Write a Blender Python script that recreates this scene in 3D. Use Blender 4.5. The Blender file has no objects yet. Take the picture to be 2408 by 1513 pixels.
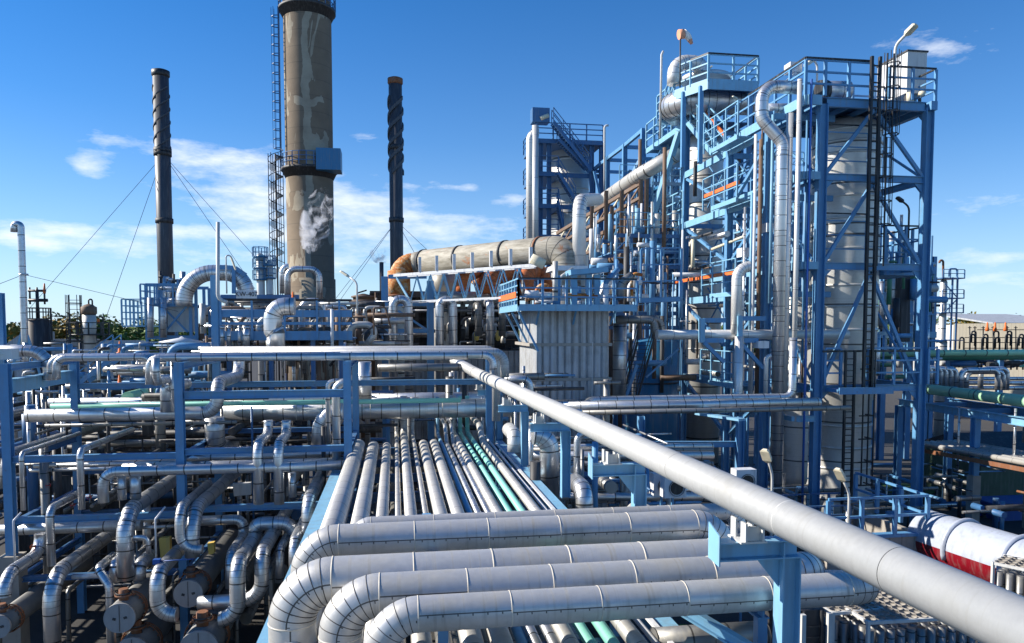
import bpy, math, random
from mathutils import Vector as V, Matrix
random.seed(7)
SC = bpy.context.scene
COL = SC.collection
# ---------------------------------------------------------------- camera
F, CX, CY, VPX, HOR = 1750.0, 1204.0, 756.5, 929.0, 770.0
PITCH = math.radians(3.2)
YAW = math.atan((CX - VPX) / F)
PY = HOR + F * math.tan(PITCH)
CAM = V((0, 0, 13.0))
FW = V((math.sin(YAW) * math.cos(PITCH), math.cos(YAW) * math.cos(PITCH), -math.sin(PITCH)))
RT = V((math.cos(YAW), -math.sin(YAW), 0))
UP = RT.cross(FW)
cam = bpy.data.objects.new('camera', bpy.data.cameras.new('camera'))
COL.objects.link(cam)
cam.data.sensor_width = 36
cam.data.lens = 36 * F / 2408
cam.data.shift_y = (PY - CY) / 2408
cam.data.clip_start = 0.1
cam.data.clip_end = 6000
cam.matrix_world = Matrix(((RT.x, UP.x, -FW.x, CAM.x), (RT.y, UP.y, -FW.y, CAM.y), (RT.z, UP.z, -FW.z, CAM.z), (0, 0, 0, 1)))
SC.camera = cam
SC.view_settings.view_transform = 'Standard'
SC.view_settings.look = 'None'
SC.view_settings.exposure = 0.74
SC.view_settings.gamma = 1
SC.render.film_transparent = False
SC.cycles.max_bounces = 6
SC.cycles.glossy_bounces = 3
SC.cycles.volume_bounces = 1
# ---------------------------------------------------------------- sun and sky
SUN_EL = math.radians(31)
SDH = V((-0.972, 0.235, 0)).normalized()
SD = V((SDH.x * math.cos(SUN_EL), SDH.y * math.cos(SUN_EL), math.sin(SUN_EL)))
sl = bpy.data.lights.new('sun', 'SUN')
sl.energy = 5.0
sl.angle = math.radians(0.5)
sl.color = (1.0, 0.93, 0.82)
so = bpy.data.objects.new('sun', sl)
COL.objects.link(so)
so.location = (-60, 20, 80)
so.rotation_euler = (-SD).to_track_quat('-Z', 'Y').to_euler()
world = bpy.data.worlds.new('World')
SC.world = world
world.use_nodes = True


class NT:
    def __init__(s, tree):
        s.t = tree
        tree.nodes.clear()

    def n(s, typ, ins=None, **props):
        nd = s.t.nodes.new(typ)
        for k, v in props.items():
            setattr(nd, k, v)
        for k, v in (ins or {}).items():
            sock = nd.inputs[k]
            if isinstance(v, bpy.types.NodeSocket):
                s.t.links.new(v, sock)
            else:
                sock.default_value = v
        return nd

    def m(s, op, *a, clamp=False):
        nd = s.t.nodes.new('ShaderNodeMath')
        nd.operation = op
        nd.use_clamp = clamp
        for i, v in enumerate(a):
            if isinstance(v, bpy.types.NodeSocket):
                s.t.links.new(v, nd.inputs[i])
            else:
                nd.inputs[i].default_value = v
        return nd.outputs[0]

    def mix(s, fac, c1, c2, blend='MIX'):
        nd = s.t.nodes.new('ShaderNodeMix')
        nd.data_type = 'RGBA'
        nd.blend_type = blend
        for i, v in ((0, fac), (6, c1), (7, c2)):
            if isinstance(v, bpy.types.NodeSocket):
                s.t.links.new(v, nd.inputs[i])
            else:
                nd.inputs[i].default_value = v if i == 0 else (tuple(v) + (1,))[:4]
        return nd.outputs[2]

    def ramp(s, fac, pts):
        nd = s.t.nodes.new('ShaderNodeValToRGB')
        s.t.links.new(fac, nd.inputs[0])
        el = nd.color_ramp.elements
        while len(el) < len(pts):
            el.new(0.5)
        for e, (p, c) in zip(el, pts):
            e.position = p
            e.color = (c, c, c, 1) if isinstance(c, (int, float)) else tuple(c) + (1,)
        return nd.outputs[0]


w = NT(world.node_tree)
sky = w.n('ShaderNodeTexSky', sky_type='NISHITA', sun_disc=False, sun_elevation=SUN_EL,
          sun_rotation=math.atan2(SDH.x, SDH.y), air_density=0.9, dust_density=0.25, ozone_density=2.2)
hs = w.n('ShaderNodeHueSaturation', {'Hue': 0.5, 'Saturation': 1.34, 'Value': 0.90, 'Color': w.mix(1.0, sky.outputs[0], (0.78, 0.93, 1.18), 'MULTIPLY')})
tc = w.n('ShaderNodeTexCoord')
sep = w.n('ShaderNodeSeparateXYZ', {0: tc.outputs['Generated']})
dx, dy, dz = sep.outputs
zc = w.m('MAXIMUM', dz, 0.02)
# clouds lie in a layer: direction divided by its height above the horizon, softened near it
px_ = w.m('DIVIDE', dx, w.m('ADD', zc, 0.10))
py_ = w.m('DIVIDE', dy, w.m('ADD', zc, 0.10))
cv = w.n('ShaderNodeCombineXYZ', {0: px_, 1: py_, 2: 0.0})
az = w.m('ARCTAN2', dx, dy)
n1 = w.n('ShaderNodeTexNoise', {'Vector': cv.outputs[0], 'Scale': 1.15, 'Detail': 9.0, 'Roughness': 0.6, 'Distortion': 0.35})
cv2 = w.n('ShaderNodeCombineXYZ', {0: w.m('MULTIPLY', az, 5.0), 1: w.m('MULTIPLY', dz, 16.0), 2: 3.3})
n2 = w.n('ShaderNodeTexNoise', {'Vector': cv2.outputs[0], 'Scale': 1.0, 'Detail': 8.0, 'Roughness': 0.58, 'Distortion': 0.2})


def bump(azc, elc, wa, we):
    a = w.m('DIVIDE', w.m('SUBTRACT', az, azc), wa)
    b = w.m('DIVIDE', w.m('SUBTRACT', dz, elc), we)
    return w.m('EXPONENT', w.m('MULTIPLY', w.m('ADD', w.m('MULTIPLY', a, a), w.m('MULTIPLY', b, b)), -1.0))


def pxaz(px, py):
    d = FW * F + RT * (px - CX) + UP * (PY - py)
    d.normalize()
    return math.atan2(d.x, d.y), d.z


def cl(px, py, wpx, hpx, k):
    a, e = pxaz(px, py)
    return w.m('MULTIPLY', bump(a, e, wpx / F, hpx / F), k)


acc = None
for c in ((520, 365, 230, 36, 0.33), (570, 470, 230, 60, 0.36), (420, 545, 360, 22, 0.27), (700, 610, 500, 26, 0.20), (1150, 600, 200, 14, 0.2), (250, 300, 60, 40, 0.10), (1000, 540, 300, 50, 0.30), (880, 470, 120, 40, 0.25), (1200, 470, 60, 16, 0.24),
          (860, 330, 90, 22, 0.2), (1080, 440, 110, 14, 0.2), (210, 390, 40, 26, 0.2), (2090, 110, 150, 36, 0.15), (2260, 130, 120, 32, 0.13),
          (2330, 480, 150, 26, 0.16), (2350, 600, 200, 20, 0.2), (60, 560, 200, 30, 0.22), (2300, 650, 200, 30, 0.15)):
    v_ = cl(*c)
    acc = v_ if acc is None else w.m('ADD', acc, v_)
n3 = w.n('ShaderNodeTexNoise', {'Vector': cv2.outputs[0], 'Scale': 4.2, 'Detail': 7.0, 'Roughness': 0.62})
dens = w.m('ADD', w.m('MULTIPLY', n2.outputs[0], 0.46), w.m('ADD', w.m('MULTIPLY', n1.outputs[0], 0.14), w.m('MULTIPLY', n3.outputs[0], 0.48)))
cov = w.m('ADD', dens, w.m('MINIMUM', acc, 0.45))
mask = w.m('MULTIPLY', w.m('SUBTRACT', cov, 0.712), 3.8, clamp=True)
mask = w.m('MULTIPLY', mask, 0.86)
hz = w.m('EXPONENT', w.m('MULTIPLY', w.m('MAXIMUM', dz, 0.0), -6.5))
skyc = w.mix(w.m('MULTIPLY', hz, 0.80), hs.outputs[0], (4.9, 6.5, 8.0))
shade = w.n('ShaderNodeTexNoise', {'Vector': cv2.outputs[0], 'Scale': 2.2, 'Detail': 5.0})
cc = w.mix(shade.outputs[0], (5.6, 6.4, 7.6), (9.4, 9.4, 9.2))
fin = w.mix(mask, skyc, cc)
bg = w.n('ShaderNodeBackground', {'Color': fin, 'Strength': 0.088})
w.n('ShaderNodeOutputWorld', {'Surface': bg.outputs[0]})

# ---------------------------------------------------------------- materials
MATS = {}


def newmat(name):
    m = bpy.data.materials.new(name)
    m.use_nodes = True
    MATS[name] = m
    return m, NT(m.node_tree)


def fin_mat(t, col, rough=0.5, metal=0.0, bumpv=None, bs=0.3, bd=0.02, **kw):
    ins = {'Base Color': col if isinstance(col, bpy.types.NodeSocket) else (tuple(col) + (1,))[:4], 'Roughness': rough, 'Metallic': metal}
    ins.update(kw)
    b = t.n('ShaderNodeBsdfPrincipled', ins)
    if bumpv is not None:
        bn = t.n('ShaderNodeBump', {'Height': bumpv, 'Strength': bs, 'Distance': bd})
        t.t.links.new(bn.outputs[0], b.inputs['Normal'])
    t.n('ShaderNodeOutputMaterial', {'Surface': b.outputs[0]})


def paint(name, c, rough=0.5, var=0.25, scale=1.5, rust=0.0, metal=0.0):
    m, t = newmat(name)
    tc = t.n('ShaderNodeTexCoord')
    n = t.n('ShaderNodeTexNoise', {'Vector': tc.outputs['Object'], 'Scale': scale, 'Detail': 6.0, 'Roughness': 0.65})
    dk = tuple(x * (1 - var) for x in c)
    lt = tuple(min(1, x * (1 + var)) for x in c)
    col = t.mix(n.outputs[0], dk, lt)
    if rust:
        n3 = t.n('ShaderNodeTexNoise', {'Vector': tc.outputs['Object'], 'Scale': scale * 2.3, 'Detail': 8.0, 'Roughness': 0.7})
        k = t.m('MULTIPLY', t.m('SUBTRACT', n3.outputs[0], 0.66 - rust * 0.3), 7.0, clamp=True)
        col = t.mix(k, col, (0.16, 0.065, 0.03))
    st = t.n('ShaderNodeTexNoise', {'Vector': t.n('ShaderNodeMapping', {'Vector': tc.outputs['Object'], 'Scale': (3.0, 3.0, 0.35)}).outputs[0], 'Scale': 1.6, 'Detail': 4.0})
    col = t.mix(t.m('MULTIPLY', t.m('SUBTRACT', st.outputs[0], 0.5), 1.6, clamp=True), col, (0.20, 0.20, 0.19))
    fin_mat(t, col, rough, metal)
    return m


def clad(name, c=(0.62, 0.63, 0.64), seam=1.3, rough=0.36, metal=0.85, dirt=0.35, line=0.022, lap=True, panelvar=0.16, tint=(0.30, 0.27, 0.20), sync=False):
    """sheet metal cladding round a pipe: joints across it, a lap joint along it, dirt"""
    m, t = newmat(name)
    uv = t.n('ShaderNodeUVMap')
    sp = t.n('ShaderNodeSeparateXYZ', {0: uv.outputs[0]})
    u, v = sp.outputs[0], sp.outputs[1]
    oi = t.n('ShaderNodeObjectInfo')
    vs = t.m('ADD', t.m('DIVIDE', v, seam), 0.0 if sync else oi.outputs['Random'])
    fr = t.m('FRACT', vs)
    pid = t.m('FLOOR', vs)
    wn = t.n('ShaderNodeTexWhiteNoise', {'W': t.m('ADD', pid, t.m('MULTIPLY', oi.outputs['Random'], 91.0))}, noise_dimensions='1D')
    tc = t.n('ShaderNodeTexCoord')
    n = t.n('ShaderNodeTexNoise', {'Vector': tc.outputs['Object'], 'Scale': 1.1, 'Detail': 7.0, 'Roughness': 0.62})
    nf = t.n('ShaderNodeTexNoise', {'Vector': tc.outputs['Object'], 'Scale': 9.0, 'Detail': 6.0, 'Roughness': 0.7})
    sv = t.n('ShaderNodeCombineXYZ', {0: t.m('MULTIPLY', u, 1.4), 1: t.m('MULTIPLY', v, 14.0), 2: 0.0})
    ns = t.n('ShaderNodeTexNoise', {'Vector': sv.outputs[0], 'Scale': 1.0, 'Detail': 3.0})
    br = t.m('ADD', t.m('MULTIPLY', wn.outputs[0], panelvar), 1 - panelvar / 2)
    br = t.m('MULTIPLY', br, t.m('ADD', t.m('MULTIPLY', nf.outputs[0], 0.24), 0.88))
    col = t.n('ShaderNodeVectorMath', {0: tuple(c)}, operation='SCALE')
    t.t.links.new(br, col.inputs['Scale'])
    d1 = t.m('MULTIPLY', t.m('SUBTRACT', n.outputs[0], 0.5), 3.2, clamp=True)
    d2 = t.m('MULTIPLY', t.m('SUBTRACT', ns.outputs[0], 0.55), 3.0, clamp=True)
    dd = t.m('MULTIPLY', t.m('ADD', d1, d2, clamp=True), dirt)
    cc_ = t.mix(dd, col.outputs[0], tint)
    ln = t.m('LESS_THAN', fr, line / seam)
    if lap:
        # the lap joint sits on the camera-facing lower half; its height changes from sheet to sheet
        uu = t.m('SUBTRACT', t.m('FRACT', u), t.m('ADD', t.m('MULTIPLY', wn.outputs[0], 0.07), 0.455))
        l2 = t.m('LESS_THAN', t.m('ABSOLUTE', uu), 0.0055)
        l2 = t.m('MULTIPLY', l2, t.m('GREATER_THAN', t.m('FRACT', t.m('MULTIPLY', wn.outputs[0], 7.3)), 0.3))
        rv = t.m('MULTIPLY', t.m('LESS_THAN', t.m('ABSOLUTE', t.m('SUBTRACT', uu, 0.012)), 0.012), t.m('LESS_THAN', t.m('FRACT', t.m('DIVIDE', v, 0.21)), 0.09))
        ln = t.m('MAXIMUM', ln, t.m('MAXIMUM', l2, rv))
    cc_ = t.mix(t.m('MULTIPLY', ln, 0.85), cc_, (0.03, 0.028, 0.025))
    rg = t.m('ADD', t.m('MULTIPLY', nf.outputs[0], 0.22), t.m('ADD', t.m('MULTIPLY', dd, 0.35), rough - 0.1))
    h = t.m('SUBTRACT', t.m('MULTIPLY', n.outputs[0], 0.8), t.m('MULTIPLY', ln, 0.5))
    fin_mat(t, cc_, rg, t.m('MULTIPLY', t.m('SUBTRACT', 1.0, t.m('MULTIPLY', dd, 0.8)), metal), h, 0.25, 0.03)
    return m


clad('clad_near', c=(0.55, 0.545, 0.53), line=0.0, sync=True, seam=1.32, rough=0.42, metal=0.5, dirt=0.62, tint=(0.24, 0.215, 0.165))
clad('clad_white', c=(0.70, 0.69, 0.66), seam=2.4, rough=0.42, metal=0.45, dirt=0.16, lap=False)
clad('clad_rack', c=(0.54, 0.525, 0.49), seam=0.95, rough=0.46, metal=0.45, dirt=0.42, lap=False, line=0.02)
clad('clad_mid', c=(0.60, 0.61, 0.62), seam=0.95, rough=0.34, metal=0.85, dirt=0.34, lap=False, line=0.045)
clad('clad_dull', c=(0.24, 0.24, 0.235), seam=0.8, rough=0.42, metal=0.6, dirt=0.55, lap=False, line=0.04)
clad('clad_vessel', c=(0.60, 0.595, 0.565), seam=2.6, rough=0.42, metal=0.45, dirt=0.5, lap=False, line=0.10, panelvar=0.2)
clad('clad_far', c=(0.54, 0.53, 0.50), seam=2.2, rough=0.42, metal=0.4, dirt=0.45, lap=False, line=0.12)
clad('clad_duct', c=(0.34, 0.325, 0.29), seam=4.6, rough=0.55, metal=0.2, dirt=0.75, lap=False, line=0.1, tint=(0.16, 0.13, 0.09))
clad('green_teal', c=(0.26, 0.64, 0.52), seam=6, rough=0.45, metal=0.0, dirt=0.15, lap=False, line=0.0)
clad('green_pale', c=(0.42, 0.74, 0.44), seam=2.2, rough=0.5, metal=0.0, dirt=0.2, lap=False, line=0.12)
paint('green_dark', (0.06, 0.22, 0.13), 0.5)
paint('seam_dark', (0.05, 0.045, 0.04), 0.6)
paint('seam_light', (0.62, 0.56, 0.46), 0.5)
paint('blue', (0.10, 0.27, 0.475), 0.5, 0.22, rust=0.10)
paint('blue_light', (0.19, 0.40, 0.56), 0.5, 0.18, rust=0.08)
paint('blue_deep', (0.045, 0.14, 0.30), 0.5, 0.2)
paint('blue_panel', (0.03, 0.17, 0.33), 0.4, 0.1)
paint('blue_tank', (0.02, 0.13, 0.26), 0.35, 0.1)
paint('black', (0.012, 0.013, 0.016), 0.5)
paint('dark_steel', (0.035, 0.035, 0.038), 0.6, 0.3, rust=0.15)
paint('stack', (0.055, 0.058, 0.068), 0.5, 0.25, scale=0.5)
paint('brown_steel', (0.16, 0.10, 0.065), 0.7, 0.45, rust=0.3)
paint('orange', (0.75, 0.15, 0.02), 0.55, 0.25)
paint('orange_old', (0.62, 0.16, 0.04), 0.7, 0.5, scale=2.0, rust=0.35)
paint('red', (0.45, 0.02, 0.02), 0.5)
paint('crimson', (0.20, 0.006, 0.014), 0.28, 0.1)
clad('big_pipe', c=(0.52, 0.515, 0.49), seam=5.6, rough=0.5, metal=0.15, dirt=0.5, lap=False, line=0.012, panelvar=0.06, tint=(0.33, 0.31, 0.26))
paint('white_paint', (0.66, 0.67, 0.68), 0.4, 0.1)
paint('tank_white_shaded', (0.40, 0.44, 0.52), 0.4, 0.25)  # the tanker's white with shade put into it: base darkened and blued
paint('grey_box', (0.56, 0.56, 0.54), 0.5, 0.15)
paint('cream', (0.66, 0.60, 0.44), 0.5, 0.15)
paint('yellow', (0.72, 0.50, 0.12), 0.6, 0.15)
paint('wall_beige', (0.27, 0.245, 0.19), 0.8, 0.15)
paint('concrete', (0.34, 0.31, 0.27), 0.85, 0.3, scale=2)
paint('skid_green', (0.06, 0.10, 0.06), 0.6, 0.3)
paint('hydrant_green', (0.02, 0.20, 0.10), 0.5, 0.3)
paint('rust', (0.22, 0.085, 0.035), 0.8, 0.5, rust=0.2)
paint('bin_blue', (0.02, 0.09, 0.33), 0.45, 0.1)
paint('rotor', (0.02, 0.02, 0.02), 0.5)
paint('windsock_orange', (0.75, 0.34, 0.2), 0.8, 0.2)
paint('windsock_white', (0.85, 0.80, 0.74), 0.8, 0.1)
paint('end_plate', (0.33, 0.33, 0.33), 0.55, 0.2, scale=3, metal=0.2)
paint('exchanger', (0.15, 0.15, 0.145), 0.6, 0.25, scale=2.5, metal=0.25, rust=0.0)
paint('bark', (0.07, 0.05, 0.035), 0.9)


def leafmat(name, c1, c2):
    m, t = newmat(name)
    tc = t.n('ShaderNodeTexCoord')
    n = t.n('ShaderNodeTexNoise', {'Vector': tc.outputs['Object'], 'Scale': 0.25, 'Detail': 3.0})
    oi = t.n('ShaderNodeObjectInfo')
    k = t.m('MULTIPLY', t.m('SUBTRACT', n.outputs[0], 0.4), 4.0, clamp=True)
    fin_mat(t, t.mix(k, c1, c2), 0.7)


leafmat('leaf_green', (0.06, 0.13, 0.015), (0.17, 0.24, 0.03))
leafmat('leaf_dark', (0.03, 0.07, 0.015), (0.09, 0.13, 0.03))
leafmat('leaf_autumn', (0.10, 0.11, 0.02), (0.34, 0.20, 0.03))

# exchanger end plates, corrugated walls, chimney concrete, rusty duct
m, t = newmat('corrugated')
tc = t.n('ShaderNodeTexCoord')
sp = t.n('ShaderNodeSeparateXYZ', {0: tc.outputs['Object']})
n = t.n('ShaderNodeTexNoise', {'Vector': tc.outputs['Object'], 'Scale': 0.9, 'Detail': 8.0, 'Roughness': 0.7})
mp = t.n('ShaderNodeMapping', {'Vector': tc.outputs['Object'], 'Scale': (5.0, 5.0, 0.25)})
n2_ = t.n('ShaderNodeTexNoise', {'Vector': mp.outputs[0], 'Scale': 1.0, 'Detail': 4.0})
k = t.m('MULTIPLY', t.m('SUBTRACT', t.m('MULTIPLY', t.m('ADD', n.outputs[0], n2_.outputs[0]), 0.5), 0.46), 5.0, clamp=True)
fin_mat(t, t.mix(k, (0.43, 0.445, 0.46), (0.24, 0.23, 0.21)), 0.5, 0.15)

m, t = newmat('chimney_concrete')
tc = t.n('ShaderNodeTexCoord')
sp = t.n('ShaderNodeSeparateXYZ', {0: tc.outputs['Object']})
n = t.n('ShaderNodeTexNoise', {'Vector': tc.outputs['Object'], 'Scale': 0.35, 'Detail': 8.0, 'Roughness': 0.65})
mp = t.n('ShaderNodeMapping', {'Vector': tc.outputs['Object'], 'Scale': (0.30, 0.30, 0.085)})
n2_ = t.n('ShaderNodeTexNoise', {'Vector': mp.outputs[0], 'Scale': 1.0, 'Detail': 4.0, 'Roughness': 0.55, 'Distortion': 0.5})
wob = t.n('ShaderNodeTexNoise', {'Vector': tc.outputs['Object'], 'Scale': 0.22, 'Detail': 4.0})
# repair patches: a wandering vertical strip on the south face, side arms and free patches
sx = t.m('ABSOLUTE', t.m('SUBTRACT', t.m('ADD', sp.outputs[0], t.m('MULTIPLY', t.m('SUBTRACT', wob.outputs[0], 0.5), 2.6)), 0.1))
strip = t.m('MULTIPLY', t.m('LESS_THAN', sx, 0.55), t.m('LESS_THAN', sp.outputs[1], 0.0))
arm = t.m('MULTIPLY', t.m('LESS_THAN', t.m('ABSOLUTE', t.m('SUBTRACT', t.m('FRACT', t.m('ADD', t.m('MULTIPLY', sp.outputs[2], 0.07), t.m('MULTIPLY', wob.outputs[0], 0.5))), 0.5)), 0.045),
          t.m('LESS_THAN', sx, 2.1))
arm = t.m('MULTIPLY', arm, t.m('LESS_THAN', sp.outputs[1], 0.0))
free = t.m('GREATER_THAN', n2_.outputs[0], 0.585)
pt = t.m('MAXIMUM', t.m('MAXIMUM', strip, arm), free)
band = t.m('LESS_THAN', t.m('FRACT', t.m('MULTIPLY', sp.outputs[2], 0.42)), 0.05)
base = t.mix(n.outputs[0], (0.115, 0.088, 0.062), (0.27, 0.205, 0.14))
base = t.mix(t.m('MULTIPLY', band, 0.35), base, (0.07, 0.06, 0.05))
col = t.mix(t.m('MULTIPLY', pt, t.m('MULTIPLY', n.outputs[0], 0.95)), base, (0.46, 0.42, 0.32))
fin_mat(t, col, 0.9)

m, t = newmat('rust_duct')
tc = t.n('ShaderNodeTexCoord')
n = t.n('ShaderNodeTexNoise', {'Vector': tc.outputs['Object'], 'Scale': 1.6, 'Detail': 9.0, 'Roughness': 0.75, 'Distortion': 0.6})
col = t.ramp(n.outputs[0], [(0.30, (0.10, 0.04, 0.02)), (0.44, (0.42, 0.11, 0.02)), (0.52, (0.62, 0.27, 0.06)), (0.60, (0.50, 0.44, 0.34)), (0.75, (0.6, 0.56, 0.47))])
fin_mat(t, col, 0.75)

m, t = newmat('duct_skin')
tc = t.n('ShaderNodeTexCoord')
n = t.n('ShaderNodeTexNoise', {'Vector': tc.outputs['Object'], 'Scale': 0.9, 'Detail': 10.0, 'Roughness': 0.72, 'Distortion': 0.5})
mp = t.n('ShaderNodeMapping', {'Vector': tc.outputs['Object'], 'Scale': (0.5, 0.5, 3.2)})
n2_ = t.n('ShaderNodeTexNoise', {'Vector': mp.outputs[0], 'Scale': 1.5, 'Detail': 6.0, 'Roughness': 0.7})
c0 = t.ramp(n2_.outputs[0], [(0.3, (0.13, 0.115, 0.085)), (0.5, (0.27, 0.25, 0.205)), (0.7, (0.38, 0.36, 0.31))])
rk = t.m('MULTIPLY', t.m('SUBTRACT', n.outputs[0], 0.60), 9.0, clamp=True)
fin_mat(t, t.mix(rk, c0, (0.36, 0.12, 0.03)), 0.7, 0.1)

m, t = newmat('ground')
tc = t.n('ShaderNodeTexCoord')
n = t.n('ShaderNodeTexNoise', {'Vector': tc.outputs['Object'], 'Scale': 0.12, 'Detail': 9.0, 'Roughness': 0.7})
n2_ = t.n('ShaderNodeTexNoise', {'Vector': tc.outputs['Object'], 'Scale': 3.0, 'Detail': 6.0, 'Roughness': 0.7})
c1 = t.mix(n2_.outputs[0], (0.026, 0.026, 0.028), (0.062, 0.058, 0.052))
col = t.mix(t.m('MULTIPLY', t.m('SUBTRACT', n.outputs[0], 0.55), 4.0, clamp=True), c1, (0.075, 0.066, 0.05))
fin_mat(t, col, 0.85, 0.0, n2_.outputs[0], 0.3, 0.05)
m, t = newmat('grass')
n2_ = t.n('ShaderNodeTexNoise', {'Scale': 2.0, 'Detail': 8.0, 'Roughness': 0.7})
fin_mat(t, t.mix(n2_.outputs[0], (0.03, 0.07, 0.01), (0.10, 0.15, 0.02)), 0.9)
m, t = newmat('steam')
tc = t.n('ShaderNodeTexCoord')
n = t.n('ShaderNodeTexNoise', {'Vector': tc.outputs['Object'], 'Scale': 0.42, 'Detail': 5.0, 'Roughness': 0.6, 'Distortion': 0.8})
d = t.m('MULTIPLY', t.m('SUBTRACT', n.outputs[0], 0.535), 7.0, clamp=True)
vol = t.n('ShaderNodeVolumePrincipled', {'Color': (0.95, 0.96, 1, 1), 'Density': t.m('MULTIPLY', d, 2.6), 'Anisotropy': 0.2})
t.n('ShaderNodeOutputMaterial', {'Volume': vol.outputs[0]})


# ---------------------------------------------------------------- pixel <-> world
class Tile:
    def __init__(s, ox, oy, k=3.0):
        s.o, s.k = (ox, oy), k

    def p(s, x, y):
        return (s.o[0] + x / s.k, s.o[1] + y / s.k)


O = Tile(0, 0, 1.0)
A, B, C, D = Tile(0, 504.3), Tile(0, 1008.7), Tile(802.7, 504.3), Tile(802.7, 1008.7)
E, G, H, K = Tile(1605.3, 504.3), Tile(1605.3, 1008.7), Tile(1605.3, 0), Tile(1119, 149.2)


def ray(px, py):
    return FW * F + RT * (px - CX) + UP * (PY - py)


def at(T, x, y, Y):
    r = ray(*T.p(x, y))
    return CAM + r * (Y / r.y)


def atz(T, x, y, z):
    r = ray(*T.p(x, y))
    return CAM + r * ((z - CAM.z) / r.z)


def atx(T, x, y, X):
    r = ray(*T.p(x, y))
    return CAM + r * (X / r.x)


def move(p, ax, T, val, row):
    """slide p along world axis ax until it shows at column (or row) val"""
    d = V((0, 0, 0))
    d[ax] = 1
    q = p - CAM
    if row:
        s, n = UP, (PY - (T.o[1] + val / T.k)) / F
    else:
        s, n = RT, ((T.o[0] + val / T.k) - CX) / F
    t_ = (n * q.dot(FW) - q.dot(s)) / (d.dot(s) - n * d.dot(FW))
    return p + d * t_


def seq(T, x, y, Y, *mv):
    """polyline along the plant axes: X / Z / Yx / Yy slide to a picture column or row, dx dy dz by metres"""
    p = at(T, x, y, Y)
    out = [p]
    for i in range(0, len(mv), 2):
        c, v = mv[i], mv[i + 1]
        if c == 'X':
            p = move(p, 0, T, v, False)
        elif c == 'Z':
            p = move(p, 2, T, v, True)
        elif c == 'Yx':
            p = move(p, 1, T, v, False)
        elif c == 'Yy':
            p = move(p, 1, T, v, True)
        elif c == 'P':
            p = at(T, v[0], v[1], v[2])
        else:
            p = p + V({'dx': (v, 0, 0), 'dy': (0, v, 0), 'dz': (0, 0, v)}[c])
        out.append(p)
    return out


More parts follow.
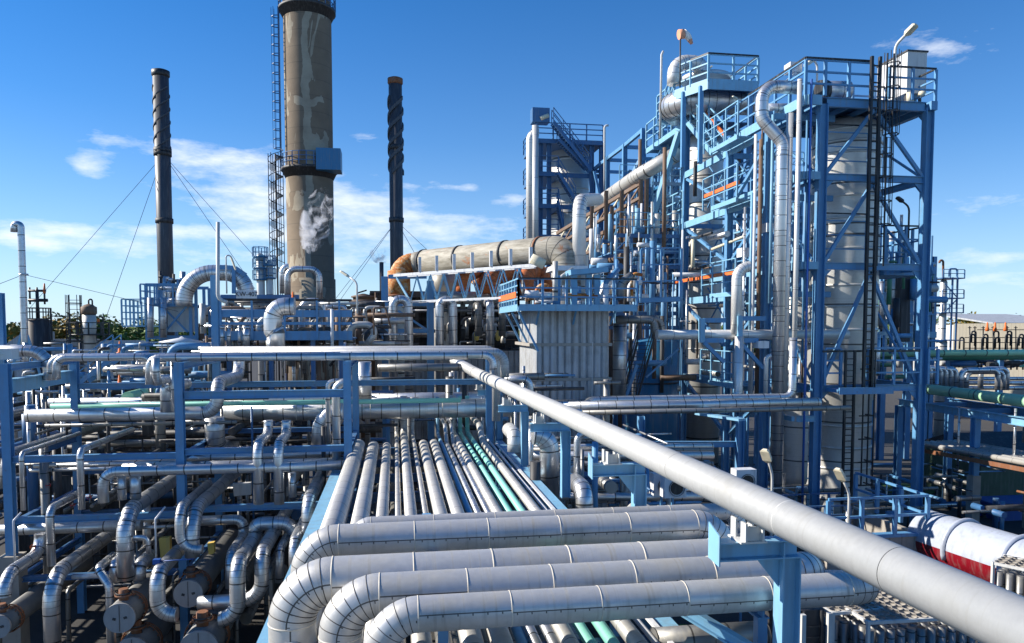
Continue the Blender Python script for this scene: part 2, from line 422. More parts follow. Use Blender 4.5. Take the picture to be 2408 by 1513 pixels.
# ---------------------------------------------------------------- mesh builder
class MB:
    def __init__(s):
        s.v, s.f, s.uv, s.mi, s.sm = [], [], [], [], []

    def face(s, idx, uv=None, mi=0, sm=False):
        s.f.append(idx)
        s.uv.extend(uv if uv else [(0, 0)] * len(idx))
        s.mi.append(mi)
        s.sm.append(sm)

    def hexa(s, c, mi=0):
        b = len(s.v)
        s.v.extend(c)
        for q in ((0, 3, 2, 1), (4, 5, 6, 7), (0, 1, 5, 4), (1, 2, 6, 5), (2, 3, 7, 6), (3, 0, 4, 7)):
            p = [c[i] for i in q]
            l1, l2 = (p[1] - p[0]).length, (p[2] - p[1]).length
            s.face([b + i for i in q], [(0, 0), (l1, 0), (l1, l2), (0, l2)], mi)

    def box(s, p0, p1, mi=0):
        x0, x1 = sorted((p0[0], p1[0]))
        y0, y1 = sorted((p0[1], p1[1]))
        z0, z1 = sorted((p0[2], p1[2]))
        s.hexa([V((x0, y0, z0)), V((x1, y0, z0)), V((x1, y1, z0)), V((x0, y1, z0)), V((x0, y0, z1)), V((x1, y0, z1)), V((x1, y1, z1)), V((x0, y1, z1))], mi)

    def bar(s, p0, p1, w, h, up=None, mi=0, off=(0, 0)):
        """rectangular bar from p0 to p1, w sideways, h along up"""
        a = (p1 - p0).normalized()
        if up is None:
            up = V((0, 0, 1)) if abs(a.z) < 0.9 else V((0, 1, 0))
        sd = a.cross(up).normalized()
        u = sd.cross(a).normalized()
        c = []
        for p in (p0, p1):
            for i, j in ((-1, -1), (1, -1), (1, 1), (-1, 1)):
                c.append(p + sd * (i * w / 2 + off[0]) + u * (j * h / 2 + off[1]))
        s.hexa([c[0], c[1], c[2], c[3], c[4], c[5], c[6], c[7]], mi)

    def ib(s, p0, p1, h=0.3, wd=0.3, up=None, tf=0.03, tw=0.03, mi=0):
        """I section: web along up, flanges across it"""
        s.bar(p0, p1, wd, tf, up, mi, (0, h / 2 - tf / 2))
        s.bar(p0, p1, wd, tf, up, mi, (0, -h / 2 + tf / 2))
        s.bar(p0, p1, tw, h - 2 * tf, up, mi)

    def tube(s, pts, r, sides=10, R=None, mi=0, caps=True, rings=0, rmi=1, rw=None, straight=0, smi=1, r2=None, nb=None):
        pts = [V(p) for p in pts]
        path = []          # (point, in_bend)
        if R is None:
            R = r * 2.6
        arcs = []
        for i, p in enumerate(pts):
            if i in (0, len(pts) - 1):
                path.append(p)
                continue
            d0, d1 = (pts[i - 1] - p), (pts[i + 1] - p)
            l0, l1 = d0.length, d1.length
            d0.normalize()
            d1.normalize()
            ang = math.pi - d0.angle(d1)
            if ang < 0.04:
                path.append(p)
                continue
            tl = R * math.tan(ang / 2)
            m_ = min(tl, l0 * (0.98 if i == 1 else 0.49), l1 * (0.98 if i == len(pts) - 2 else 0.49))
            Re = m_ / math.tan(ang / 2)
            a0, a1 = p + d0 * m_, p + d1 * m_
            bis = (d0 + d1).normalized()
            cen = p + bis * (Re / math.cos(ang / 2))
            n = nb or max(2, int(ang / math.radians(15)))
            e0 = (a0 - cen).normalized()
            ax = e0.cross((a1 - cen).normalized()).normalized()
            st = len(path)
            for k in range(n + 1):
                path.append(cen + (Matrix.Rotation(ang * k / n, 3, ax) @ e0) * Re)
            arcs.append((cen, e0, ax, ang, Re))
        # frames
        nrm = None
        loops = []
        ln = 0.0
        vv = 0.0
        vin, vout = [], []
        tot = sum((path[i + 1] - path[i]).length for i in range(len(path) - 1)) or 1
        for i, p in enumerate(path):
            if i == 0:
                tg = (path[1] - p).normalized()
            elif i == len(path) - 1:
                tg = (p - path[i - 1]).normalized()
            else:
                t0, t1 = (p - path[i - 1]).normalized(), (path[i + 1] - p).normalized()
                tg = (t0 + t1).normalized()
            if i:
                sl_ = (p - path[i - 1]).length
                ln += sl_
                vv += sl_ * (vs_ if straight else 1.0)
            vin.append(vv)
            if straight and i < len(path) - 1:
                nl_ = (path[i + 1] - p).length
                if nl_ > straight * 0.9:
                    vv = math.ceil(vv / straight) * straight
                    vs_ = max(1, int(round(nl_ / straight))) * straight / nl_
                else:
                    vs_ = 1.0
            vout.append(vv)
            if nrm is None:
                ref = V((0, 0, 1)) if abs(tg.z) < 0.9 else V((0, 1, 0))
                nrm = (ref - tg * ref.dot(tg)).normalized()
            else:
                nrm = (nrm - tg * nrm.dot(tg)).normalized()
            bn = tg.cross(nrm)
            rr = r if r2 is None else r + (r2 - r) * ln / tot
            b = len(s.v)
            for k in range(sides):
                a_ = 2 * math.pi * k / sides
                s.v.append(p + nrm * (math.cos(a_) * rr) + bn * (math.sin(a_) * rr))
            loops.append((b, ln))
        for i in range(len(loops) - 1):
            b0, b1 = loops[i][0], loops[i + 1][0]
            l0, l1 = vout[i], vin[i + 1]
            for k in range(sides):
                k2 = (k + 1) % sides
                s.face([b0 + k, b0 + k2, b1 + k2, b1 + k], [(k / sides, l0), ((k + 1) / sides, l0), ((k + 1) / sides, l1), (k / sides, l1)], mi, True)
        if caps:
            b0, b1 = loops[0][0], loops[-1][0]
            s.face([b0 + k for k in range(sides)][::-1], [(0, 0)] * sides, mi)
            s.face([b1 + k for k in range(sides)], [(0, 0.5)] * sides, mi)
        rw = rw or r * 0.07
        if rings:
            for cen, e0, ax, ang, Re in arcs:
                n = max(2, int(round(ang * Re / rings)))
                for k in range(n + 1):
                    q = Matrix.Rotation(ang * k / n, 3, ax) @ e0
                    s.ring(cen + q * Re, ax.cross(q), r * 1.012, rw * 0.55, sides, rmi)
        if straight:
            l = 0
            for i in range(len(path) - 1):
                d_ = path[i + 1] - path[i]
                if d_.length > straight * 0.9:
                    n = max(1, int(round(d_.length / straight)))
                    for k in range(n + 1):
                        s.ring(path[i] + d_ * (k / n), d_, r * 1.018, rw, sides, smi)

    def ring(s, c, ax, r, w, sides=16, mi=0):
        """flat band round an axis, with edges"""
        ax = ax.normalized()
        ref = V((0, 0, 1)) if abs(ax.z) < 0.9 else V((0, 1, 0))
        n = (ref - ax * ref.dot(ax)).normalized()
        b = ax.cross(n)
        i0 = len(s.v)
        for sg, rr in ((-0.5, r * 0.96), (-0.5, r), (0.5, r), (0.5, r * 0.96)):
            for k in range(sides):
                a_ = 2 * math.pi * k / sides
                s.v.append(c + ax * (sg * w) + n * (math.cos(a_) * rr) + b * (math.sin(a_) * rr))
        for q in range(3):
            for k in range(sides):
                k2 = (k + 1) % sides
                s.face([i0 + q * sides + k, i0 + q * sides + k2, i0 + (q + 1) * sides + k2, i0 + (q + 1) * sides + k], None, mi, True)

    def lathe(s, base, prof, sides=32, mi=0):
        """prof: (radius, z) up a vertical axis through base"""
        i0 = len(s.v)
        for r, z in prof:
            for k in range(sides):
                a_ = 2 * math.pi * k / sides
                s.v.append(V((base[0] + math.cos(a_) * r, base[1] + math.sin(a_) * r, base[2] + z)))
        l = 0
        for q in range(len(prof) - 1):
            dl = math.hypot(prof[q + 1][0] - prof[q][0], prof[q + 1][1] - prof[q][1])
            for k in range(sides):
                k2 = (k + 1) % sides
                s.face([i0 + q * sides + k, i0 + q * sides + k2, i0 + (q + 1) * sides + k2, i0 + (q + 1) * sides + k],
                       [(k / sides, l), ((k + 1) / sides, l), ((k + 1) / sides, l + dl), (k / sides, l + dl)], mi, True)
            l += dl
        s.face([i0 + k for k in range(sides)][::-1], None, mi)
        j = i0 + (len(prof) - 1) * sides
        s.face([j + k for k in range(sides)], None, mi)

    def prism(s, pts, d, mi=0):
        """planar polygon pts pushed along d"""
        n = len(pts)
        b = len(s.v)
        s.v.extend(pts)
        s.v.extend([p + d for p in pts])
        s.face([b + i for i in range(n)][::-1], None, mi)
        s.face([b + n + i for i in range(n)], None, mi)
        for i in range(n):
            j = (i + 1) % n
            s.face([b + i, b + j, b + n + j, b + n + i], None, mi)


PEND = []      # small clutter pipes; the largest in view become objects, the rest one mass


def rp(pts, r, mat='clad_dull', label='pipe in the dark tangle behind the lower left frame', group='pipes tangled in the dark behind the lower left frame', sides=8, rings=0):
    c = sum((V(p) for p in pts), V((0, 0, 0))) / len(pts)
    L_ = sum((V(pts[i + 1]) - V(pts[i])).length for i in range(len(pts) - 1))
    PEND.append((r * L_ / max(1.0, (c - CAM).length_squared), pts, r, mat, label, group, sides, rings))


def flush_pipes(total=296):
    n = sum(1 for o_ in COL.objects if o_.parent is None and o_.name.split('.')[0] == 'pipe')
    PEND.sort(key=lambda q: -q[0])
    keep = max(0, total - n)
    rest = MB()
    names = sorted(set(q[3] for q in PEND)) + ['seam_dark']
    for i, (_, pts, r, mat, label, group, sides, rings) in enumerate(PEND):
        if i < keep:
            mb = MB()
            mb.tube(pts, r, sides, rings=rings)
            link('pipe', mb, [mat, 'seam_dark'], label=label, cat='pipe', group=group)
        else:
            rest.tube(pts, r, sides, mi=names.index(mat))
    link('pipework', rest, names, label='tangle of small pipes and posts deep inside the plant', cat='pipework', kind='stuff')




def link(name, mb, mats, loc=None, parent=None, label=None, cat=None, group=None, kind=None):
    if not mb.v:
        return None
    if isinstance(mats, str):
        mats = [mats]
    loc = V(loc) if loc is not None else (mb.v[0].copy() if parent is None else V((0, 0, 0)))
    off = loc if parent is None else V(parent['_o']) if '_o' in parent else V((0, 0, 0))
    me = bpy.data.meshes.new(name)
    me.from_pydata([tuple(v - off) for v in mb.v], [], mb.f)
    uv = me.uv_layers.new(name='UVMap')
    flat = [c for p in mb.uv for c in p]
    uv.data.foreach_set('uv', flat)
    me.polygons.foreach_set('material_index', mb.mi)
    me.polygons.foreach_set('use_smooth', mb.sm)
    for m_ in mats:
        me.materials.append(MATS[m_])
    me.update()
    o = bpy.data.objects.new(name, me)
    COL.objects.link(o)
    if parent is not None:
        o.parent = parent
        o['_o'] = tuple(off)
    else:
        o.location = loc
        o['_o'] = tuple(loc)
    if label:
        o['label'] = label
    if cat:
        o['category'] = cat
    if group:
        o['group'] = group
    if kind:
        o['kind'] = kind
    return o


def thing(name, loc, label, cat, group=None):
    o = bpy.data.objects.new(name, None)
    o.empty_display_size = 0.3
    COL.objects.link(o)
    o.location = V(loc)
    o['_o'] = tuple(V(loc))
    o['label'], o['category'] = label, cat
    if group:
        o['group'] = group
    return o


def pipe(label, r, pts, mat='clad_mid', R=None, rings=None, sides=12, group=None, name='pipe', cat='pipe', straight=0, smat='seam_light', parent=None, supports=None, nb=None):
    mb = MB()
    mats = [mat, 'seam_dark', smat]
    rings = r * 0.62 if rings is None else rings
    mb.tube(pts, r, sides, R, rings=rings, straight=straight, smi=2, nb=nb)
    return link(name, mb, mats, parent=parent, label=label, cat=cat, group=group)


def rail(mb, pts, h=1.2, n=3, sp=1.6, t=0.05, mi=0, rmi=None, closed=False):
    rmi = mi if rmi is None else rmi
    up = V((0, 0, 1))
    P = list(pts) + ([pts[0]] if closed else [])
    for i in range(len(P) - 1):
        a_, b_ = P[i], P[i + 1]
        for k in range(1, n + 1):
            q = up * (h * k / n)
            mb.bar(a_ + q, b_ + q, t, t, mi=rmi if k == n else mi)
        m_ = max(1, int(round((b_ - a_).length / sp)))
        for k in range(m_ + (1 if i == len(P) - 2 and not closed else 0)):
            c = a_ + (b_ - a_) * (k / m_)
            mb.bar(c, c + up * (h - t * 0.6), t * 1.5, t * 1.5, mi=mi)


def ladder(mb, base, h, wd=0.5, side=V((1, 0, 0)), out=V((0, -1, 0)), cage=True, t=0.06, rs=0.35, mi=0, cr=0.42, c0=2.2):
    up = V((0, 0, 1))
    for sg in (-1, 1):
        p = base + side * (sg * wd / 2)
        mb.bar(p, p + up * h, t, t * 1.3, mi=mi)
    n = int(h / rs)
    for k in range(1, n):
        q = base + up * (k * rs)
        mb.bar(q - side * (wd / 2 - t / 2), q + side * (wd / 2 - t / 2), t * 0.5, t * 0.5, mi=mi)
    if cage:
        hs_ = []
        z = c0
        while z < h:
            hs_.append(z)
            z += 1.4
        ang = [math.radians(a_) for a_ in (0, 40, 90, 140, 180)]
        for z in hs_:
            prev = None
            for a_ in ang:
                q = base + up * z + side * (math.cos(a_) * cr) + out * (math.sin(a_) * cr * 1.7 + 0.02)
                if prev is not None:
                    mb.bar(prev, q, t * 0.5, t, mi=mi)
                prev = q
        for a_ in ang:
            q = side * (math.cos(a_) * cr * 1.03) + out * (math.sin(a_) * cr * 1.75 + 0.03)
            mb.bar(base + up * hs_[0] + q, base + up * h + q, t * 0.5, t * 0.5, mi=mi)


def stair(mb, p0, p1, wd=V((0, 1.0, 0)), mi=0, rmi=0, h=1.2, t=0.08, steps=None):
    for q in (V((0, 0, 0)), wd):
        mb.bar(p0 + q, p1 + q, t, t * 3, mi=mi)
        up = V((0, 0, 1))
        for k in (1, 2):
            mb.bar(p0 + q + up * (h * k / 2), p1 + q + up * (h * k / 2), t * 0.7, t * 0.7, mi=rmi)
        n = max(2, int((p1 - p0).length / 1.6))
        for k in range(n + 1):
            c = p0 + (p1 - p0) * (k / n) + q
            mb.bar(c, c + up * h, t * 0.7, t * 0.7, mi=mi)
    n = steps or max(4, int(abs(p1.z - p0.z) / 0.3))
    hd = (p1 - p0)
    hd.z = 0
    hd.normalize()
    for k in range(1, n):
        c = p0 + (p1 - p0) * (k / n)
        mb.bar(c + wd * 0.04 - hd * 0.12, c + wd * 0.96 - hd * 0.12, 0.26, 0.03, mi=mi)


def lamp(base, h, tip, label, name='street_lamp', mat='grey_box', r=0.05, head=(1.1, 0.22), group='lamps on poles over the plant', hd=None):
    """pole from base up h, bent toward tip, elongated head on the end"""
    o = thing(name, base, label, 'lamp', group)
    mb = MB()
    top = base + V((0, 0, h))
    el = (tip - top)
    mb.tube([base, top, top + el * 0.55], r, 8, R=abs(h) * 0.12 + 0.15)
    link('pole', mb, 'dark_steel' if mat == 'dark_steel' else 'grey_box', parent=o)
    mb = MB()
    d_ = el.normalized()
    a0 = top + el * 0.5
    s0 = d_.cross(V((0, 0, 1))).normalized()
    L, Wd = el.length * 0.55, head[1]
    u_ = s0.cross(d_).normalized()
    c = []
    for (l, wv, hv) in ((0, 0.35, 0.35), (L * 0.2, 1, 0.5), (L * 0.9, 1, 0.42), (L, 0.6, 0.25)):
        i0 = len(mb.v)
        for i, j in ((-1, -0.6), (1, -0.6), (0.7, 0.8), (-0.7, 0.8)):
            mb.v.append(a0 + d_ * l + s0 * (i * wv * Wd / 2) + u_ * (j * hv * Wd * 0.7))
        c.append(i0)
    for q in range(3):
        for k in range(4):
            mb.face([c[q] + k, c[q] + (k + 1) % 4, c[q + 1] + (k + 1) % 4, c[q + 1] + k])
    mb.face([c[0] + k for k in range(4)][::-1])
    mb.face([c[3] + k for k in range(4)])
    link('lamp_head', mb, 'cream' if mat != 'dark_steel' else 'dark_steel', parent=o)
    return o
UPV = V((0, 0, 1))
XV, YV = V((1, 0, 0)), V((0, 1, 0))

# ================================================================ ground
mb = MB()
mb.box((-900, -60, -0.6), (1400, 1800, 0))
link('ground', mb, 'ground', loc=(0, 0, 0), kind='structure')

# ================================================================ near crossing pipes
def cross_pipe(label, x, y, r, lpx, rpx, z=8.9, R=0.6, mat='clad_near', drop=5.2, straight=1.32, away=False):
    p = atz(D, x, y, z)
    pl, pr = move(p, 0, O, lpx, False), move(p, 0, O, rpx, False)
    return pipe(label, r, [pl - V((0, 0, drop)), pl, pr] + ([pr + V((0.05, 1.7, -0.55)), pr + V((0.05, 6.0, -0.75))] if away else [pr + V((0.15, 0, -1.25)), pr + V((0.3, 0, -1.35))]), mat, R, rings=0.13, sides=40,
                straight=straight, group='big clad pipes crossing over the pipe rack', nb=12)


q1 = cross_pipe('wide silver crossing pipe with a round dent by its left elbow', 560, 765, 0.315, 722, 1688)
cross_pipe('widest silver crossing pipe, just in front of the dented one', 600, 1032, 0.375, 686, 1752, R=0.65, away=True)
cross_pipe('silver crossing pipe directly behind the frontmost one, lap joint with rivets high on its side', 600, 1152, 0.325, 799, 1922, R=0.6, away=True)
cross_pipe('frontmost silver crossing pipe at the bottom of the picture, green light mirrored on its underside', 860, 1288, 0.255, 893, 2058, R=0.54, away=True)
p = atz(D, 600, 668, 8.9)
pipe('slim silver crossing pipe half hidden right behind the dented wide crossing pipe', 0.185,
     [move(p, 0, O, 838, False) - V((0, 0, 1.2)), move(p, 0, O, 838, False), move(p, 0, O, 1722, False), move(p, 0, O, 1722, False) + V((0.5, -0.1, -1.2))], 'clad_near', 0.3, rings=0.1, sides=28, straight=1.32, nb=8)
# supports for the crossing pipes, hidden under them
for px_ in (1010, 1560):
    a_, b_ = atz(O, px_, 1263, 8.4), atz(O, px_, 1450, 8.4)
    mb = MB()
    mb.ib(V((a_.x, a_.y + 1.6, 8.43)), V((a_.x, b_.y - 0.2, 8.43)), 0.2, 0.2)
    for yy in (a_.y + 1.5, b_.y - 0.1):
        mb.bar(V((a_.x, yy, 7.42)), V((a_.x, yy, 8.32)), 0.16, 0.16)
    link('pipe_support', mb, 'blue', label='low blue trestle carrying the crossing pipes, %s one' % ('left' if px_ < 1200 else 'right'), cat='support', group='trestles under the crossing pipes')

# ================================================================ long rack of parallel pipes
RB = 7.45
YE = 36.2
rack = [(125, .31, 'clad_rack', 'widest, leftmost silver pipe running away along the rack'),
        (230, .25, 'clad_rack', 'second pipe from the left on the rack, thick and silver'),
        (322, .185, 'clad_rack', 'third pipe from the left on the rack, with a dented jacket'),
        (391, .10, 'clad_rack', 'fourth rack pipe from the left, slim, beside the dented one'),
        (447, .18, 'clad_rack', 'fifth rack pipe from the left, crinkled jacket, near the middle'),
        (512, .10, 'clad_rack', 'sixth rack pipe from the left, slim, between two thick ones'),
        (577, .20, 'clad_rack', 'seventh rack pipe from the left, thick with blotchy jacket'),
        (652, .20, 'clad_rack', 'eighth rack pipe from the left, thick and bright'),
        (706, .09, 'blue_light', 'bare bluish pipe running away between bright jacketed rack pipes'),
        (742, .10, 'clad_mid', 'slim shiny rack pipe just right of the bluish bare one'),
        (788, .10, 'clad_mid', 'slim shiny rack pipe, second right of the bluish bare one'),
        (828, .155, 'clad_rack', 'rack pipe with ringed jacket just left of the green pair'),
        (882, .105, 'green_teal', 'left one of the two mint green pipes on the rack'),
        (940, .11, 'green_teal', 'right one of the two mint green pipes on the rack'),
        (1003, .155, 'clad_rack', 'rack pipe just right of the mint green pair'),
        (1052, .055, 'white_paint', 'thin white line at the right edge of the rack pipes')]
for i, (x, r, m_, lab) in enumerate(rack):
    z = RB + r
    p = atz(D, x, 100, z)
    if i in (9, 10):
        y1 = YE - 1.5
        pts = [V((p.x, 8.5, z)), V((p.x, y1, z)), V((p.x, y1 + 1.2, z + 0.7)), V((p.x, YE + 2.6, z + 0.7))]
    elif i in (0, 1, 2, 6, 7):
        pts = [V((p.x, 8.5, z)), V((p.x, YE - 2.2 + 0.1 * i, z)), V((p.x, YE - 2.2 + 0.1 * i, z - 1.0 - r)), V((p.x, YE + 1, z - 1.0 - r))]
    elif i == 14:
        pts = [V((p.x, 8.5, z)), V((p.x, YE - 1.6, z)), V((p.x, YE - 0.2, z + 0.6)), V((p.x, YE + 3, z + 0.6))]
    else:
        pts = [V((p.x, 8.5, z)), V((p.x, YE + 1.6 + 0.03 * i, z)), V((p.x, YE + 1.6 + 0.03 * i, z + 1.9))]
    pipe(lab, r, pts, m_, R=max(r * 2.2, 0.25), rings=r * 0.7 if m_ != 'blue_light' else 0, sides=20, group='parallel pipes on the long rack')

XL = atz(O, 752, 1210, RB).x
XR = atz(O, 1248, 1120, RB).x + 0.05
o = thing('rack_structure', (XL, 20, 0), 'long blue steel rack carrying sixteen parallel pipes away from the viewer', 'pipe rack')
mb = MB(); mb.bar(V((XL, 8, RB - 0.20)), V((XL, 31, RB - 0.20)), 0.42, 0.38, mi=0); link('edge_beam', mb, 'blue_light', parent=o)
mb = MB(); mb.ib(V((XR, 8, RB - 0.20)), V((XR, 36, RB - 0.20)), 0.38, 0.34); link('edge_beam', mb, 'blue_light', parent=o)
mb = MB(); mb.bar(V((XR - 0.3, 8, RB + 0.03)), V((XR - 0.3, 35, RB + 0.03)), 0.1, 0.06); link('cable_tray', mb, 'white_paint', parent=o)
for k in range(9):
    y = 9.4 + k * 3.15
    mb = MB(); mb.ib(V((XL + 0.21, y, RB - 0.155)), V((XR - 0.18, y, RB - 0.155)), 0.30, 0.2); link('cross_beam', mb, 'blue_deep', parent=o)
for k in range(5):
    for xx in (XL, XR):
        y = 9.9 + k * 6.3
        mb = MB(); mb.ib(V((xx, y, 0)), V((xx, y, RB - 0.40)), 0.3, 0.3, up=XV); link('leg', mb, 'blue', parent=o)
# second, lower deck of the same rack
for k, zz in enumerate((5.2, 3.0)):
    for j in range(9):
        xx = XL + 0.7 + j * (XR - XL - 1.4) / 8
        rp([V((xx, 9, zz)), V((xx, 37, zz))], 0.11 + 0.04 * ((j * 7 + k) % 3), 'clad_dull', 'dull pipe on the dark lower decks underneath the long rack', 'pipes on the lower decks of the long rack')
    for q in range(5):
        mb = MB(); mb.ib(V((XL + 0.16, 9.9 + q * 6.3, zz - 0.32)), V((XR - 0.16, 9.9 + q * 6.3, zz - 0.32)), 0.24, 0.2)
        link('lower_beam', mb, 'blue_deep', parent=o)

# ================================================================ big white pipe on T brackets
PN, PF = atx(O, 2300, 1432, 5.2), at(O, 1117, 876, 38.0)
PDIR = (PN - PF).normalized()
def on_pipe(y):
    return PF + PDIR * ((y - PF.y) / PDIR.y)
p2 = PF + V((-0.95, 1.3, 0.55)); p3 = at(O, 1072, 842, 41)
PR = 0.262
mb = MB()
mb.tube([on_pipe(4.2), PF, p2, p3], PR, 48, R=0.5, rings=0, nb=8)
big = link('pipe', mb, 'big_pipe', label='long thick pale pipe slanting from the right foreground back over the rack', cat='pipe')
mb = MB(); mb.ring(PF - PDIR * -0.3, PDIR, PR * 1.12, 0.09, 32); link('joint_band', mb, 'grey_box', parent=big)
mb = MB(); mb.ring(on_pipe(8.95), PDIR, PR * 1.004, 0.02, 40)
link('joint_band', mb, 'big_pipe', parent=big)
ZB = on_pipe(12).z - PR - 0.33


def bracket(label, y0, lpx, cpx, zfoot, lit=True, bh=0.27, colw=0.27, plate=True):
    """T shaped stand: cross beam at depth y0, from picture column lpx to the post at cpx"""
    c = on_pipe(y0)
    base = V((c.x, y0, ZB - bh / 2))
    a_, b_ = move(base, 0, O, lpx, False), move(base, 0, O, cpx, False)
    o = thing('pipe_stand', V((b_.x, y0, zfoot)), label, 'stand', 'blue T-shaped stands under the slanting pale pipe')
    mb = MB(); mb.ib(V((a_.x, y0, base.z)), V((b_.x + colw / 2 + .0, y0, base.z)), bh, colw, tf=0.022, tw=0.018); link('cross_beam', mb, 'blue_light', parent=o)
    mb = MB(); mb.ib(V((b_.x, y0, zfoot)), V((b_.x, y0, ZB - bh - 0.002)), colw * 1.05, colw, up=XV, tf=0.022, tw=0.018); link('post', mb, 'blue_light', parent=o)
    if plate:
        mb = MB()
        x = a_.x - 0.012
        mb.prism([V((x, y0 - colw * .7, ZB - bh - 0.05)), V((x, y0 - colw * .7, ZB + 0.12)), V((x, y0 + colw * .7, ZB + 0.24)), V((x, y0 + colw * .7, ZB - bh - 0.02))], V((-0.02, 0, 0)))
        link('end_plate', mb, 'blue_light', parent=o)
        mb = MB()
        g = 0.36
        x1 = b_.x - colw * 0.525 - 0.003
        mb.prism([V((x1, y0 - 0.012, ZB - bh - 0.004)), V((x1 - g, y0 - 0.012, ZB - bh - 0.004)), V((x1, y0 - 0.012, ZB - bh - 0.004 - g * 1.25))], V((0, 0.024, 0)))
        link('gusset', mb, 'blue_light', parent=o)
        mb = MB()
        mb.bar(V((b_.x - 0.125, y0 - 0.02, ZB - bh * 1.0)), V((b_.x - 0.125, y0 - 0.02, ZB - 0.04)), 0.02, 0.22, up=YV)
        link('stiffener', mb, 'blue_light', parent=o)
    sh = MB()
    for dx in (-0.13, 0.13):
        for dy in (-0.16, 0.16):
            sh.bar(V((c.x + dx, y0 + dy, ZB + 0.03)), V((c.x + dx, y0 + dy, ZB + 0.30)), 0.03, 0.16)
    sh.box((c.x - 0.2, y0 - 0.22, ZB + 0.002), (c.x + 0.2, y0 + 0.22, ZB + 0.03))
    sh.box((c.x - 0.115, y0 - 0.165, ZB + 0.03), (c.x + 0.115, y0 - 0.15, ZB + 0.24))
    link('pipe_shoe', sh, 'grey_box', parent=o)
    return o


bracket('large blue T-shaped stand nearest the camera, under the slanting pale pipe', atz(O, 1750, 1270, ZB).y, 1683, 1853, 3.0)
bracket('blue T-shaped stand second from the camera, rising from behind the crossing pipes', atz(O, 1450, 1090, ZB).y, 1391, 1503, RB)
bracket('blue T-shaped stand third from the camera, at the right edge of the rack', atz(O, 1290, 995, ZB).y, 1247, 1330, RB, plate=False)
bracket('blue T-shaped stand fourth from the camera, small, on the rack edge beam', atz(O, 1203, 953, ZB).y, 1172, 1234, RB, plate=False)
bracket('blue T-shaped stand furthest from the camera, at the far end of the rack', atz(O, 1150, 917, ZB).y, 1123, 1175, RB, plate=False)
# braces at the foot of the nearest stand
b0 = atz(O, 1750, 1270, ZB).y
o = thing('brace_frame', at(O, 1853, 1500, b0), 'pale blue diagonal channels at the foot of the nearest T-shaped stand', 'brace')
cx = move(V((5, b0, 8)), 0, O, 1853, False).x
for (x0, y0, z0, x1, y1, z1) in ((cx - 1.35, b0 + 0.95, 8.6, cx - 0.14, b0 + .05, 7.95), (cx - 1.0, b0 + 0.2, 8.05, cx - 0.16, b0 - .1, 7.7), (cx + 0.14, b0, 8.15, cx + 0.9, b0 - 0.5, 7.6)):
    mb = MB(); mb.ib(V((x0, y0, z0)), V((x1, y1, z1)), 0.18, 0.16); link('brace', mb, 'blue_light', parent=o)

# ================================================================ blue frame on the left (front row 30 m, back row 36 m away)
YF, YB = 30.0, 36.0
ZC = at(O, 424, 853, YF).z
fx = [at(O, px, 1000, YF).x for px in (17, 424, 818)]
fx.append(at(O, 1150, 900, YB).x)
o = thing('steel_framework', (fx[1], YF, 0), 'large blue column and beam frame left of the long rack, over dark pipework', 'steel frame')
ped = at(O, 20, 1305, YF).z
for i, x in enumerate(fx[:3]):
    mb = MB(); mb.ib(V((x, YF, ped if i == 0 else (0 if i == 1 else RB - 0.1))), V((x, YF, ZC)), 0.32, 0.3, up=YV, tf=0.03); link('column', mb, 'blue', parent=o)
for x in fx:
    mb = MB(); mb.ib(V((x, YB, 0)), V((x, YB, ZC)), 0.32, 0.3, up=YV, tf=0.03); link('column', mb, 'blue', parent=o)
for x in fx[:3]:
    mb = MB(); mb.ib(V((x, YF + 0.15, ZC - 0.14)), V((x, YB - 0.17, ZC - 0.14)), 0.26, 0.24); link('top_beam', mb, 'blue', parent=o)
mb = MB(); mb.box((fx[0] - 0.35, YF - 0.35, 0), (fx[0] + 0.35, YF + 0.35, ped)); link('pedestal', mb, 'concrete', parent=o)


def xbeam(o, y, row, xa, xb, h=0.26, mat='blue', name='beam'):
    z = at(O, 500, row, y).z
    mb = MB(); mb.ib(V((xa + 0.16, y, z)), V((xb - 0.16, y, z)), h, 0.24); return link(name, mb, mat, parent=o)


xbeam(o, YB, 905, fx[0], fx[1]); xbeam(o, YB, 905, fx[1], fx[2]); xbeam(o, YB, 905, fx[2], fx[3])
xbeam(o, YF, 929, fx[1], fx[2], 0.3)
xbeam(o, YF, 1069, fx[0], fx[1], 0.24); xbeam(o, YF, 1061, fx[1], fx[2], 0.24)
xbeam(o, YF, 1207, fx[0], fx[1], 0.24); xbeam(o, YF, 1196, fx[1], XL + .2, 0.24)
xbeam(o, YF, 1340, fx[0], fx[1], 0.2, 'blue_deep')
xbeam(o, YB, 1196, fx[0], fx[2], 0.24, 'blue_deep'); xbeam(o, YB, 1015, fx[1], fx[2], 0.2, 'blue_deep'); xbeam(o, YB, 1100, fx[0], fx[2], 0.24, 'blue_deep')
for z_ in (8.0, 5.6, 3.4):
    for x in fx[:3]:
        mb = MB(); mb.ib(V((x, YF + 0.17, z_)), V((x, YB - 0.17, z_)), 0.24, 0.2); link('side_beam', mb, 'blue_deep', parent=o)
# receding channel with white top at the left, in front of the back column
mb = MB(); a_ = at(A, 80, 1215, YF + 0.3); mb.bar(a_, V((at(O, 176, 893, YB).x - 0.2, YB - 0.2, a_.z)), 0.12, 0.5); mb.bar(a_ + V((0, 0, .27)), V((at(O, 176, 893, YB).x - .2, YB - .2, a_.z + .27)), 0.4, 0.04)
link('channel', mb, 'blue_light', parent=o)

LP = 'silver pipes along the top of the left blue frame'
def SP(label, r, T, x, y, Y, *mv, mat='clad_mid', group=None, **kw):
    return pipe(label, r, seq(T, x, y, Y, *mv), mat, group=group, **kw)

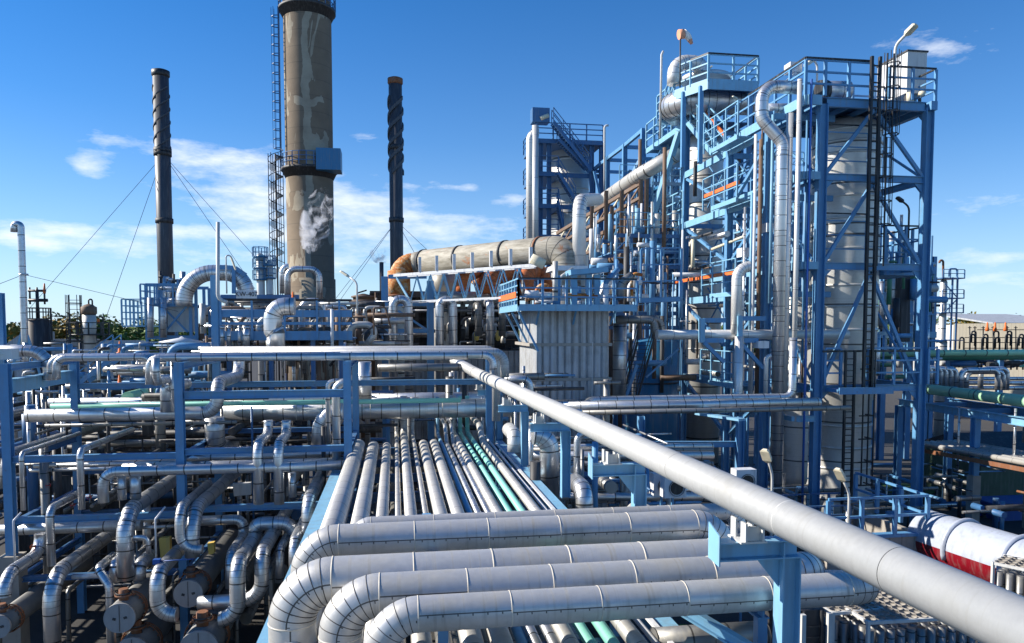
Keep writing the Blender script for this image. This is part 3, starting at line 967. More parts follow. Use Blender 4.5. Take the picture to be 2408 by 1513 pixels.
# pipes along the top, y about 835 in the picture
SP('silver pipe along the top of the left frame with a square drop at its start', .165, A, 365, 1170, 32, 'Z', 1010, 'X', 2400, group=LP, sides=14)
SP('silver pipe nested just inside the square drop at the far left of the frame top', .15, A, 400, 1165, 31.4, 'Z', 1012, 'X', 1075, 'Z', 1190, 'dy', 2.5, group=LP, sides=14)
SP('silver pipe whose loop hangs left of the second blue column, outer line', .16, A, 1058, 1200, 30.8, 'Z', 1012, 'X', 3300, group=LP, sides=14)
SP('inner line of the silver loop left of the second blue column, bending back below', .15, A, 1098, 1012, 30.3, 'Z', 1185, 'Yx', 1190, sides=14, group=LP)
SP('wide silver pipe lying highest on the frame top, ending in a downward elbow', .20, A, 1420, 965, 35.0, 'X', 3500, 'dz', -3.4, mat='clad_near', group=LP, sides=16)
SP('second wide silver pipe on the frame top, just below the highest', .21, A, 1420, 985, 34.0, 'X', 3560, 'Z', 1150, mat='clad_near', group=LP, sides=16)
SP('silver pipe with a slanted start on the frame top, in front of the wide pair', .17, A, 1660, 1002, 33.0, 'X', 3480, 'Z', 1140, group=LP, sides=14)
SP('tall clad tee with a thick hooked elbow above the frame top', .42, A, 2080, 650, 36.5, 'X', 1922, 'Z', 830, 'X', 1945, 'Z', 965, sides=20, R=0.8)
SP('grey pipe coming from the left edge and turning down beside the white box', .24, A, -200, 965, 33, 'X', 345, 'Z', 1170, sides=16, R=.8)
mb = MB(); a_ = at(A, 0, 950, 31.5); b_ = at(A, 82, 1025, 31.5); mb.box(a_ + V((-.6, 0, 0)), V((b_.x, 32.1, b_.z)))
mb.box((b_.x - 1.0, 31.46, b_.z + 0.2), (b_.x - 0.3, 31.5, a_.z - 0.2))
link('junction_box', mb, 'grey_box', label='white electrical box on top of the leftmost blue column', cat='box')
# y about 965
MP = 'silver pipes running across behind the left blue frame'
SP('long silver pipe at mid height of the left frame, ending in an upturned elbow', .27, A, 190, 1422, 32.5, 'X', 1535, 'Z', 1190, 'Yx', 1690, 'Z', 1000, group=MP, sides=18)
SP('thick silver header across the far end of the rack, lit in patches on top', .46, A, 1560, 1398, 36.9, 'X', 3610, group=MP, sides=22, straight=3.6)
SP('grey clad header half hidden behind the thick header at the far rack end', .36, C, 175, 1310, 40.5, 'X', 1105, group=MP, sides=16)
SP('thin mint green line lying behind the long mid height pipes', .12, A, 360, 1355, 36, 'X', 3250, mat='green_teal', group=MP)
SP('pale silver pipe beyond the mint green line, mottled with light', .22, A, 350, 1330, 38, 'X', 2300, group=MP)
SP('pale silver pipe lowest behind the long mid height pipe on the left', .2, A, 420, 1375, 36.8, 'X', 1560, group=MP)
SP('short mint green pipe running away under the back beam of the left frame', .3, A, 900, 1295, 38, 'Yx', 1300, mat='green_pale')
# uprights there
UG = 'silver loops standing between the beams of the left frame'
SP('upright silver loop just left of the second blue column', .22, A, 1172, 1395, 32, 'Z', 1215, 'X', 1245, 'dy', 1.5, group=UG)
SP('slim upright silver pipe hugging the left side of the second blue column', .12, A, 1232, 1390, 31, 'Z', 1040, group=UG)
SP('wide upright pipe dropping under the elbow past the second column', .42, A, 1512, 1430, 33.6, 'Z', 1700, 'dy', 3, group=UG)
SP('hooked silver pipe left of the third column, bending back down', .36, A, 2420, 1390, 33, 'X', 2255, 'Z', 1640, group=UG, sides=16, R=0.9)
SP('tall square silver loop left of the third column, outer line', .10, A, 2420, 1175, 31.5, 'X', 2312, 'Z', 1640, group=UG)
SP('tall square silver loop left of the third column, inner line', .17, A, 2440, 1185, 31, 'X', 2368, 'Z', 1900, group=UG)
SP('grey standpipe behind the third blue column below the frame top', .36, C, 160, 1040, 38, 'Z', 1330, group=UG, sides=16)
# ================================================================ dark pipework low on the left
RG = 'silver risers in front of the dark lower left pipework'
def LL(label, r, x, y, Y, *mv, mat='clad_mid', group=RG, **kw):
    kw.setdefault('sides', 16)
    return pipe(label, r, seq(B, x, y, Y, *mv), mat, group=group, **kw)
LL('silver header across the left frame ending in a down-turned elbow', .19, 730, 520, 29, 'Z', 305, 'X', 2440)
LL('grey pipe lying just behind the silver header on the left, patched with sun', .22, 870, 282, 31, 'X', 2420)
LL('upper grey pipe of the pair above the silver header on the left', .14, 680, 222, 32, 'X', 2400)
LL('long thin grey line above the silver header, left part of the frame', .09, 240, 262, 31.6, 'X', 1250)
LL('second long thin grey line above the silver header on the left', .07, 210, 295, 31.2, 'X', 1250)
LL('first short dropper under the silver header, right of its elbow', .15, 862, 500, 29.2, 'Z', 310)
LL('second short dropper under the silver header, wider', .19, 958, 490, 29.2, 'Z', 310)
LL('small third dropper under the right part of the silver header', .14, 2065, 480, 29.3, 'Z', 310)
LL('grey header entering from the left edge below the lower beam', .22, -150, 722, 31, 'X', 1000)
LL('slimmer grey line continuing right of the leftmost low header', .13, 600, 655, 31.6, 'X', 1240)
LL('bright thin line just under the slimmer low line on the left', .07, 980, 698, 31, 'X', 1240)
LL('thick straight silver riser with a swept back elbow, left of the second column', .29, 890, 1060, 28, 'Z', 600, 'Yx', 1230, R=1.0, sides=20)
LL('thick silver riser swept back just right of the second column', .26, 1358, 900, 28, 'Z', 590, 'Yx', 1720, R=1.0, sides=20)
LL('slim silver riser swept back tight against the second column', .17, 1430, 850, 27.8, 'X', 1272, 'Z', 560, 'Yx', 1470, R=.6)
LL('thick riser at the bottom left, ringed elbow swept back to the right', .27, 376, 1640, 27.5, 'Z', 1050, 'Yx', 800, R=1.0, sides=20)
LL('bent pipe at the far left edge sloping back up to the low header', .21, 30, 1190, 26.8, 'Z', 1040, 'Yx', 292, 'Z', 740, R=.7)
LL('thin upright line with a long sloping run, near the leftmost column', .085, 166, 575, 29, 'Z', 170, 'Yx', 560)
LL('thin upright line with a sloping run, second from the leftmost column', .12, 577, 568, 29, 'Z', 150, 'Yx', 935)
LL('narrow upright pipe crossing the low grey header at the left', .135, 364, 965, 28, 'Z', 565, 'Yx', 570)
LL('left one of two S-bent silver drops between second and third columns', .19, 1826, 530, 29, 'Z', 105, 'Yx', 1895, 'Z', -60)
LL('right one of two S-bent silver drops between second and third columns', .19, 1970, 530, 29, 'Z', 105, 'Yx', 2022, 'Z', -60)
LL('big silver loop with an arch on top and a hooked foot, low centre left', .265, 1545, 1345, 26.3, 'X', 1680, 'Z', 955, 'Yx', 1800, 'Z', 670, 'X', 2085, 'Z', 860, R=.62, sides=20)
LL('silver pipe swept down behind the hooked loop, bending left at its foot', .25, 1400, 1230, 27, 'X', 1850, 'Z', 880, 'Yx', 2040, R=.7, sides=18)
LL('dull silver pipe coming from the left at beam height and dropping in a double bend', .20, 1630, 1120, 28, 'Z', 890, 'Yx', 1720, 'Z', 638, 'X', 1400, R=.55)
LL('slim upright beside the hooked loops, right side', .16, 1975, 1080, 28, 'Z', 860, 'Yx', 2050)
LL('bright bent pipe tucked left of the rack edge beam', .24, 2178, 800, 27.4, 'Z', 510, 'Yx', 2290, R=.6)
LL('silver line right beside the rack edge beam, hooked low', .20, 2080, 1010, 26.5, 'Z', 800, 'Yx', 2200, R=.5)
LL('squiggled slim pipe between the bottom left riser and the left round end', .15, 790, 1640, 27.5, 'Z', 1110, 'P', (690, 985, 27.8), 'Yx', 800, R=.4)
LL('short thick bend beside the squiggled slim pipe', .18, 810, 1080, 28.2, 'Z', 950, 'Yx', 860, R=.3)
LL('fat elbow with a sunlit shoulder between the two grey round ends', .25, 1250, 1310, 26.3, 'X', 1115, 'Z', 1020, 'Yx', 1260, R=.55, sides=18)
LL('thin hooked line beside the thick straight riser', .085, 945, 768, 27.8, 'X', 1045, 'Z', 880)
LL('fat curved stub behind the thick straight riser at its foot', .22, 985, 1060, 28.2, 'Z', 960, 'Yx', 1060, R=.3)
LL('thin crooked conduit left of the second column', .035, 1102, 915, 28, 'Z', 640, 'P', (1165, 550, 28.3), mat='white_paint', rings=0)
LL('thin crooked conduit beside the leftmost column', .035, 106, 950, 28.5, 'Z', 650, 'P', (150, 590, 28.7), mat='white_paint', rings=0)
LL('short white line low under the left beam', .08, 510, 1045, 28.5, 'X', 690, mat='white_paint')
LL('thin upright between the leftmost column and the narrow pipe', .07, 212, 280, 33, 'Z', -60)


def exchanger(label, x, y, Rpx, Y, L=7.0):
    c = at(B, x, y, Y)
    R_ = Rpx / 3 * (c - CAM).dot(FW) / F
    o = thing('heat_exchanger', c, label, 'heat exchanger', 'grey heat exchangers seen end on at the lower left')
    mb = MB(); mb.tube([c + V((0, .05, 0)), c + V((0, L, 0))], R_ * .97, 36); link('shell', mb, 'exchanger', parent=o)
    mb = MB(); mb.tube([c + V((0, 0, 0)), c + V((0, .10, 0))], R_, 36); link('end_cover', mb, 'end_plate', parent=o)
    mb = MB(); mb.bar(c + V((-R_ * .35 - .04, -.012, 0)), c + V((-R_ * .35 + .06, -.012, -.03)), .02, .08); link('tag_plate', mb, 'dark_steel', parent=o)
    mb = MB(); mb.bar(c + V((R_ * .35 - .04, -.012, 0)), c + V((R_ * .35 + .06, -.012, 0.03)), .02, .08); link('tag_plate', mb, 'dark_steel', parent=o)
    mb = MB(); mb.bar(c + V((0, -.012, -R_ * .9)), c + V((0, -.012, R_ * .9)), .012, .02); link('cover_seam', mb, 'seam_dark', parent=o)
    f = MB(); yy = R_ * 1.7
    f.ring(c + V((0, yy, 0)), YV, R_ * 1.18, .07, 36); link('flange', f, 'rust', parent=o)
    f = MB(); f.ring(c + V((0, yy + .16, 0)), YV, R_ * 1.18, .07, 36); link('flange', f, 'rust', parent=o)
    for k in range(16):
        a_ = k * math.pi / 8
        d_ = V((math.cos(a_), 0, math.sin(a_))) * (R_ * 1.09)
        f = MB(); f.tube([c + d_ + V((0, yy - .1, 0)), c + d_ + V((0, yy + .26, 0))], .022, 6)
        link('bolt', f, 'rust', parent=o)
    f = MB(); f.tube([c + V((0, R_ * .9, R_ * .8)), c + V((0, R_ * .9, R_ * 1.7))], R_ * .3, 14); link('nozzle', f, 'rust', parent=o)
    f = MB(); f.ring(c + V((0, R_ * .9, R_ * 1.3)), UPV, R_ * .55, .06, 20); link('nozzle_flange', f, 'rust', parent=o)
    f = MB(); f.ring(c + V((0, R_ * .9, R_ * 1.45)), UPV, R_ * .5, .05, 20); link('nozzle_flange', f, 'dark_steel', parent=o)
    f = MB(); f.box(c + V((-R_ * .7, 3.2, -R_ * 1.6)), c + V((R_ * .7, 3.5, -R_ * .7))); link('saddle', f, 'dark_steel', parent=o)


exchanger('heat exchanger with a grey round end and rusty flange under the thick straight riser', 842, 1338, 106, 26.6)
exchanger('heat exchanger with a grey round end right of the second column, highest of them', 1326, 1166, 98, 27.4)
exchanger('heat exchanger cut off by the left edge of the picture', -20, 1400, 84, 27.0)
exchanger('heat exchanger at the bottom edge below the middle grey round end', 930, 1590, 118, 26.8)
exchanger('heat exchanger at the bottom edge, right of the others and lower', 1400, 1560, 135, 25.8)

random.seed(11)
TG = 'pipes tangled in the dark behind the lower left frame'
TL = 'pipe in the dark tangle behind the lower left frame'
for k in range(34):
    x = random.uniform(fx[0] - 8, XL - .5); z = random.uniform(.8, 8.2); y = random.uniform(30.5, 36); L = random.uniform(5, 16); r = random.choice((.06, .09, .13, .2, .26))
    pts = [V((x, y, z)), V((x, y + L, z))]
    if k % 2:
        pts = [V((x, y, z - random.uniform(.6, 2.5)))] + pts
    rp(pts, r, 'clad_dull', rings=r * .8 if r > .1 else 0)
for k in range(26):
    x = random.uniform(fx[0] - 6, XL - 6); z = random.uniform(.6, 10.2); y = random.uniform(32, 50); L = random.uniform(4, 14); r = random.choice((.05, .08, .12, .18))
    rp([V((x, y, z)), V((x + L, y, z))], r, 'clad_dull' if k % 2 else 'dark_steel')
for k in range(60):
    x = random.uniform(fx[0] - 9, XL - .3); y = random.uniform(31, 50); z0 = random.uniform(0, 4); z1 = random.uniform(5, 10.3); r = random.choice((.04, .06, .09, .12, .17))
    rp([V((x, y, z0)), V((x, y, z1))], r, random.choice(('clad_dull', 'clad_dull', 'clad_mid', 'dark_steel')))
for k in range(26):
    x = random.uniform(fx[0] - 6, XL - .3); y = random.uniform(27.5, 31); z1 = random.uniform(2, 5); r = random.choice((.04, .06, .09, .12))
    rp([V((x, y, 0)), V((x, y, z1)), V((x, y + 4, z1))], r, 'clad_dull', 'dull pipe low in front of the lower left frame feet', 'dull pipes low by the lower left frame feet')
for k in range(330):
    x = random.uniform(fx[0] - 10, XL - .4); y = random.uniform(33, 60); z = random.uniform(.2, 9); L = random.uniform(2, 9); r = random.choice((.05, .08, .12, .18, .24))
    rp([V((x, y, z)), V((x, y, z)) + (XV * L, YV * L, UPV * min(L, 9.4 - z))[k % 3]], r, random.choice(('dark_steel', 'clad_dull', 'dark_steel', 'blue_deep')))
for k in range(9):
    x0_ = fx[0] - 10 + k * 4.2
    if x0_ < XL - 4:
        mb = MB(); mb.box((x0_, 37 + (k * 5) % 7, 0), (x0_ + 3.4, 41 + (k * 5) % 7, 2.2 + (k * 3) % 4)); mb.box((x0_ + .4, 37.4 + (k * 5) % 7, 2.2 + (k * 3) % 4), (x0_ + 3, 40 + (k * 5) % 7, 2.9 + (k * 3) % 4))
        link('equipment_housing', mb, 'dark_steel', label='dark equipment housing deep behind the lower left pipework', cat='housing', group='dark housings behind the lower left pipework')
for k, (x, y, Y, m_) in enumerate(((340, 400, 30.5, 'red'), (512, 540, 30, 'red'), (628, 483, 30, 'red'), (432, 640, 30, 'red'), (230, 835, 29, 'orange'), (215, 650, 30.5, 'red'))):
    c = at(B, x, y, Y)
    o = thing('valve', c, ('small red hand valve in the lower left pipework, %s' if m_ == 'red' else 'small orange hand valve in the lower left pipework%.0s') % ('nearest the left column', 'under the narrow pipe', 'beside the upright line', 'above the low header', '', 'over the grey header')[k], 'valve', 'small coloured hand valves')
    mb = MB(); mb.ring(c, YV, .09, .03, 12); mb.bar(c - XV * .08, c + XV * .08, .02, .02); link('handwheel', mb, m_, parent=o)
    mb = MB(); mb.tube([c + V((0, .3, 0)), c], .035, 8); link('stem', mb, 'dark_steel', parent=o)
for lab, x0, y0, x1, y1, Y in (('yellow insulation sheet in a gap between second column and thick riser', 1120, 775, 1200, 900, 30.5), ('small yellow insulation sheet right of the second column', 1462, 810, 1510, 880, 30.5), ('pale boxes behind the S-bent drops', 1640, 390, 1770, 465, 33)):
    a_, b_ = at(B, x0, y0, Y), at(B, x1, y1, Y)
    mb = MB(); mb.prism([a_, V((b_.x, a_.y, a_.z + .03)), b_, V((a_.x + .05, a_.y, b_.z - .05))], V((0, .25, 0))); link('insulation_cover', mb, 'yellow' if 'yellow' in lab else 'grey_box', label=lab, cat='cover')
a_ = at(B, 1108, 935, 26.8); mb = MB(); mb.box(a_ + V((-.12, -.1, -.08)), a_ + V((.12, .1, .08))); mb.tube([a_ + V((.1, 0, 0)), a_ + V((1.2, 0, .02))], .02, 6)
link('actuator', mb, 'bin_blue', label='small bright blue actuator between the two upper round ends', cat='actuator')

# ================================================================ far left background
def vessel(o, c, prof, mat='clad_far', name='shell', sides=28):
    mb = MB(); mb.lathe(c, prof, sides); return link(name, mb, mat, parent=o)


def ground_at(T, x, y, Y):
    p = at(T, x, y, Y)
    return V((p.x, p.y, 0))


# hooked vent
p = at(A, 168, 780, 50)
o = thing('vent_pipe', V((p.x, p.y, 0)), 'tall thin grey vent pipe with a hooked top at the far left', 'vent pipe')
q = seq(A, 172, 780, 50, 'Z', 70, 'X', 98, 'Z', 125)
mb = MB(); mb.tube([V((q[0].x, q[0].y, 5))] + q, .2, 14, R=.38); mb.ring(at(A, 167, 425, 50), UPV, .26, .1, 14)
link('stem', mb, 'clad_mid', parent=o)
for dx in (-1.4, 1.4):
    mb = MB(); mb.bar(V((p.x, p.y, p.z)), V((p.x + dx, p.y, 8)), .12, .12); link('brace', mb, 'blue_light', parent=o)
for dx in (-7, 9):
    mb = MB(); mb.bar(at(A, 167, 425, 50), V((p.x + dx, p.y, 13.2 if dx < 0 else 14)), .025, .025); link('guy_wire', mb, 'dark_steel', parent=o)

o = thing('steel_column', ground_at(A, 8, 560, 34), 'blue steel column cut by the far left edge', 'column')
a_ = at(A, 4, 555, 34); mb = MB(); mb.ib(V((a_.x, a_.y, 0)), a_, .28, .2); link('post', mb, 'blue', parent=o)

# dark drum with caged top
c = ground_at(A, 268, 740, 60); zt = at(A, 268, 737, 60).z
o = thing('drum', c, 'dark drum with a caged platform and orange capped valves on top, far left', 'vessel')
vessel(o, c, [(.78, 0), (.78, zt - .1), (.6, zt)], 'dark_steel')
mb = MB(); zp = at(A, 268, 662, 60).z
for k in range(12):
    a0, a1 = k * math.pi / 6, (k + 1) * math.pi / 6
    p0, p1 = c + V((math.cos(a0) * .85, math.sin(a0) * .85, 0)), c + V((math.cos(a1) * .85, math.sin(a1) * .85, 0))
    for zz in (zt, zt + .5, zp):
        mb.bar(p0 + UPV * zz, p1 + UPV * zz, .06, .06)
    mb.bar(p0 + UPV * zt, p0 + UPV * zp, .06, .06)
link('cage', mb, 'dark_steel', parent=o)
mb = MB(); zz = at(A, 268, 530, 60).z
mb.tube([c + UPV * zt, c + UPV * zz], .12, 8); mb.tube([c + V((-.6, 0, zz - .1)), c + V((.6, 0, zz - .1))], .09, 8); mb.tube([c + V((-.6, 0, zz - .8)), c + V((.7, 0, zz - .8))], .12, 8)
for dx in (-.5, 0, .5):
    mb.tube([c + V((dx, 0, zz - 1.1)), c + V((dx, 0, zz + .15))], .07, 8)
link('valve_tree', mb, 'black', parent=o)
mb = MB(); mb.tube([c + V((.5, 0, zz - .3)), c + V((.52, 0, zz + .45))], .11, 8, r2=.05); link('cap', mb, 'orange', parent=o)
mb = MB(); rail(mb, [c + V((.9, 0, zt - 1.6)), c + V((3.4, 0, zt - 1.6)), c + V((3.4, 3, zt - 1.6))], 1.8, 2, 1.2, .07)
mb.box(c + V((.8, -.1, zt - 1.7)), c + V((3.5, 3, zt - 1.62)))
link('walkway', mb, 'dark_steel', parent=o)

# brown domed column
c = ground_at(A, 628, 700, 60); z = lambda y: at(A, 628, y, 60).z
o = thing('distillation_column', c, 'slender grey column with a brown banded dome, left of the treetops', 'column')
vessel(o, c, [(.40, 0), (.40, z(840)), (.46, z(820)), (.46, z(705))])
vessel(o, c, [(.46, z(707)), (.54, z(700)), (.54, z(655)), (.40, z(648)), (.32, z(640)), (.05, z(632))], 'brown_steel', 'dome')
mb = MB(); mb.tube([c + UPV * z(635), c + UPV * z(600), c + V((.25, 0, z(600))), c + V((.25, 0, z(640)))], .06, 8); link('vent', mb, 'black', parent=o)
mb = MB(); zz = z(845); mb.lathe(c, [(.5, zz - .08), (1.35, zz - .08), (1.35, zz), (.5, zz)], 12)
P_ = [c + V((math.cos(a_) * 1.35, math.sin(a_) * 1.35, zz)) for a_ in [k * math.pi / 5 for k in range(10)]]
rail(mb, P_, .85, 2, 1, .06, closed=True)
link('platform', mb, 'black', parent=o)
for sg in (-1, 1):
    mb = MB(); mb.bar(c + V((sg * .45, 0, z(910))), c + V((sg * 1.3, 0, zz - .1)), .09, .09); link('strut', mb, 'black', parent=o)
mb = MB(); mb.tube([c + V((.75, -.3, zz + .8)), c + V((.75, -.3, zz + 1.15))], .1, 8); link('beacon', mb, 'orange', parent=o)
c = ground_at(A, 528, 700, 61)
o = thing('ladder_mast', c, 'caged ladder mast rising left of the brown domed column', 'ladder')
mb = MB(); ladder(mb, c, at(A, 528, 570, 61).z, .8, cage=True, t=.08, cr=.5); link('ladder', mb, 'dark_steel', parent=o)

# hopper unit with the curved duct
Y0 = 58
xx = [at(A, v, 700, Y0).x for v in (1035, 1130, 1345, 1385)]
zz = [at(A, 1200, v, Y0).z for v in (1010, 870, 640, 500)]
o = thing('hopper_unit', (xx[0], Y0, 0), 'blue framed unit with a grey hopper beneath the big curved duct', 'process unit')
for x in xx:
    for dy in (0, 4):
        mb = MB(); mb.bar(V((x, Y0 + dy, 0)), V((x, Y0 + dy, zz[3])), .2, .2); link('column', mb, 'blue', parent=o)
for k, z_ in enumerate(zz[1:]):
    for dy in (0, 4):
        mb = MB(); mb.bar(V((xx[0], Y0 + dy - .12, z_)), V((xx[3], Y0 + dy - .12, z_)), .02, .24); link('beam', mb, 'blue', parent=o)
    mb = MB()
    mb.box((xx[0], Y0, z_ - .04), (xx[3], Y0 + 4, z_ + .02)) if k < 2 else None
    link('floor', mb, 'blue', parent=o)
mb = MB(); rail(mb, [V((xx[0] - .3, Y0 + 4, zz[2])), V((xx[0] - .3, Y0 - .3, zz[2])), V((xx[2], Y0 - .3, zz[2]))], 1.5, 3, 1, .07); link('railing', mb, 'blue', parent=o)
mb = MB(); rail(mb, [V((xx[0] - 1.6, Y0 + 4, zz[2] - 1.5)), V((xx[0] - 1.6, Y0 - .3, zz[2] - 1.5)), V((xx[0], Y0 - .3, zz[2] - 1.5))], 1.9, 4, .8, .07); mb.box((xx[0] - 1.6, Y0 - .3, zz[2] - 1.6), (xx[0], Y0 + 4, zz[2] - 1.5)); link('side_platform', mb, 'blue_light', parent=o)
a_, b_ = at(A, 1180, 650, Y0 + .6), at(A, 1340, 830, Y0 + .6)
mb = MB(); mb.box((a_.x, a_.y, b_.z), (b_.x, a_.y + 2.5, a_.z)); link('hopper', mb, 'grey_box', parent=o)
mb = MB(); mb.bar(V((a_.x - .2, Y0, a_.z)), V((b_.x, Y0, b_.z)), .1, .14); mb.bar(V((a_.x, Y0 - .12, b_.z)), V((b_.x, Y0 - .12, a_.z)), .1, .14); link('cross_brace', mb, 'blue', parent=o)
for x_, w_ in ((1062, .22), (1150, .2), (1165, .12)):
    mb = MB(); mb.tube([at(A, x_, 870, Y0 - .5), at(A, x_, 590, Y0 - .5)], w_, 10); link('riser', mb, 'clad_mid', parent=o)
mb = MB(); mb.tube([at(A, 1240, 640, Y0 + 1), at(A, 1240, 590, Y0 + 1)], .9, 16, r2=.7); mb.tube([at(A, 1120, 520, Y0), at(A, 1370, 520, Y0)], .18, 10); link('inlet', mb, 'clad_mid', parent=o)
for k in range(7):
    mb = MB(); x_ = 1130 + k * 32; mb.tube([at(A, x_, 620, Y0 + 2), at(A, x_, 400 + (k * 37) % 90, Y0 + 2)], .1 + .05 * (k % 3), 8); mb.tube([at(A, x_ - 8, 440 + 10 * k, Y0 + 2), at(A, x_ + 30, 440 + 10 * k, Y0 + 2)], .12, 8); link('top_piping', mb, random.choice(('clad_mid', 'dark_steel')), parent=o)
pipe('big clad duct arching over from the hopper unit to the right', .58, seq(A, 1300, 650, 57.5, 'Z', 410, 'X', 1735, 'Z', 560), 'clad_mid', R=2.1, sides=24, rings=.25, name='duct', cat='duct', nb=10)
o = thing('duct_guard', at(A, 1540, 380, 57), 'blue walkway guard along the top of the arching duct', 'railing')
mb = MB(); P_ = [at(A, 1520, 372, 56.8), at(A, 1660, 378, 56.8), at(A, 1735, 430, 56.8)]
for i in range(2): mb.bar(P_[i], P_[i + 1], .12, .3)
mb.bar(at(A, 1650, 380, 56.8), at(A, 1650, 560, 56.8), .25, .25); link('guard', mb, 'blue', parent=o)

# tall blue column with lightning mast, nearer
a_ = at(A, 1512, 430, 42)
o = thing('steel_column', V((a_.x, a_.y, 0)), 'tall blue steel column standing above the pipes left of the chimney', 'column')
mb = MB(); mb.ib(V((a_.x, 42, 0)), a_, .36, .36, up=YV); link('post', mb, 'blue', parent=o)
a_ = at(A, 1537, 55, 41.6)
o = thing('mast', at(A, 1537, 600, 41.6), 'thin pale mast rising beside the tall blue column', 'mast')
mb = MB(); mb.tube([at(A, 1600, 620, 41.6), at(A, 1537, 600, 41.6), a_], .1, 8, R=.4); link('pole', mb, 'grey_box', parent=o)

# conical hat tank
c = ground_at(A, 1282, 895, 46); z = lambda y: at(A, 1282, y, 46).z
o = thing('ventilator', c, 'round ventilator with a flat conical hat on thin posts', 'ventilator')
mb = MB(); mb.lathe(c, [(1.22, z(905)), (1.24, z(898)), (.15, z(872)), (.02, z(860))], 28); link('hat', mb, 'white_paint', parent=o)
mb = MB(); mb.lathe(c, [(.9, z(990) - .5), (.75, z(955)), (.28, z(915))], 24); link('cowl', mb, 'dark_steel', parent=o)
for k in range(8):
    a_ = k * math.pi / 4 + .3
    mb = MB(); mb.bar(c + V((math.cos(a_) * 1.05, math.sin(a_) * 1.05, z(1000))), c + V((math.cos(a_) * 1.05, math.sin(a_) * 1.05, z(903))), .05, .05); link('post', mb, 'grey_box', parent=o)

# blue railed platform in front of the chimney
Y0 = 44
xl, xr = at(A, 1545, 700, Y0).x, at(C, 75, 700, Y0).x
o = thing('platform', (xl, Y0, 0), 'wide blue steel platform with black handrail in front of the chimney foot', 'platform')
for row, h_ in ((700, .40), (770, .16), (856, .52)):
    mb = MB(); z_ = at(A, 1900, row, Y0).z; mb.bar(V((xl, Y0, z_)), V((xr, Y0, z_)), .14, h_); link('beam', mb, 'blue', parent=o)
for v in (1560, 1780, 2010, 2238, 2395):
    mb = MB(); x_ = at(A, v, 700, Y0).x; mb.bar(V((x_, Y0 - .13, at(A, v, 880, Y0).z)), V((x_, Y0 - .13, at(A, v, 610, Y0).z)), .11, .11); link('post', mb, 'blue', parent=o)
mb = MB(); z_ = at(A, 1900, 605, Y0).z; mb.bar(V((xl, Y0 - .13, z_)), V((xr, Y0 - .13, z_)), .09, .14); link('handrail', mb, 'black', parent=o)
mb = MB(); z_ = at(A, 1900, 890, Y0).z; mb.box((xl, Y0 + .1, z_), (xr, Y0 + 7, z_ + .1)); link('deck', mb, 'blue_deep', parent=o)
for v in (1600, 1900, 2200, 2400):
    mb = MB(); x_ = at(A, v, 700, Y0).x; mb.bar(V((x_, Y0 + .4, 0)), V((x_, Y0 + .4, z_)), .25, .25); link('leg', mb, 'blue_deep', parent=o)
mb = MB(); mb.bar(at(A, 1560, 590, Y0), at(A, 2110, 590, Y0), .3, .35); link('cable_tray', mb, 'blue_deep', parent=o)
# sign
a_, b_ = at(A, 1665, 535, Y0 - .4), at(A, 1812, 594, Y0 - .4)
o = thing('sign', (a_.x, a_.y, b_.z), 'white equipment sign reading KW-407 on the blue platform rail', 'sign')
mb = MB(); mb.box((a_.x, a_.y, b_.z), (b_.x, a_.y + .06, a_.z)); link('board', mb, 'white_paint', parent=o)


def text(s, loc, size, mat, parent, rot=(math.radians(90), 0, 0), ext=.01, sx=1.0):
    cu = bpy.data.curves.new('lettering', 'FONT'); cu.body = s; cu.size = size; cu.extrude = ext; cu.align_x = 'CENTER'; cu.align_y = 'CENTER'
    cu.offset = 0
    tmp = bpy.data.objects.new('tmp', cu); COL.objects.link(tmp)
    bpy.context.view_layer.update()
    me = bpy.data.meshes.new_from_object(tmp.evaluated_get(bpy.context.evaluated_depsgraph_get()))
    bpy.data.objects.remove(tmp)
    me.materials.clear(); me.materials.append(MATS[mat])
    ob = bpy.data.objects.new('lettering', me); COL.objects.link(ob)
    ob.parent = parent; ob.location = V(loc) - V(parent['_o']); ob.rotation_euler = rot; ob.scale = (sx, 1, 1)
    return ob


text('KW-407', ((a_.x + b_.x) / 2, a_.y - .02, (a_.z + b_.z) / 2), .36, 'black', o, sx=.95)
# white stubs and machinery under / behind the platform
for i, v in enumerate((1558, 1615, 1690, 1737)):
    p0 = at(A, v, 940, 43); p1 = at(A, v, 785, 43); r = (.2, .1, .09, .2)[i]
    mb = MB(); mb.tube([p0, p1], r, 12, straight=.5)
    mb.ring(p1 - UPV * .1, UPV, r * 1.1, .12, 12)
    link('standpipe', mb, ['clad_mid', 'seam_dark'], label=('thick white standpipe nearest the tall blue column', 'thin white standpipe second from the tall blue column', 'thin white standpipe third from the tall blue column', 'thick white standpipe furthest from the tall blue column')[i], cat='pipe', group='white standpipes in front of the blue platform')
pipe('slim white upright in front of the right part of the blue platform', .09, seq(A, 2345, 960, 43, 'Z', 670), 'white_paint')
pipe('silver inverted U pipe before the chimney foot', .24, seq(A, 2030, 610, 60, 'Z', 385, 'X', 2252, 'Z', 610), 'clad_mid', R=.7)
pipe('short pale upright left of the inverted U pipe before the chimney', .26, seq(A, 1996, 560, 61, 'Z', 370, 'X', 2035), 'clad_mid', R=.5)
random.seed(5)
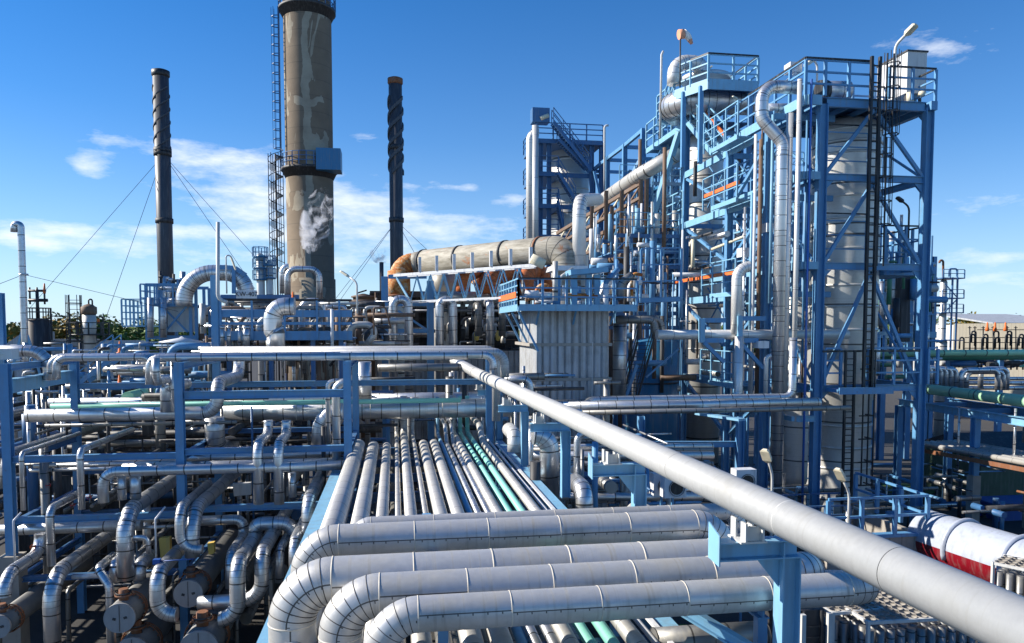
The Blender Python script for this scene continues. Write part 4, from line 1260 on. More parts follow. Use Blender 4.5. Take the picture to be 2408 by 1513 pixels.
for k in range(230):
    x_ = random.uniform(1420, 2680); y_ = random.uniform(610, 950); Y_ = random.uniform(45, 60); p0 = at(A, x_, y_, Y_); r = random.choice((.05, .08, .12, .2))
    if k % 3 == 0:
        pts = [p0, p0 + XV * random.uniform(1, 4)]
    elif k % 3 == 1:
        pts = [V((p0.x, p0.y, max(4, p0.z - random.uniform(1, 5)))), p0]
    else:
        pts = [p0 - UPV * random.uniform(.6, 2), p0, p0 + XV * random.uniform(.5, 2), p0 + V((1, 0, -1.2))]
    rp(pts, r, random.choice(('clad_mid', 'clad_dull', 'dark_steel', 'brown_steel', 'clad_far')), 'small pipe among the machinery behind the blue railed platform', 'small pipes behind the blue railed platform')
for k in range(150):
    x_ = random.uniform(20, 1500); y_ = random.uniform(900, 1290); Y_ = random.uniform(40, 56); p0 = at(A, x_, y_, Y_); r = random.choice((.05, .08, .12, .2))
    pts = ([p0, p0 + XV * random.uniform(1, 4)], [V((p0.x, p0.y, max(1, p0.z - random.uniform(1, 4)))), p0], [p0 - UPV * random.uniform(.6, 2), p0, p0 + XV * random.uniform(.5, 2)])[k % 3]
    rp(pts, r, random.choice(('clad_mid', 'clad_dull', 'blue', 'blue', 'clad_far', 'dark_steel')), 'small pipe or post in the jumble left of the ventilator hat', 'small pipes and posts left of the ventilator')
for k, (x_, y_, Y_) in enumerate(((278, 520, 59), (2066, 590, 43.6), (845, 925, 48), (843, 1155, 40))):
    if k == 0: continue
    c = at(A, x_, y_, Y_)
    mb = MB(); mb.lathe(c - UPV * .5, [(.2, 0), (.2, .08), (.12, .1), (.04, .95 - .1 * k)], 12)
    link('orange_cone', mb, 'orange', label=('', 'orange cone shaped cap above the hooked elbow', 'orange cap in the blue jumble left of the ventilator', 'orange red cap above the back beam of the left frame')[k], cat='cone')
# stairs and fence wall, low white wall
o = thing('stairway', at(A, 560, 1180, 42), 'blue stairs climbing to the right behind the left frame', 'stairs')
mb = MB(); stair(mb, at(A, 560, 1190, 42), at(A, 800, 1010, 42), V((0, 1.2, 0))); link('flight', mb, 'blue', parent=o)
a_, b_ = at(A, 700, 890, 75), at(A, 1020, 990, 75)
mb = MB()
for k in range(16):
    x0 = a_.x + (b_.x - a_.x) * k / 16; mb.box((x0, 75, 0), (x0 + (b_.x - a_.x) / 17, 75.2, a_.z))
link('wall', mb, 'grey_box', label='pale panelled wall below the treetops at the left', cat='wall')
a_, b_ = at(A, 340, 880, 80), at(A, 700, 990, 80)
mb = MB(); mb.box((a_.x, 80, 0), (b_.x, 80.3, a_.z)); link('wall', mb, 'concrete', label='dull wall left of the pale panelled one, far left', cat='wall')
a_, b_ = at(A, 20, 880, 70), at(A, 170, 990, 70)
mb = MB(); mb.prism([V((a_.x, 70, 0)), V((b_.x, 70, 0)), V((b_.x, 70, a_.z + .6)), V((a_.x, 70, a_.z - .6))], V((0, 6, 0))); link('shed', mb, 'corrugated', label='grey shed with a sloping roof at the far left', cat='shed')

# lamps on the left
lamp(at(C, 112, 700, 40), at(C, 112, 480, 40).z - at(C, 112, 700, 40).z, at(C, 0, 405, 40.5), 'lamp on a bent pole right of the chimney foot')
o = lamp(at(A, 1600, 560, 50), 3.2, at(A, 1660, 385, 50.2), 'lamp head pointing up right across the arching duct')

# ================================================================ chimney and stacks
c = ground_at(O, 731, 600, 120); zc_ = lambda y, Y=120, x=731: at(O, x, y, Y).z
RC = 54.0 / F * (at(O, 731, 600, 120) - CAM).dot(FW)
o = thing('chimney', c, 'huge patched concrete chimney with two ring platforms', 'chimney')
mb = MB(); mb.lathe(c, [(RC * 1.035, 0), (RC * 1.035, zc_(657)), (RC * .985, zc_(657) + .02), (RC * 1.0, zc_(395)), (RC * 1.0, zc_(26)), (RC * 1.0, zc_(-60))], 64); link('shaft', mb, 'chimney_concrete', parent=o)
for nm, row in (('ring_platform', 402), ('ring_platform', 28)):
    z_ = zc_(row); mb = MB()
    mb.lathe(c, [(RC, z_ - 1.4), (RC * 1.16, z_ - .25), (RC * 1.19, z_ - .25), (RC * 1.19, z_ + .15), (RC * 1.0, z_ + .15)], 48)
    P_ = [c + V((math.cos(k * math.pi / 12) * RC * 1.18, math.sin(k * math.pi / 12) * RC * 1.18, z_ + .15)) for k in range(24)]
    q = MB(); rail(q, P_, 2.0, 3, 2, .09, closed=True)
    f = link(nm, mb, 'dark_steel', parent=o); link('railing', q, 'blue_deep', parent=o)
z0, z1 = zc_(392), zc_(345)
cc0 = c + V((at(O, 772, 370, 116).x - c.x, -RC * 1.0 - .6, 0))
mb = MB(); mb.box((at(O, 743, 370, 115.5).x, c.y - RC * 1.2 - .3, zc_(398, 115.5)), (at(O, 801, 370, 115.5).x, c.y - RC * 1.2 + 3.2, zc_(347, 115.5))); link('screen_panel', mb, 'blue_panel', parent=o)
mb = MB(); b_ = V((at(O, 661, 400, 119).x, 119, zc_(390))); ladder(mb, b_, zc_(30) - b_.z, .9, out=V((-1, 0, 0)), side=YV, t=.13, rs=1.0, cr=.6)
link('caged_ladder', mb, 'blue_deep', parent=o)
# spiral stair tower
cs = V((at(O, 650, 500, 116).x, 116, 0)); o = thing('spiral_stair', cs, 'dark spiral staircase tower hugging the left of the big chimney', 'stairs')
zb, zt = zc_(640, 116), zc_(365, 116); Rr = 1.05
mb = MB()
for k in range(6):
    a_ = k * math.pi / 3; mb.bar(cs + V((math.cos(a_) * Rr, math.sin(a_) * Rr, 0)), cs + V((math.cos(a_) * Rr, math.sin(a_) * Rr, zt)), .10, .10)
mb.tube([cs, cs + UPV * zt], .14, 8); link('frame', mb, 'dark_steel', parent=o)
mb = MB(); n_ = 150
for k in range(n_):
    a_ = k * .26; z_ = zb + (zt - zb) * k / n_
    mb.bar(cs + V((0, 0, z_)), cs + V((math.cos(a_) * Rr, math.sin(a_) * Rr, z_)), .16, .05)
link('steps', mb, 'dark_steel', parent=o)
mb = MB(); prev = None
for k in range(n_):
    a_ = k * .26; z_ = zb + (zt - zb) * k / n_ + 1.1
    q = cs + V((math.cos(a_) * Rr * 1.03, math.sin(a_) * Rr * 1.03, z_))
    if prev is not None: mb.bar(prev, q, .08, .08)
    prev = q
link('handrail', mb, 'dark_steel', parent=o)


def stack(label, px, r_px, Y, ytop, ybase, s0, s1, strake, bands, wires, cap='black', wst=.02, leanx=0):
    c = ground_at(O, px, 500, Y); z = lambda y: at(O, px, y, Y).z
    R_ = r_px / F * (at(O, px, 500, Y) - CAM).dot(FW)
    o = thing('stack', c, label, 'stack', 'slim dark stacks either side of the big chimney')
    mb = MB(); mb.lathe(c, [(R_, 0), (R_, z(ytop))], 32); link('shaft', mb, 'stack', parent=o)
    mb = MB(); mb.lathe(c, [(R_ * 1.0, z(ytop) - .9), (R_ * 1.14, z(ytop) - .7), (R_ * 1.14, z(ytop)), (R_ * .8, z(ytop) + .15)], 32); link('crown', mb, cap, parent=o)
    for y in bands:
        mb = MB(); mb.ring(c + UPV * z(y), UPV, R_ * 1.13, .7, 32); link('band', mb, 'dark_steel', parent=o)
    za, zb_ = z(s1), z(s0)
    for h in range(3):
        mb = MB(); n_ = 60; turns = 1.6
        pts = []
        for k in range(n_ + 1):
            a_ = h * 2 * math.pi / 3 + turns * 2 * math.pi * k / n_
            pts.append((a_, za + (zb_ - za) * k / n_))
        for k in range(n_):
            p_ = []
            for a_, zz_ in (pts[k], pts[k + 1]):
                for rr in (R_ * .98, R_ * (1 + strake)):
                    p_.append(c + V((math.cos(a_) * rr, math.sin(a_) * rr, zz_)))
            mb.hexa([p_[0] - UPV * wst * 5, p_[1] - UPV * wst * 5, p_[3] - UPV * wst * 5, p_[2] - UPV * wst * 5, p_[0] + UPV * wst * 5, p_[1] + UPV * wst * 5, p_[3] + UPV * wst * 5, p_[2] + UPV * wst * 5])
        link('helical_strake', mb, 'stack', parent=o)
    for (y0, gx, gy) in wires:
        a_ = V((c.x, c.y, z(y0))); g = at(O, gx, gy, Y - 4)
        mb = MB(); mb.bar(a_, g, .05, .05); link('guy_wire', mb, 'dark_steel', parent=o)


stack('slim dark stack left of the big chimney, held by guy wires, with a flared rim', 386, 17.5, 118, 168, 650, 205, 352, .10, (355, 362, 520), ((367, 70, 725), (367, 245, 760), (362, 640, 650), (362, 600, 680)))
stack('slim dark stack right of the big chimney, with a rusty top and bold spiral fins', 932, 15.5, 118, 186, 610, 232, 408, .22, (348, 518), ((520, 760, 740), (520, 790, 720), (520, 1060, 640), (520, 1000, 640)), cap='rust', wst=.06)
pipe('thin far stack with a wisp of steam left of the rusty duct', .3, [ground_at(C, 283, 400, 110), at(C, 283, 338, 110)], 'stack', rings=0, name='stack', cat='stack')

# steam
for lab, cx_, cy_, Yv, sx_, sy_, sz_ in (('white steam drifting up in front of the big chimney', 745, 520, 104, 2.2, 1.8, 4.6), ('small white wisp of steam over the thin far stack', 893, 600, 110, 1.5, 1.2, 1.3)):
    bmx = MB(); c = at(O, cx_, cy_, Yv)
    n1_, n2__ = 16, 10
    bmx.lathe(c, [(sx_ * max(.02, math.sin(math.pi * k / 12)), -sz_ * math.cos(math.pi * k / 12)) for k in range(13)], 20)
    ob = link('steam', bmx, 'steam', loc=c, label=lab, cat='steam', kind='stuff')
    ob.scale = (1, sy_ / sx_, 1); ob.rotation_euler = (0, math.radians(14), 0)

# small caged columns left of the chimney foot
for k, (x_, yt, w_) in enumerate(((1840, 260, 26), (1902, 310, 22))):
    c = ground_at(A, x_, 500, 90); z = lambda y: at(A, x_, y, 90).z
    o = thing('column_tower', c, ('small ringed column with three balconies left of the spiral stair', 'small grey column close to the foot of the spiral stair')[k], 'column')
    r_ = w_ / 3 / F * 92
    vessel(o, c, [(r_, 0), (r_, z(yt + 40)), (r_ * .7, z(yt + 22)), (.1, z(yt + 15))], 'clad_far')
    for row in ((300, 380, 460) if k == 0 else (360, 450)):
        mb = MB(); zz_ = z(row); mb.lathe(c, [(r_, zz_ - .1), (r_ * 1.9, zz_ - .1), (r_ * 1.9, zz_ + .05), (r_, zz_ + .05)], 12)
        rail(mb, [c + V((math.cos(a_) * r_ * 1.9, math.sin(a_) * r_ * 1.9, zz_)) for a_ in [q * math.pi / 4 for q in range(8)]], 1.1, 2, 2, .06, closed=True)
        link('balcony', mb, 'blue_panel', parent=o)
# ================================================================ furnace house and big ducts, centre
Y0 = 60
# vent drum with roof flaps
c = ground_at(C, 157, 600, 62); z = lambda y: at(C, 157, y, 62).z
o = thing('vent_drum', c, 'brown round drum with two tilted flaps on its pale roof, right of the lamp', 'drum')
vessel(o, c, [(.86, 0), (.86, z(590)), (1.0, z(588)), (1.0, z(578)), (.1, z(560))], 'brown_steel')
for dx, s in ((-.1, 1), (.95, -1)):
    mb = MB(); mb.prism([c + V((dx - .4, -.4, z(560))), c + V((dx + .35, -.4, z(548) + .1 * s)), c + V((dx + .35, .4, z(548) + .1 * s)), c + V((dx - .4, .4, z(560)))], V((0, 0, .08))); link('flap', mb, 'dark_steel', parent=o)
x0, x1 = at(C, 215, 900, Y0 + 6).x, at(C, 1290, 900, Y0 + 6).x
zt, zm = at(C, 800, 560, Y0 + 6).z, at(C, 800, 960, Y0 + 4).z
o = thing('furnace_house', (x0, Y0 + 6, 0), 'dark furnace house with corrugated lower walls behind the rusty duct', 'building')
mb = MB(); mb.box((x0, Y0 + 9, 0), (x1, Y0 + 16, zt - 1.5)); link('back_wall', mb, 'dark_steel', parent=o)
mb = MB(); mb.box((x0, Y0 + 2, zt - .5), (x1, Y0 + 16, zt)); link('roof', mb, 'dark_steel', parent=o)
for k in range(8):
    x_ = x0 + (x1 - x0) * (k + .02) / 7.1
    mb = MB(); mb.bar(V((x_, Y0 + 3, 0)), V((x_, Y0 + 3, zt - .52)), .3, .3); link('column', mb, 'dark_steel', parent=o)
for zz_ in (zm, zm + 2, zm + 3.6):
    mb = MB(); mb.box((x0, Y0 + 2.6, zz_), (x1, Y0 + 9, zz_ + .12)); link('floor', mb, 'dark_steel', parent=o)
    mb = MB(); rail(mb, [V((x0, Y0 + 2.5, zz_ + .12)), V((x1, Y0 + 2.5, zz_ + .12))], 1.1, 2, 1.6, .06); link('railing', mb, 'dark_steel', parent=o)


def corr_panel(mb, a_, d_, w_, z0, z1, out, pitch=.35, amp=.05):
    """trapezoid sheet: a_ corner, d_ unit direction, out outward normal"""
    n = max(2, int(w_ / pitch))
    for k in range(n):
        b0 = a_ + d_ * (w_ * k / n)
        p = [b0, b0 + d_ * (w_ / n * .18) + out * amp, b0 + d_ * (w_ / n * .78) + out * amp, b0 + d_ * (w_ / n)]
        for i in range(3):
            j = len(mb.v)
            q0, q1 = p[i], p[i + 1]
            mb.v.extend([V((q0.x, q0.y, z0)), V((q1.x, q1.y, z0)), V((q1.x, q1.y, z1)), V((q0.x, q0.y, z1))])
            mb.face([j, j + 1, j + 2, j + 3])


mb = MB(); corr_panel(mb, V((x0, Y0 + 2.2, 0)), XV, x1 - x0, 0.3, zm, V((0, -1, 0)), .5, .08)
mb.box((x0, Y0 + 2.25, 0), (x1, Y0 + 2.6, zm)); link('wall', mb, 'corrugated', parent=o)
random.seed(21)
for k in range(75):
    x_ = random.uniform(230, 1280); y_ = random.uniform(620, 960); Y_ = random.uniform(57, 62); p0 = at(C, x_, y_, Y_); r = random.choice((.05, .08, .14, .2))
    pts = ([p0, p0 + XV * random.uniform(.5, 4)], [p0, p0 + UPV * random.uniform(.5, 3)], [p0 - UPV * random.uniform(.3, 1), p0, p0 + XV * random.uniform(.3, 1.4)])[k % 3]
    rp(pts, r, random.choice(('clad_dull', 'clad_dull', 'dark_steel', 'clad_far', 'brown_steel', 'white_paint')), 'small pipe or cable run inside the dark furnace house', 'small pipes inside the dark furnace house')
for v in (955, 1105):
    c = at(C, v, 858, 57); o = thing('lamp', c, 'small warm %s lantern on the dark furnace house rail' % ('left' if v < 1000 else 'right'), 'lamp', 'lanterns on the furnace house'); mb = MB(); mb.lathe(c, [(.05, -.4), (.18, -.3), (.2, .2), (.08, .4)], 12); link('shade', mb, 'yellow', parent=o); mb = MB(); mb.bar(c + UPV * .4, c + V((0, 1.5, .4)), .06, .06); link('bracket', mb, 'dark_steel', parent=o)

# tall round flues
for lab, xc, rr, yt, Yv in (('pale round flue under the rusty left end of the big duct', 408, 80, 470, 58), ('grey round flue between the blue posts under the truss', 725, 84, 470, 60)):
    c = ground_at(C, xc, 700, Yv); z = lambda y: at(C, xc, y, Yv).z; R_ = rr / 3 / F * (at(C, xc, 700, Yv) - CAM).dot(FW)
    o = thing('flue', c, lab, 'flue'); vessel(o, c, [(R_, 0), (R_, z(620)), (R_ * 1.01, z(575))], 'clad_far')
    vessel(o, c, [(R_ * 1.02, z(575)), (R_ * .98, z(400))], 'rust_duct' if xc < 500 else 'clad_duct', 'hood')
    mb = MB(); mb.ring(c + UPV * z(575), UPV, R_ * 1.06, .15, 28); link('collar', mb, 'rust', parent=o)
for i, (xa, xb, yt) in enumerate(((372, 473, 600), (697, 787, 605))):
    pipe(('tall silver U tube in front of the pale flue', 'tall silver U tube in front of the grey flue')[i], .30, seq(C, xa, 1500, 52, 'Z', yt, 'X', xb, 'Z', 1500), 'clad_mid', R=.75, group='tall silver tubes before the furnace house', straight=0, sides=16)
pipe('single tall silver tube ending in a short hook, before the dark furnace house', .29, seq(C, 1050, 980, 52, 'Z', 620, 'dy', 1.5), 'clad_mid', R=.4, group='tall silver tubes before the furnace house', sides=16)
pipe('dull tall tube left of the single hooked one', .27, seq(C, 968, 860, 54, 'Z', 640, 'dy', 1.5), 'clad_dull', R=.4)
pipe('dull tall tube right of the single hooked one', .27, seq(C, 1135, 860, 54, 'Z', 640, 'dy', 1.5), 'clad_dull', R=.4)

# the big duct
pa, pb = at(C, 408, 470, 58), at(C, 408, 350, 58)
o = thing('duct', pa, 'long grey weathered duct with a rust red elbow at its left end', 'duct')
dA = at(C, 520, 345, 58.4); dB = at(C, 1400, 262, 49.0); dC = at(C, 1590, 245, 47.6)
rL, rRt = .78, .93
mb = MB(); mb.tube([pa, V((pa.x, pa.y, dA.z)), dA], rL, 28, R=1.25, nb=7, rings=.4); link('rusty_elbow', mb, ['rust_duct', 'rust'], parent=o)
d_ = (dB - dA).normalized()
mb = MB(); mb.tube([dA + d_ * .01, dA + d_ * 1.1], rL * 1.06, 28, r2=rRt * .98); link('reducer', mb, 'duct_skin', parent=o)
mb = MB(); el = dC; mb.tube([dA + d_ * 1.1, dB, el, V((el.x, el.y, at(C, 1590, 560, 47.6).z))], rRt, 32, R=1.7, nb=8, rings=.6, rw=.05); link('trunk', mb, ['duct_skin', 'seam_dark'], parent=o)
for v in (590, 840, 1160, 1410):
    q = at(C, v, 300, 50); t_ = (v - 520) / (1400 - 520); c = dA + (dB - dA) * ((at(C, v, 300, 58.4 - 9.4 * t_).x - dA.x) / (dB.x - dA.x))
    mb = MB(); mb.ring(c, d_, rRt * 1.07, .14, 32); link('stiffener_ring', mb, 'dark_steel' if v != 1410 else 'rust', parent=o)
mb = MB(); mb.box(el + V((-1.15, -1.1, at(C, 1560, 405, 47.6).z - el.z)), el + V((1.15, 1.1, at(C, 1560, 372, 47.6).z - el.z))); link('damper_flange', mb, 'white_paint', parent=o)
# orange ducts behind the truss
for i, (pts, r) in enumerate((((860, 545, 860, 440, 960, 400), .55), ((1040, 560, 1040, 440, 1190, 400), .8), ((1290, 560, 1290, 410, 1390, 395), .75), ((1420, 380, 1440, 450, 1475, 560), .42), ((940, 500, 990, 430, 1060, 410), .35), ((1180, 520, 1210, 450, 1280, 420), .5))):
    Yv = 56 + .5 * i
    P_ = [at(C, pts[0], pts[1], Yv), at(C, pts[2], pts[3], Yv), at(C, pts[4], pts[5], Yv + 1)]
    mb = MB(); mb.tube(P_, r, 18, R=.9, rings=.3)
    link('duct', mb, ['orange_old' if i != 4 else 'rust_duct', 'rust'], label=('rust orange duct leftmost behind the white truss', 'red orange swollen duct behind the middle of the truss', 'orange duct behind the right end of the truss', 'orange slanting duct beside the round trunk on the platform', 'small pale rusty duct between two orange ones', 'mottled orange duct right of the swollen one')[i], cat='duct', group='orange ducts behind the white truss')
pipe('wide grey header under the orange ducts', .5, [at(C, 560, 590, 58), at(C, 1200, 590, 58)], 'clad_far')
for v in (985,):
    pipe('short pale stub below the orange ducts', .4, [at(C, v, 560, 57), at(C, v, 490, 57)], 'clad_far')
# truss
TA, TB_ = at(C, 372, 432, 55), at(C, 1395, 358, 46.2)
ta = lambda t_: TA + (TB_ - TA) * t_
o = thing('truss_bridge', TA, 'white and pale blue lattice truss under the big grey duct', 'truss')
dn = 1.95
for oy in (0, 1.4):
    ov = V((0, oy, 0))
    mb = MB(); mb.bar(ta(0) + ov, ta(1) + ov, .16, .2); link('top_chord', mb, 'white_paint', parent=o)
    mb = MB(); mb.bar(ta(.13) + ov - UPV * dn, ta(.93) + ov - UPV * dn, .12, .13); link('bottom_chord', mb, 'white_paint', parent=o)
    for k in range(8):
        t0, t1, t2 = .13 + .8 * k / 8, .13 + .8 * (k + .5) / 8, .13 + .8 * (k + 1) / 8
        mb = MB(); mb.bar(ta(t0) + ov - UPV * (dn - .1), ta(t1) + ov - UPV * .13, .075, .075); link('diagonal', mb, 'blue_light', parent=o)
        mb = MB(); mb.bar(ta(t1) + ov - UPV * .13, ta(t2) + ov - UPV * (dn - .1), .075, .075); link('diagonal', mb, 'blue_light', parent=o)
    mb = MB(); mb.bar(ta(.02) + ov - UPV * .13, ta(.13) + ov - UPV * dn, .1, .1); link('diagonal', mb, 'blue_light', parent=o)
for k in range(7):
    t_ = .20 + .125 * k
    mb = MB(); mb.bar(ta(t_) + UPV * .131, ta(t_) + UPV * (1.15), .2, .3); link('duct_post', mb, 'white_paint', parent=o)
for v, tp in ((305, 440), (627, 470)):
    p_ = at(C, v, tp, 55.5)
    mb = MB(); mb.ib(V((p_.x, p_.y, 0)), p_, .5, .5, up=YV, tf=.08, tw=.08); link('column', mb, 'blue', parent=o)
for row in (440, 633, 822):
    a_, b_ = at(C, 305, row, 55.5), at(C, 627, row, 55.5)
    mb = MB(); mb.bar(a_ + XV * .26, b_ - XV * .26, .2, .3); link('tie_beam', mb, 'blue', parent=o)
mb = MB(); mb.bar(at(C, 400, 680, 55.2), at(C, 610, 820, 55.2), .16, .16); link('brace', mb, 'blue', parent=o)

# ================================================================ grey corrugated tower with blue platform
YT_ = 43.0
xl, xr = at(C, 1366, 800, YT_).x, at(C, 1885, 800, YT_).x
zt = at(C, 1600, 665, YT_).z
dep = 5.0
o = thing('clad_tower', (xl, YT_, 0), 'square grey corrugated tower with a blue railed platform round its top', 'tower')
mb = MB()
zs = [0.2] + [at(C, 1600, y, YT_).z for y in (1165, 920)] + [zt]
for k in range(3):
    z0, z1 = zs[k] + .1, zs[k + 1] - .1
    corr_panel(mb, V((xl, YT_, 0)), XV, xr - xl, z0, z1, V((0, -1, 0)), .42, .11)
    corr_panel(mb, V((xl, YT_ + dep, 0)), V((0, -1, 0)), dep, z0, z1, V((-1, 0, 0)), .6, .09)
    corr_panel(mb, V((xr, YT_, 0)), V((0, 1, 0)), dep, z0, z1, V((1, 0, 0)), .6, .05)
mb.box((xl + .02, YT_ + .02, 0), (xr - .02, YT_ + dep - .02, zt - .02))
link('cladding', mb, 'corrugated', parent=o)
for z_ in zs[1:3]:
    mb = MB(); mb.box((xl - .35, YT_ - .12, z_ - .09), (xr + .2, YT_ + dep + .2, z_ + .09)); link('seam_flange', mb, 'concrete', parent=o)
mb = MB(); mb.bar(at(C, 1772, 900, YT_ - .1), at(C, 1766, 1330, YT_ - .1), .06, .06); link('conduit', mb, 'grey_box', parent=o)
YP = 41.6
pl, pr = at(C, 1250, 645, YP), at(C, 2085, 645, YP)
zpl = pl.z
yb = move(V((pl.x, YP, zpl)), 1, C, 1118, False).y
mb = MB(); mb.box((pl.x, YP, zpl - .08), (pr.x, yb, zpl + .02)); link('deck', mb, 'blue_deep', parent=o)
mb = MB(); mb.bar(V((pl.x, YP, zpl - .1)), V((pr.x, YP, zpl - .1)), .1, .38); mb.bar(V((pl.x, YP + .06, zpl - .1)), V((pl.x, yb, zpl - .1)), .1, .38); link('fascia', mb, 'blue_light', parent=o)
hr = at(C, 1600, 457, YP).z - zpl
mb = MB(); rail(mb, [V((pl.x, yb, zpl)), V((pl.x, YP, zpl))], hr, 4, 1.1, .08); link('railing', mb, 'blue_light', parent=o)
mb = MB(); rail(mb, [V((pl.x, YP, zpl)), V((pr.x, YP, zpl))], hr, 3, 1.35, .08, 0, 0); link('railing', mb, ['blue', 'black'], parent=o)
mb = MB(); mb.bar(V((pl.x, YP - .03, zpl + hr + .03)), V((pr.x, YP - .03, zpl + hr + .03)), .08, .08); link('handrail', mb, 'black', parent=o)
mb = MB(); mb.bar(V((pl.x - .06, yb, zpl + hr * .42)), V((pl.x - .06, YP + .5, zpl + hr * .42)), .05, .35); link('orange_board', mb, 'orange', parent=o)
for y_ in (YP + .6, YP + 3, YP + 5.5, YP + 8):
    if y_ < yb:
        mb = MB(); mb.bar(V((pl.x + .1, y_, zpl - .3)), V((xl + .05, y_ if y_ < YT_ + dep else YT_ + dep, zpl - 2.6)), .12, .12); link('strut', mb, 'blue', parent=o)
for v0, v1 in ((1400, 1375), (1660, 1635), (1940, 1895)):
    mb = MB(); mb.bar(at(C, v0, 660, YP + .2), at(C, v1, 775, YT_ - .08), .1, .1); link('strut', mb, 'blue', parent=o)
# gear standing on that platform
o = thing('lifting_frame', at(C, 1720, 640, 43.5), 'blue three legged lifting frame on the grey tower platform', 'lifting frame')
for i, v in enumerate((1640, 1745, 1800)):
    mb = MB(); mb.bar(at(C, v, 640, 43.5), at(C, v, 425, 43.5), .34, .34); link('leg', mb, 'blue_light', parent=o)
mb = MB(); mb.bar(at(C, 1600, 415, 43.5), at(C, 1860, 395, 43.5), 1.4, .3); link('top_beam', mb, 'blue_light', parent=o)
mb = MB(); mb.tube([at(C, 1340, 310, 44), at(C, 1430, 355, 44)], .3, 10); link('silencer', mb, 'cream', label='short cream tube tilted under the right end of the big duct', cat='pipe')
random.seed(31)
for k in range(34):
    v = random.uniform(1270, 2080); p0 = at(C, v, random.uniform(560, 640), random.uniform(42.5, 47)); r = random.choice((.06, .1, .16, .24))
    pts = ([p0 - UPV * .3, p0 + UPV * random.uniform(.6, 2.6)], [p0, p0 + XV * random.uniform(.5, 2)], [p0, p0 + UPV * random.uniform(.5, 1.6), p0 + V((random.uniform(.5, 1), 0, random.uniform(1, 1.7)))])[k % 3]
    rp(pts, r, random.choice(('clad_mid', 'clad_far', 'blue', 'white_paint', 'rust_duct', 'clad_dull')), 'short pipe or fitting crowded on the grey tower platform', 'short pipes on the grey tower platform')

# walkway from the platform to the right
o = thing('walkway', at(C, 2085, 620, 45), 'blue walkway bridge from the grey tower platform to the tall frame', 'walkway')
a_, b_ = at(C, 2090, 610, 46), at(C, 2370, 600, 46)
mb = MB(); mb.bar(a_, b_, 1.2, .3); link('deck', mb, 'blue', parent=o)
mb = MB(); rail(mb, [a_ + V((0, -.6, .15)), b_ + V((0, -.6, .15))], 3.1, 3, 1.2, .08); link('railing', mb, 'blue', parent=o)

# pipes to the right of the grey tower
RP = 'silver pipes right of the grey corrugated tower'
pipe('thick silver upright just right of the grey corrugated tower', .42, seq(C, 1960, 1280, 45.5, 'Z', 770), 'clad_mid', sides=18, group=RP, straight=1.2)
pipe('dull pipe joining tower and tall frame, dropping in a double elbow', .24, seq(C, 1940, 745, 44.5, 'X', 2210, 'Z', 850, 'X', 2330), 'clad_dull', sides=14, group=RP, R=.6)
pipe('dull pipe nested inside the double elbow right of the grey tower', .2, seq(C, 1960, 735, 45.2, 'X', 2262, 'Z', 850), 'clad_dull', sides=14, group=RP, R=.6)
pipe('thick pale horizontal pipe crossing to the blue stand of the tall frame', .30, seq(C, 2225, 850, 43.5, 'X', 3570), 'clad_white', sides=18, group=RP)
pipe('grey horizontal pipe ending in an upturn at the pale riser', .22, seq(C, 1650, 1420, 37, 'P', (1760, 1312, 39), 'X', 3180, 'Z', 870 * 1.0), 'clad_mid', sides=16, group=RP, R=.5)
pipe('grey horizontal pipe second below the upturned one, right of the tower foot', .26, seq(C, 1500, 1358, 37.5, 'X', 3370), 'clad_mid', sides=16, group=RP)
pipe('thin dark horizontal pipe under the two grey ones, reaching the tall frame', .13, seq(C, 1700, 1400, 36, 'X', 3590), 'clad_dull', sides=12, group=RP)
pipe('small silver offset pipe in front of the grey tower foot', .2, seq(C, 1150, 1165, 38, 'X', 1330, 'Z', 1420), 'clad_mid', sides=16, R=.4)
# blue tank
a_, b_ = at(C, 2110, 905, 52), at(C, 2395, 1290, 52)
o = thing('tank', (a_.x, 52, 0), 'dark blue tank behind the steep stair, right of the grey tower', 'tank')
c = V(((a_.x + b_.x) / 2 + .4, 55, 0)); vessel(o, c, [((b_.x - a_.x) / 2 + .4, 0), ((b_.x - a_.x) / 2 + .4, a_.z), (.5, a_.z + .3)], 'blue_tank', sides=40)
mb = MB(); mb.ring(c + UPV * at(C, 2200, 1205, 52).z, UPV, (b_.x - a_.x) / 2 + .46, .12, 40); link('band', mb, 'dark_steel', parent=o)
o = thing('stairway', at(C, 2010, 1290, 47), 'steep open stair leaning in front of the dark blue tank', 'stairs')
mb = MB(); stair(mb, at(C, 2080, 1330, 47), at(C, 2200, 900, 47), V((-.9, 0.5, 0)), rmi=0, steps=16); link('flight', mb, 'dark_steel', parent=o)
mb = MB(); mb.bar(at(C, 2005, 1290, 46.5), at(C, 2085, 1060, 46.5), .2, .2); link('strut', mb, 'blue', parent=o)
mb = MB(); mb.bar(at(C, 2150, 1150, 46.5), at(C, 2380, 950, 46.5), .1, .1); link('brace', mb, 'blue', parent=o)
# filling between rack end and furnace
random.seed(41)
for k in range(56):
    v = random.uniform(60, 1900); p0 = at(C, v, random.uniform(1040, 1500), random.uniform(38.5, 44)); r = random.choice((.06, .09, .14, .2)); p0.z = max(p0.z, 1)
    pts = ([V((p0.x, p0.y, max(.2, p0.z - 5))), p0], [p0, p0 + XV * random.uniform(1, 5)], [p0, V((p0.x, p0.y, max(.5, p0.z - 3))), V((p0.x + 1, p0.y, max(.5, p0.z - 3)))])[k % 3]
    if xl - .5 < p0.x < xr + .3 and p0.y > 40: continue
    rp(pts, r, random.choice(('clad_mid', 'clad_dull', 'clad_dull', 'blue', 'dark_steel')), 'small pipe or post behind the far end of the long rack', 'small pipes behind the far end of the long rack')
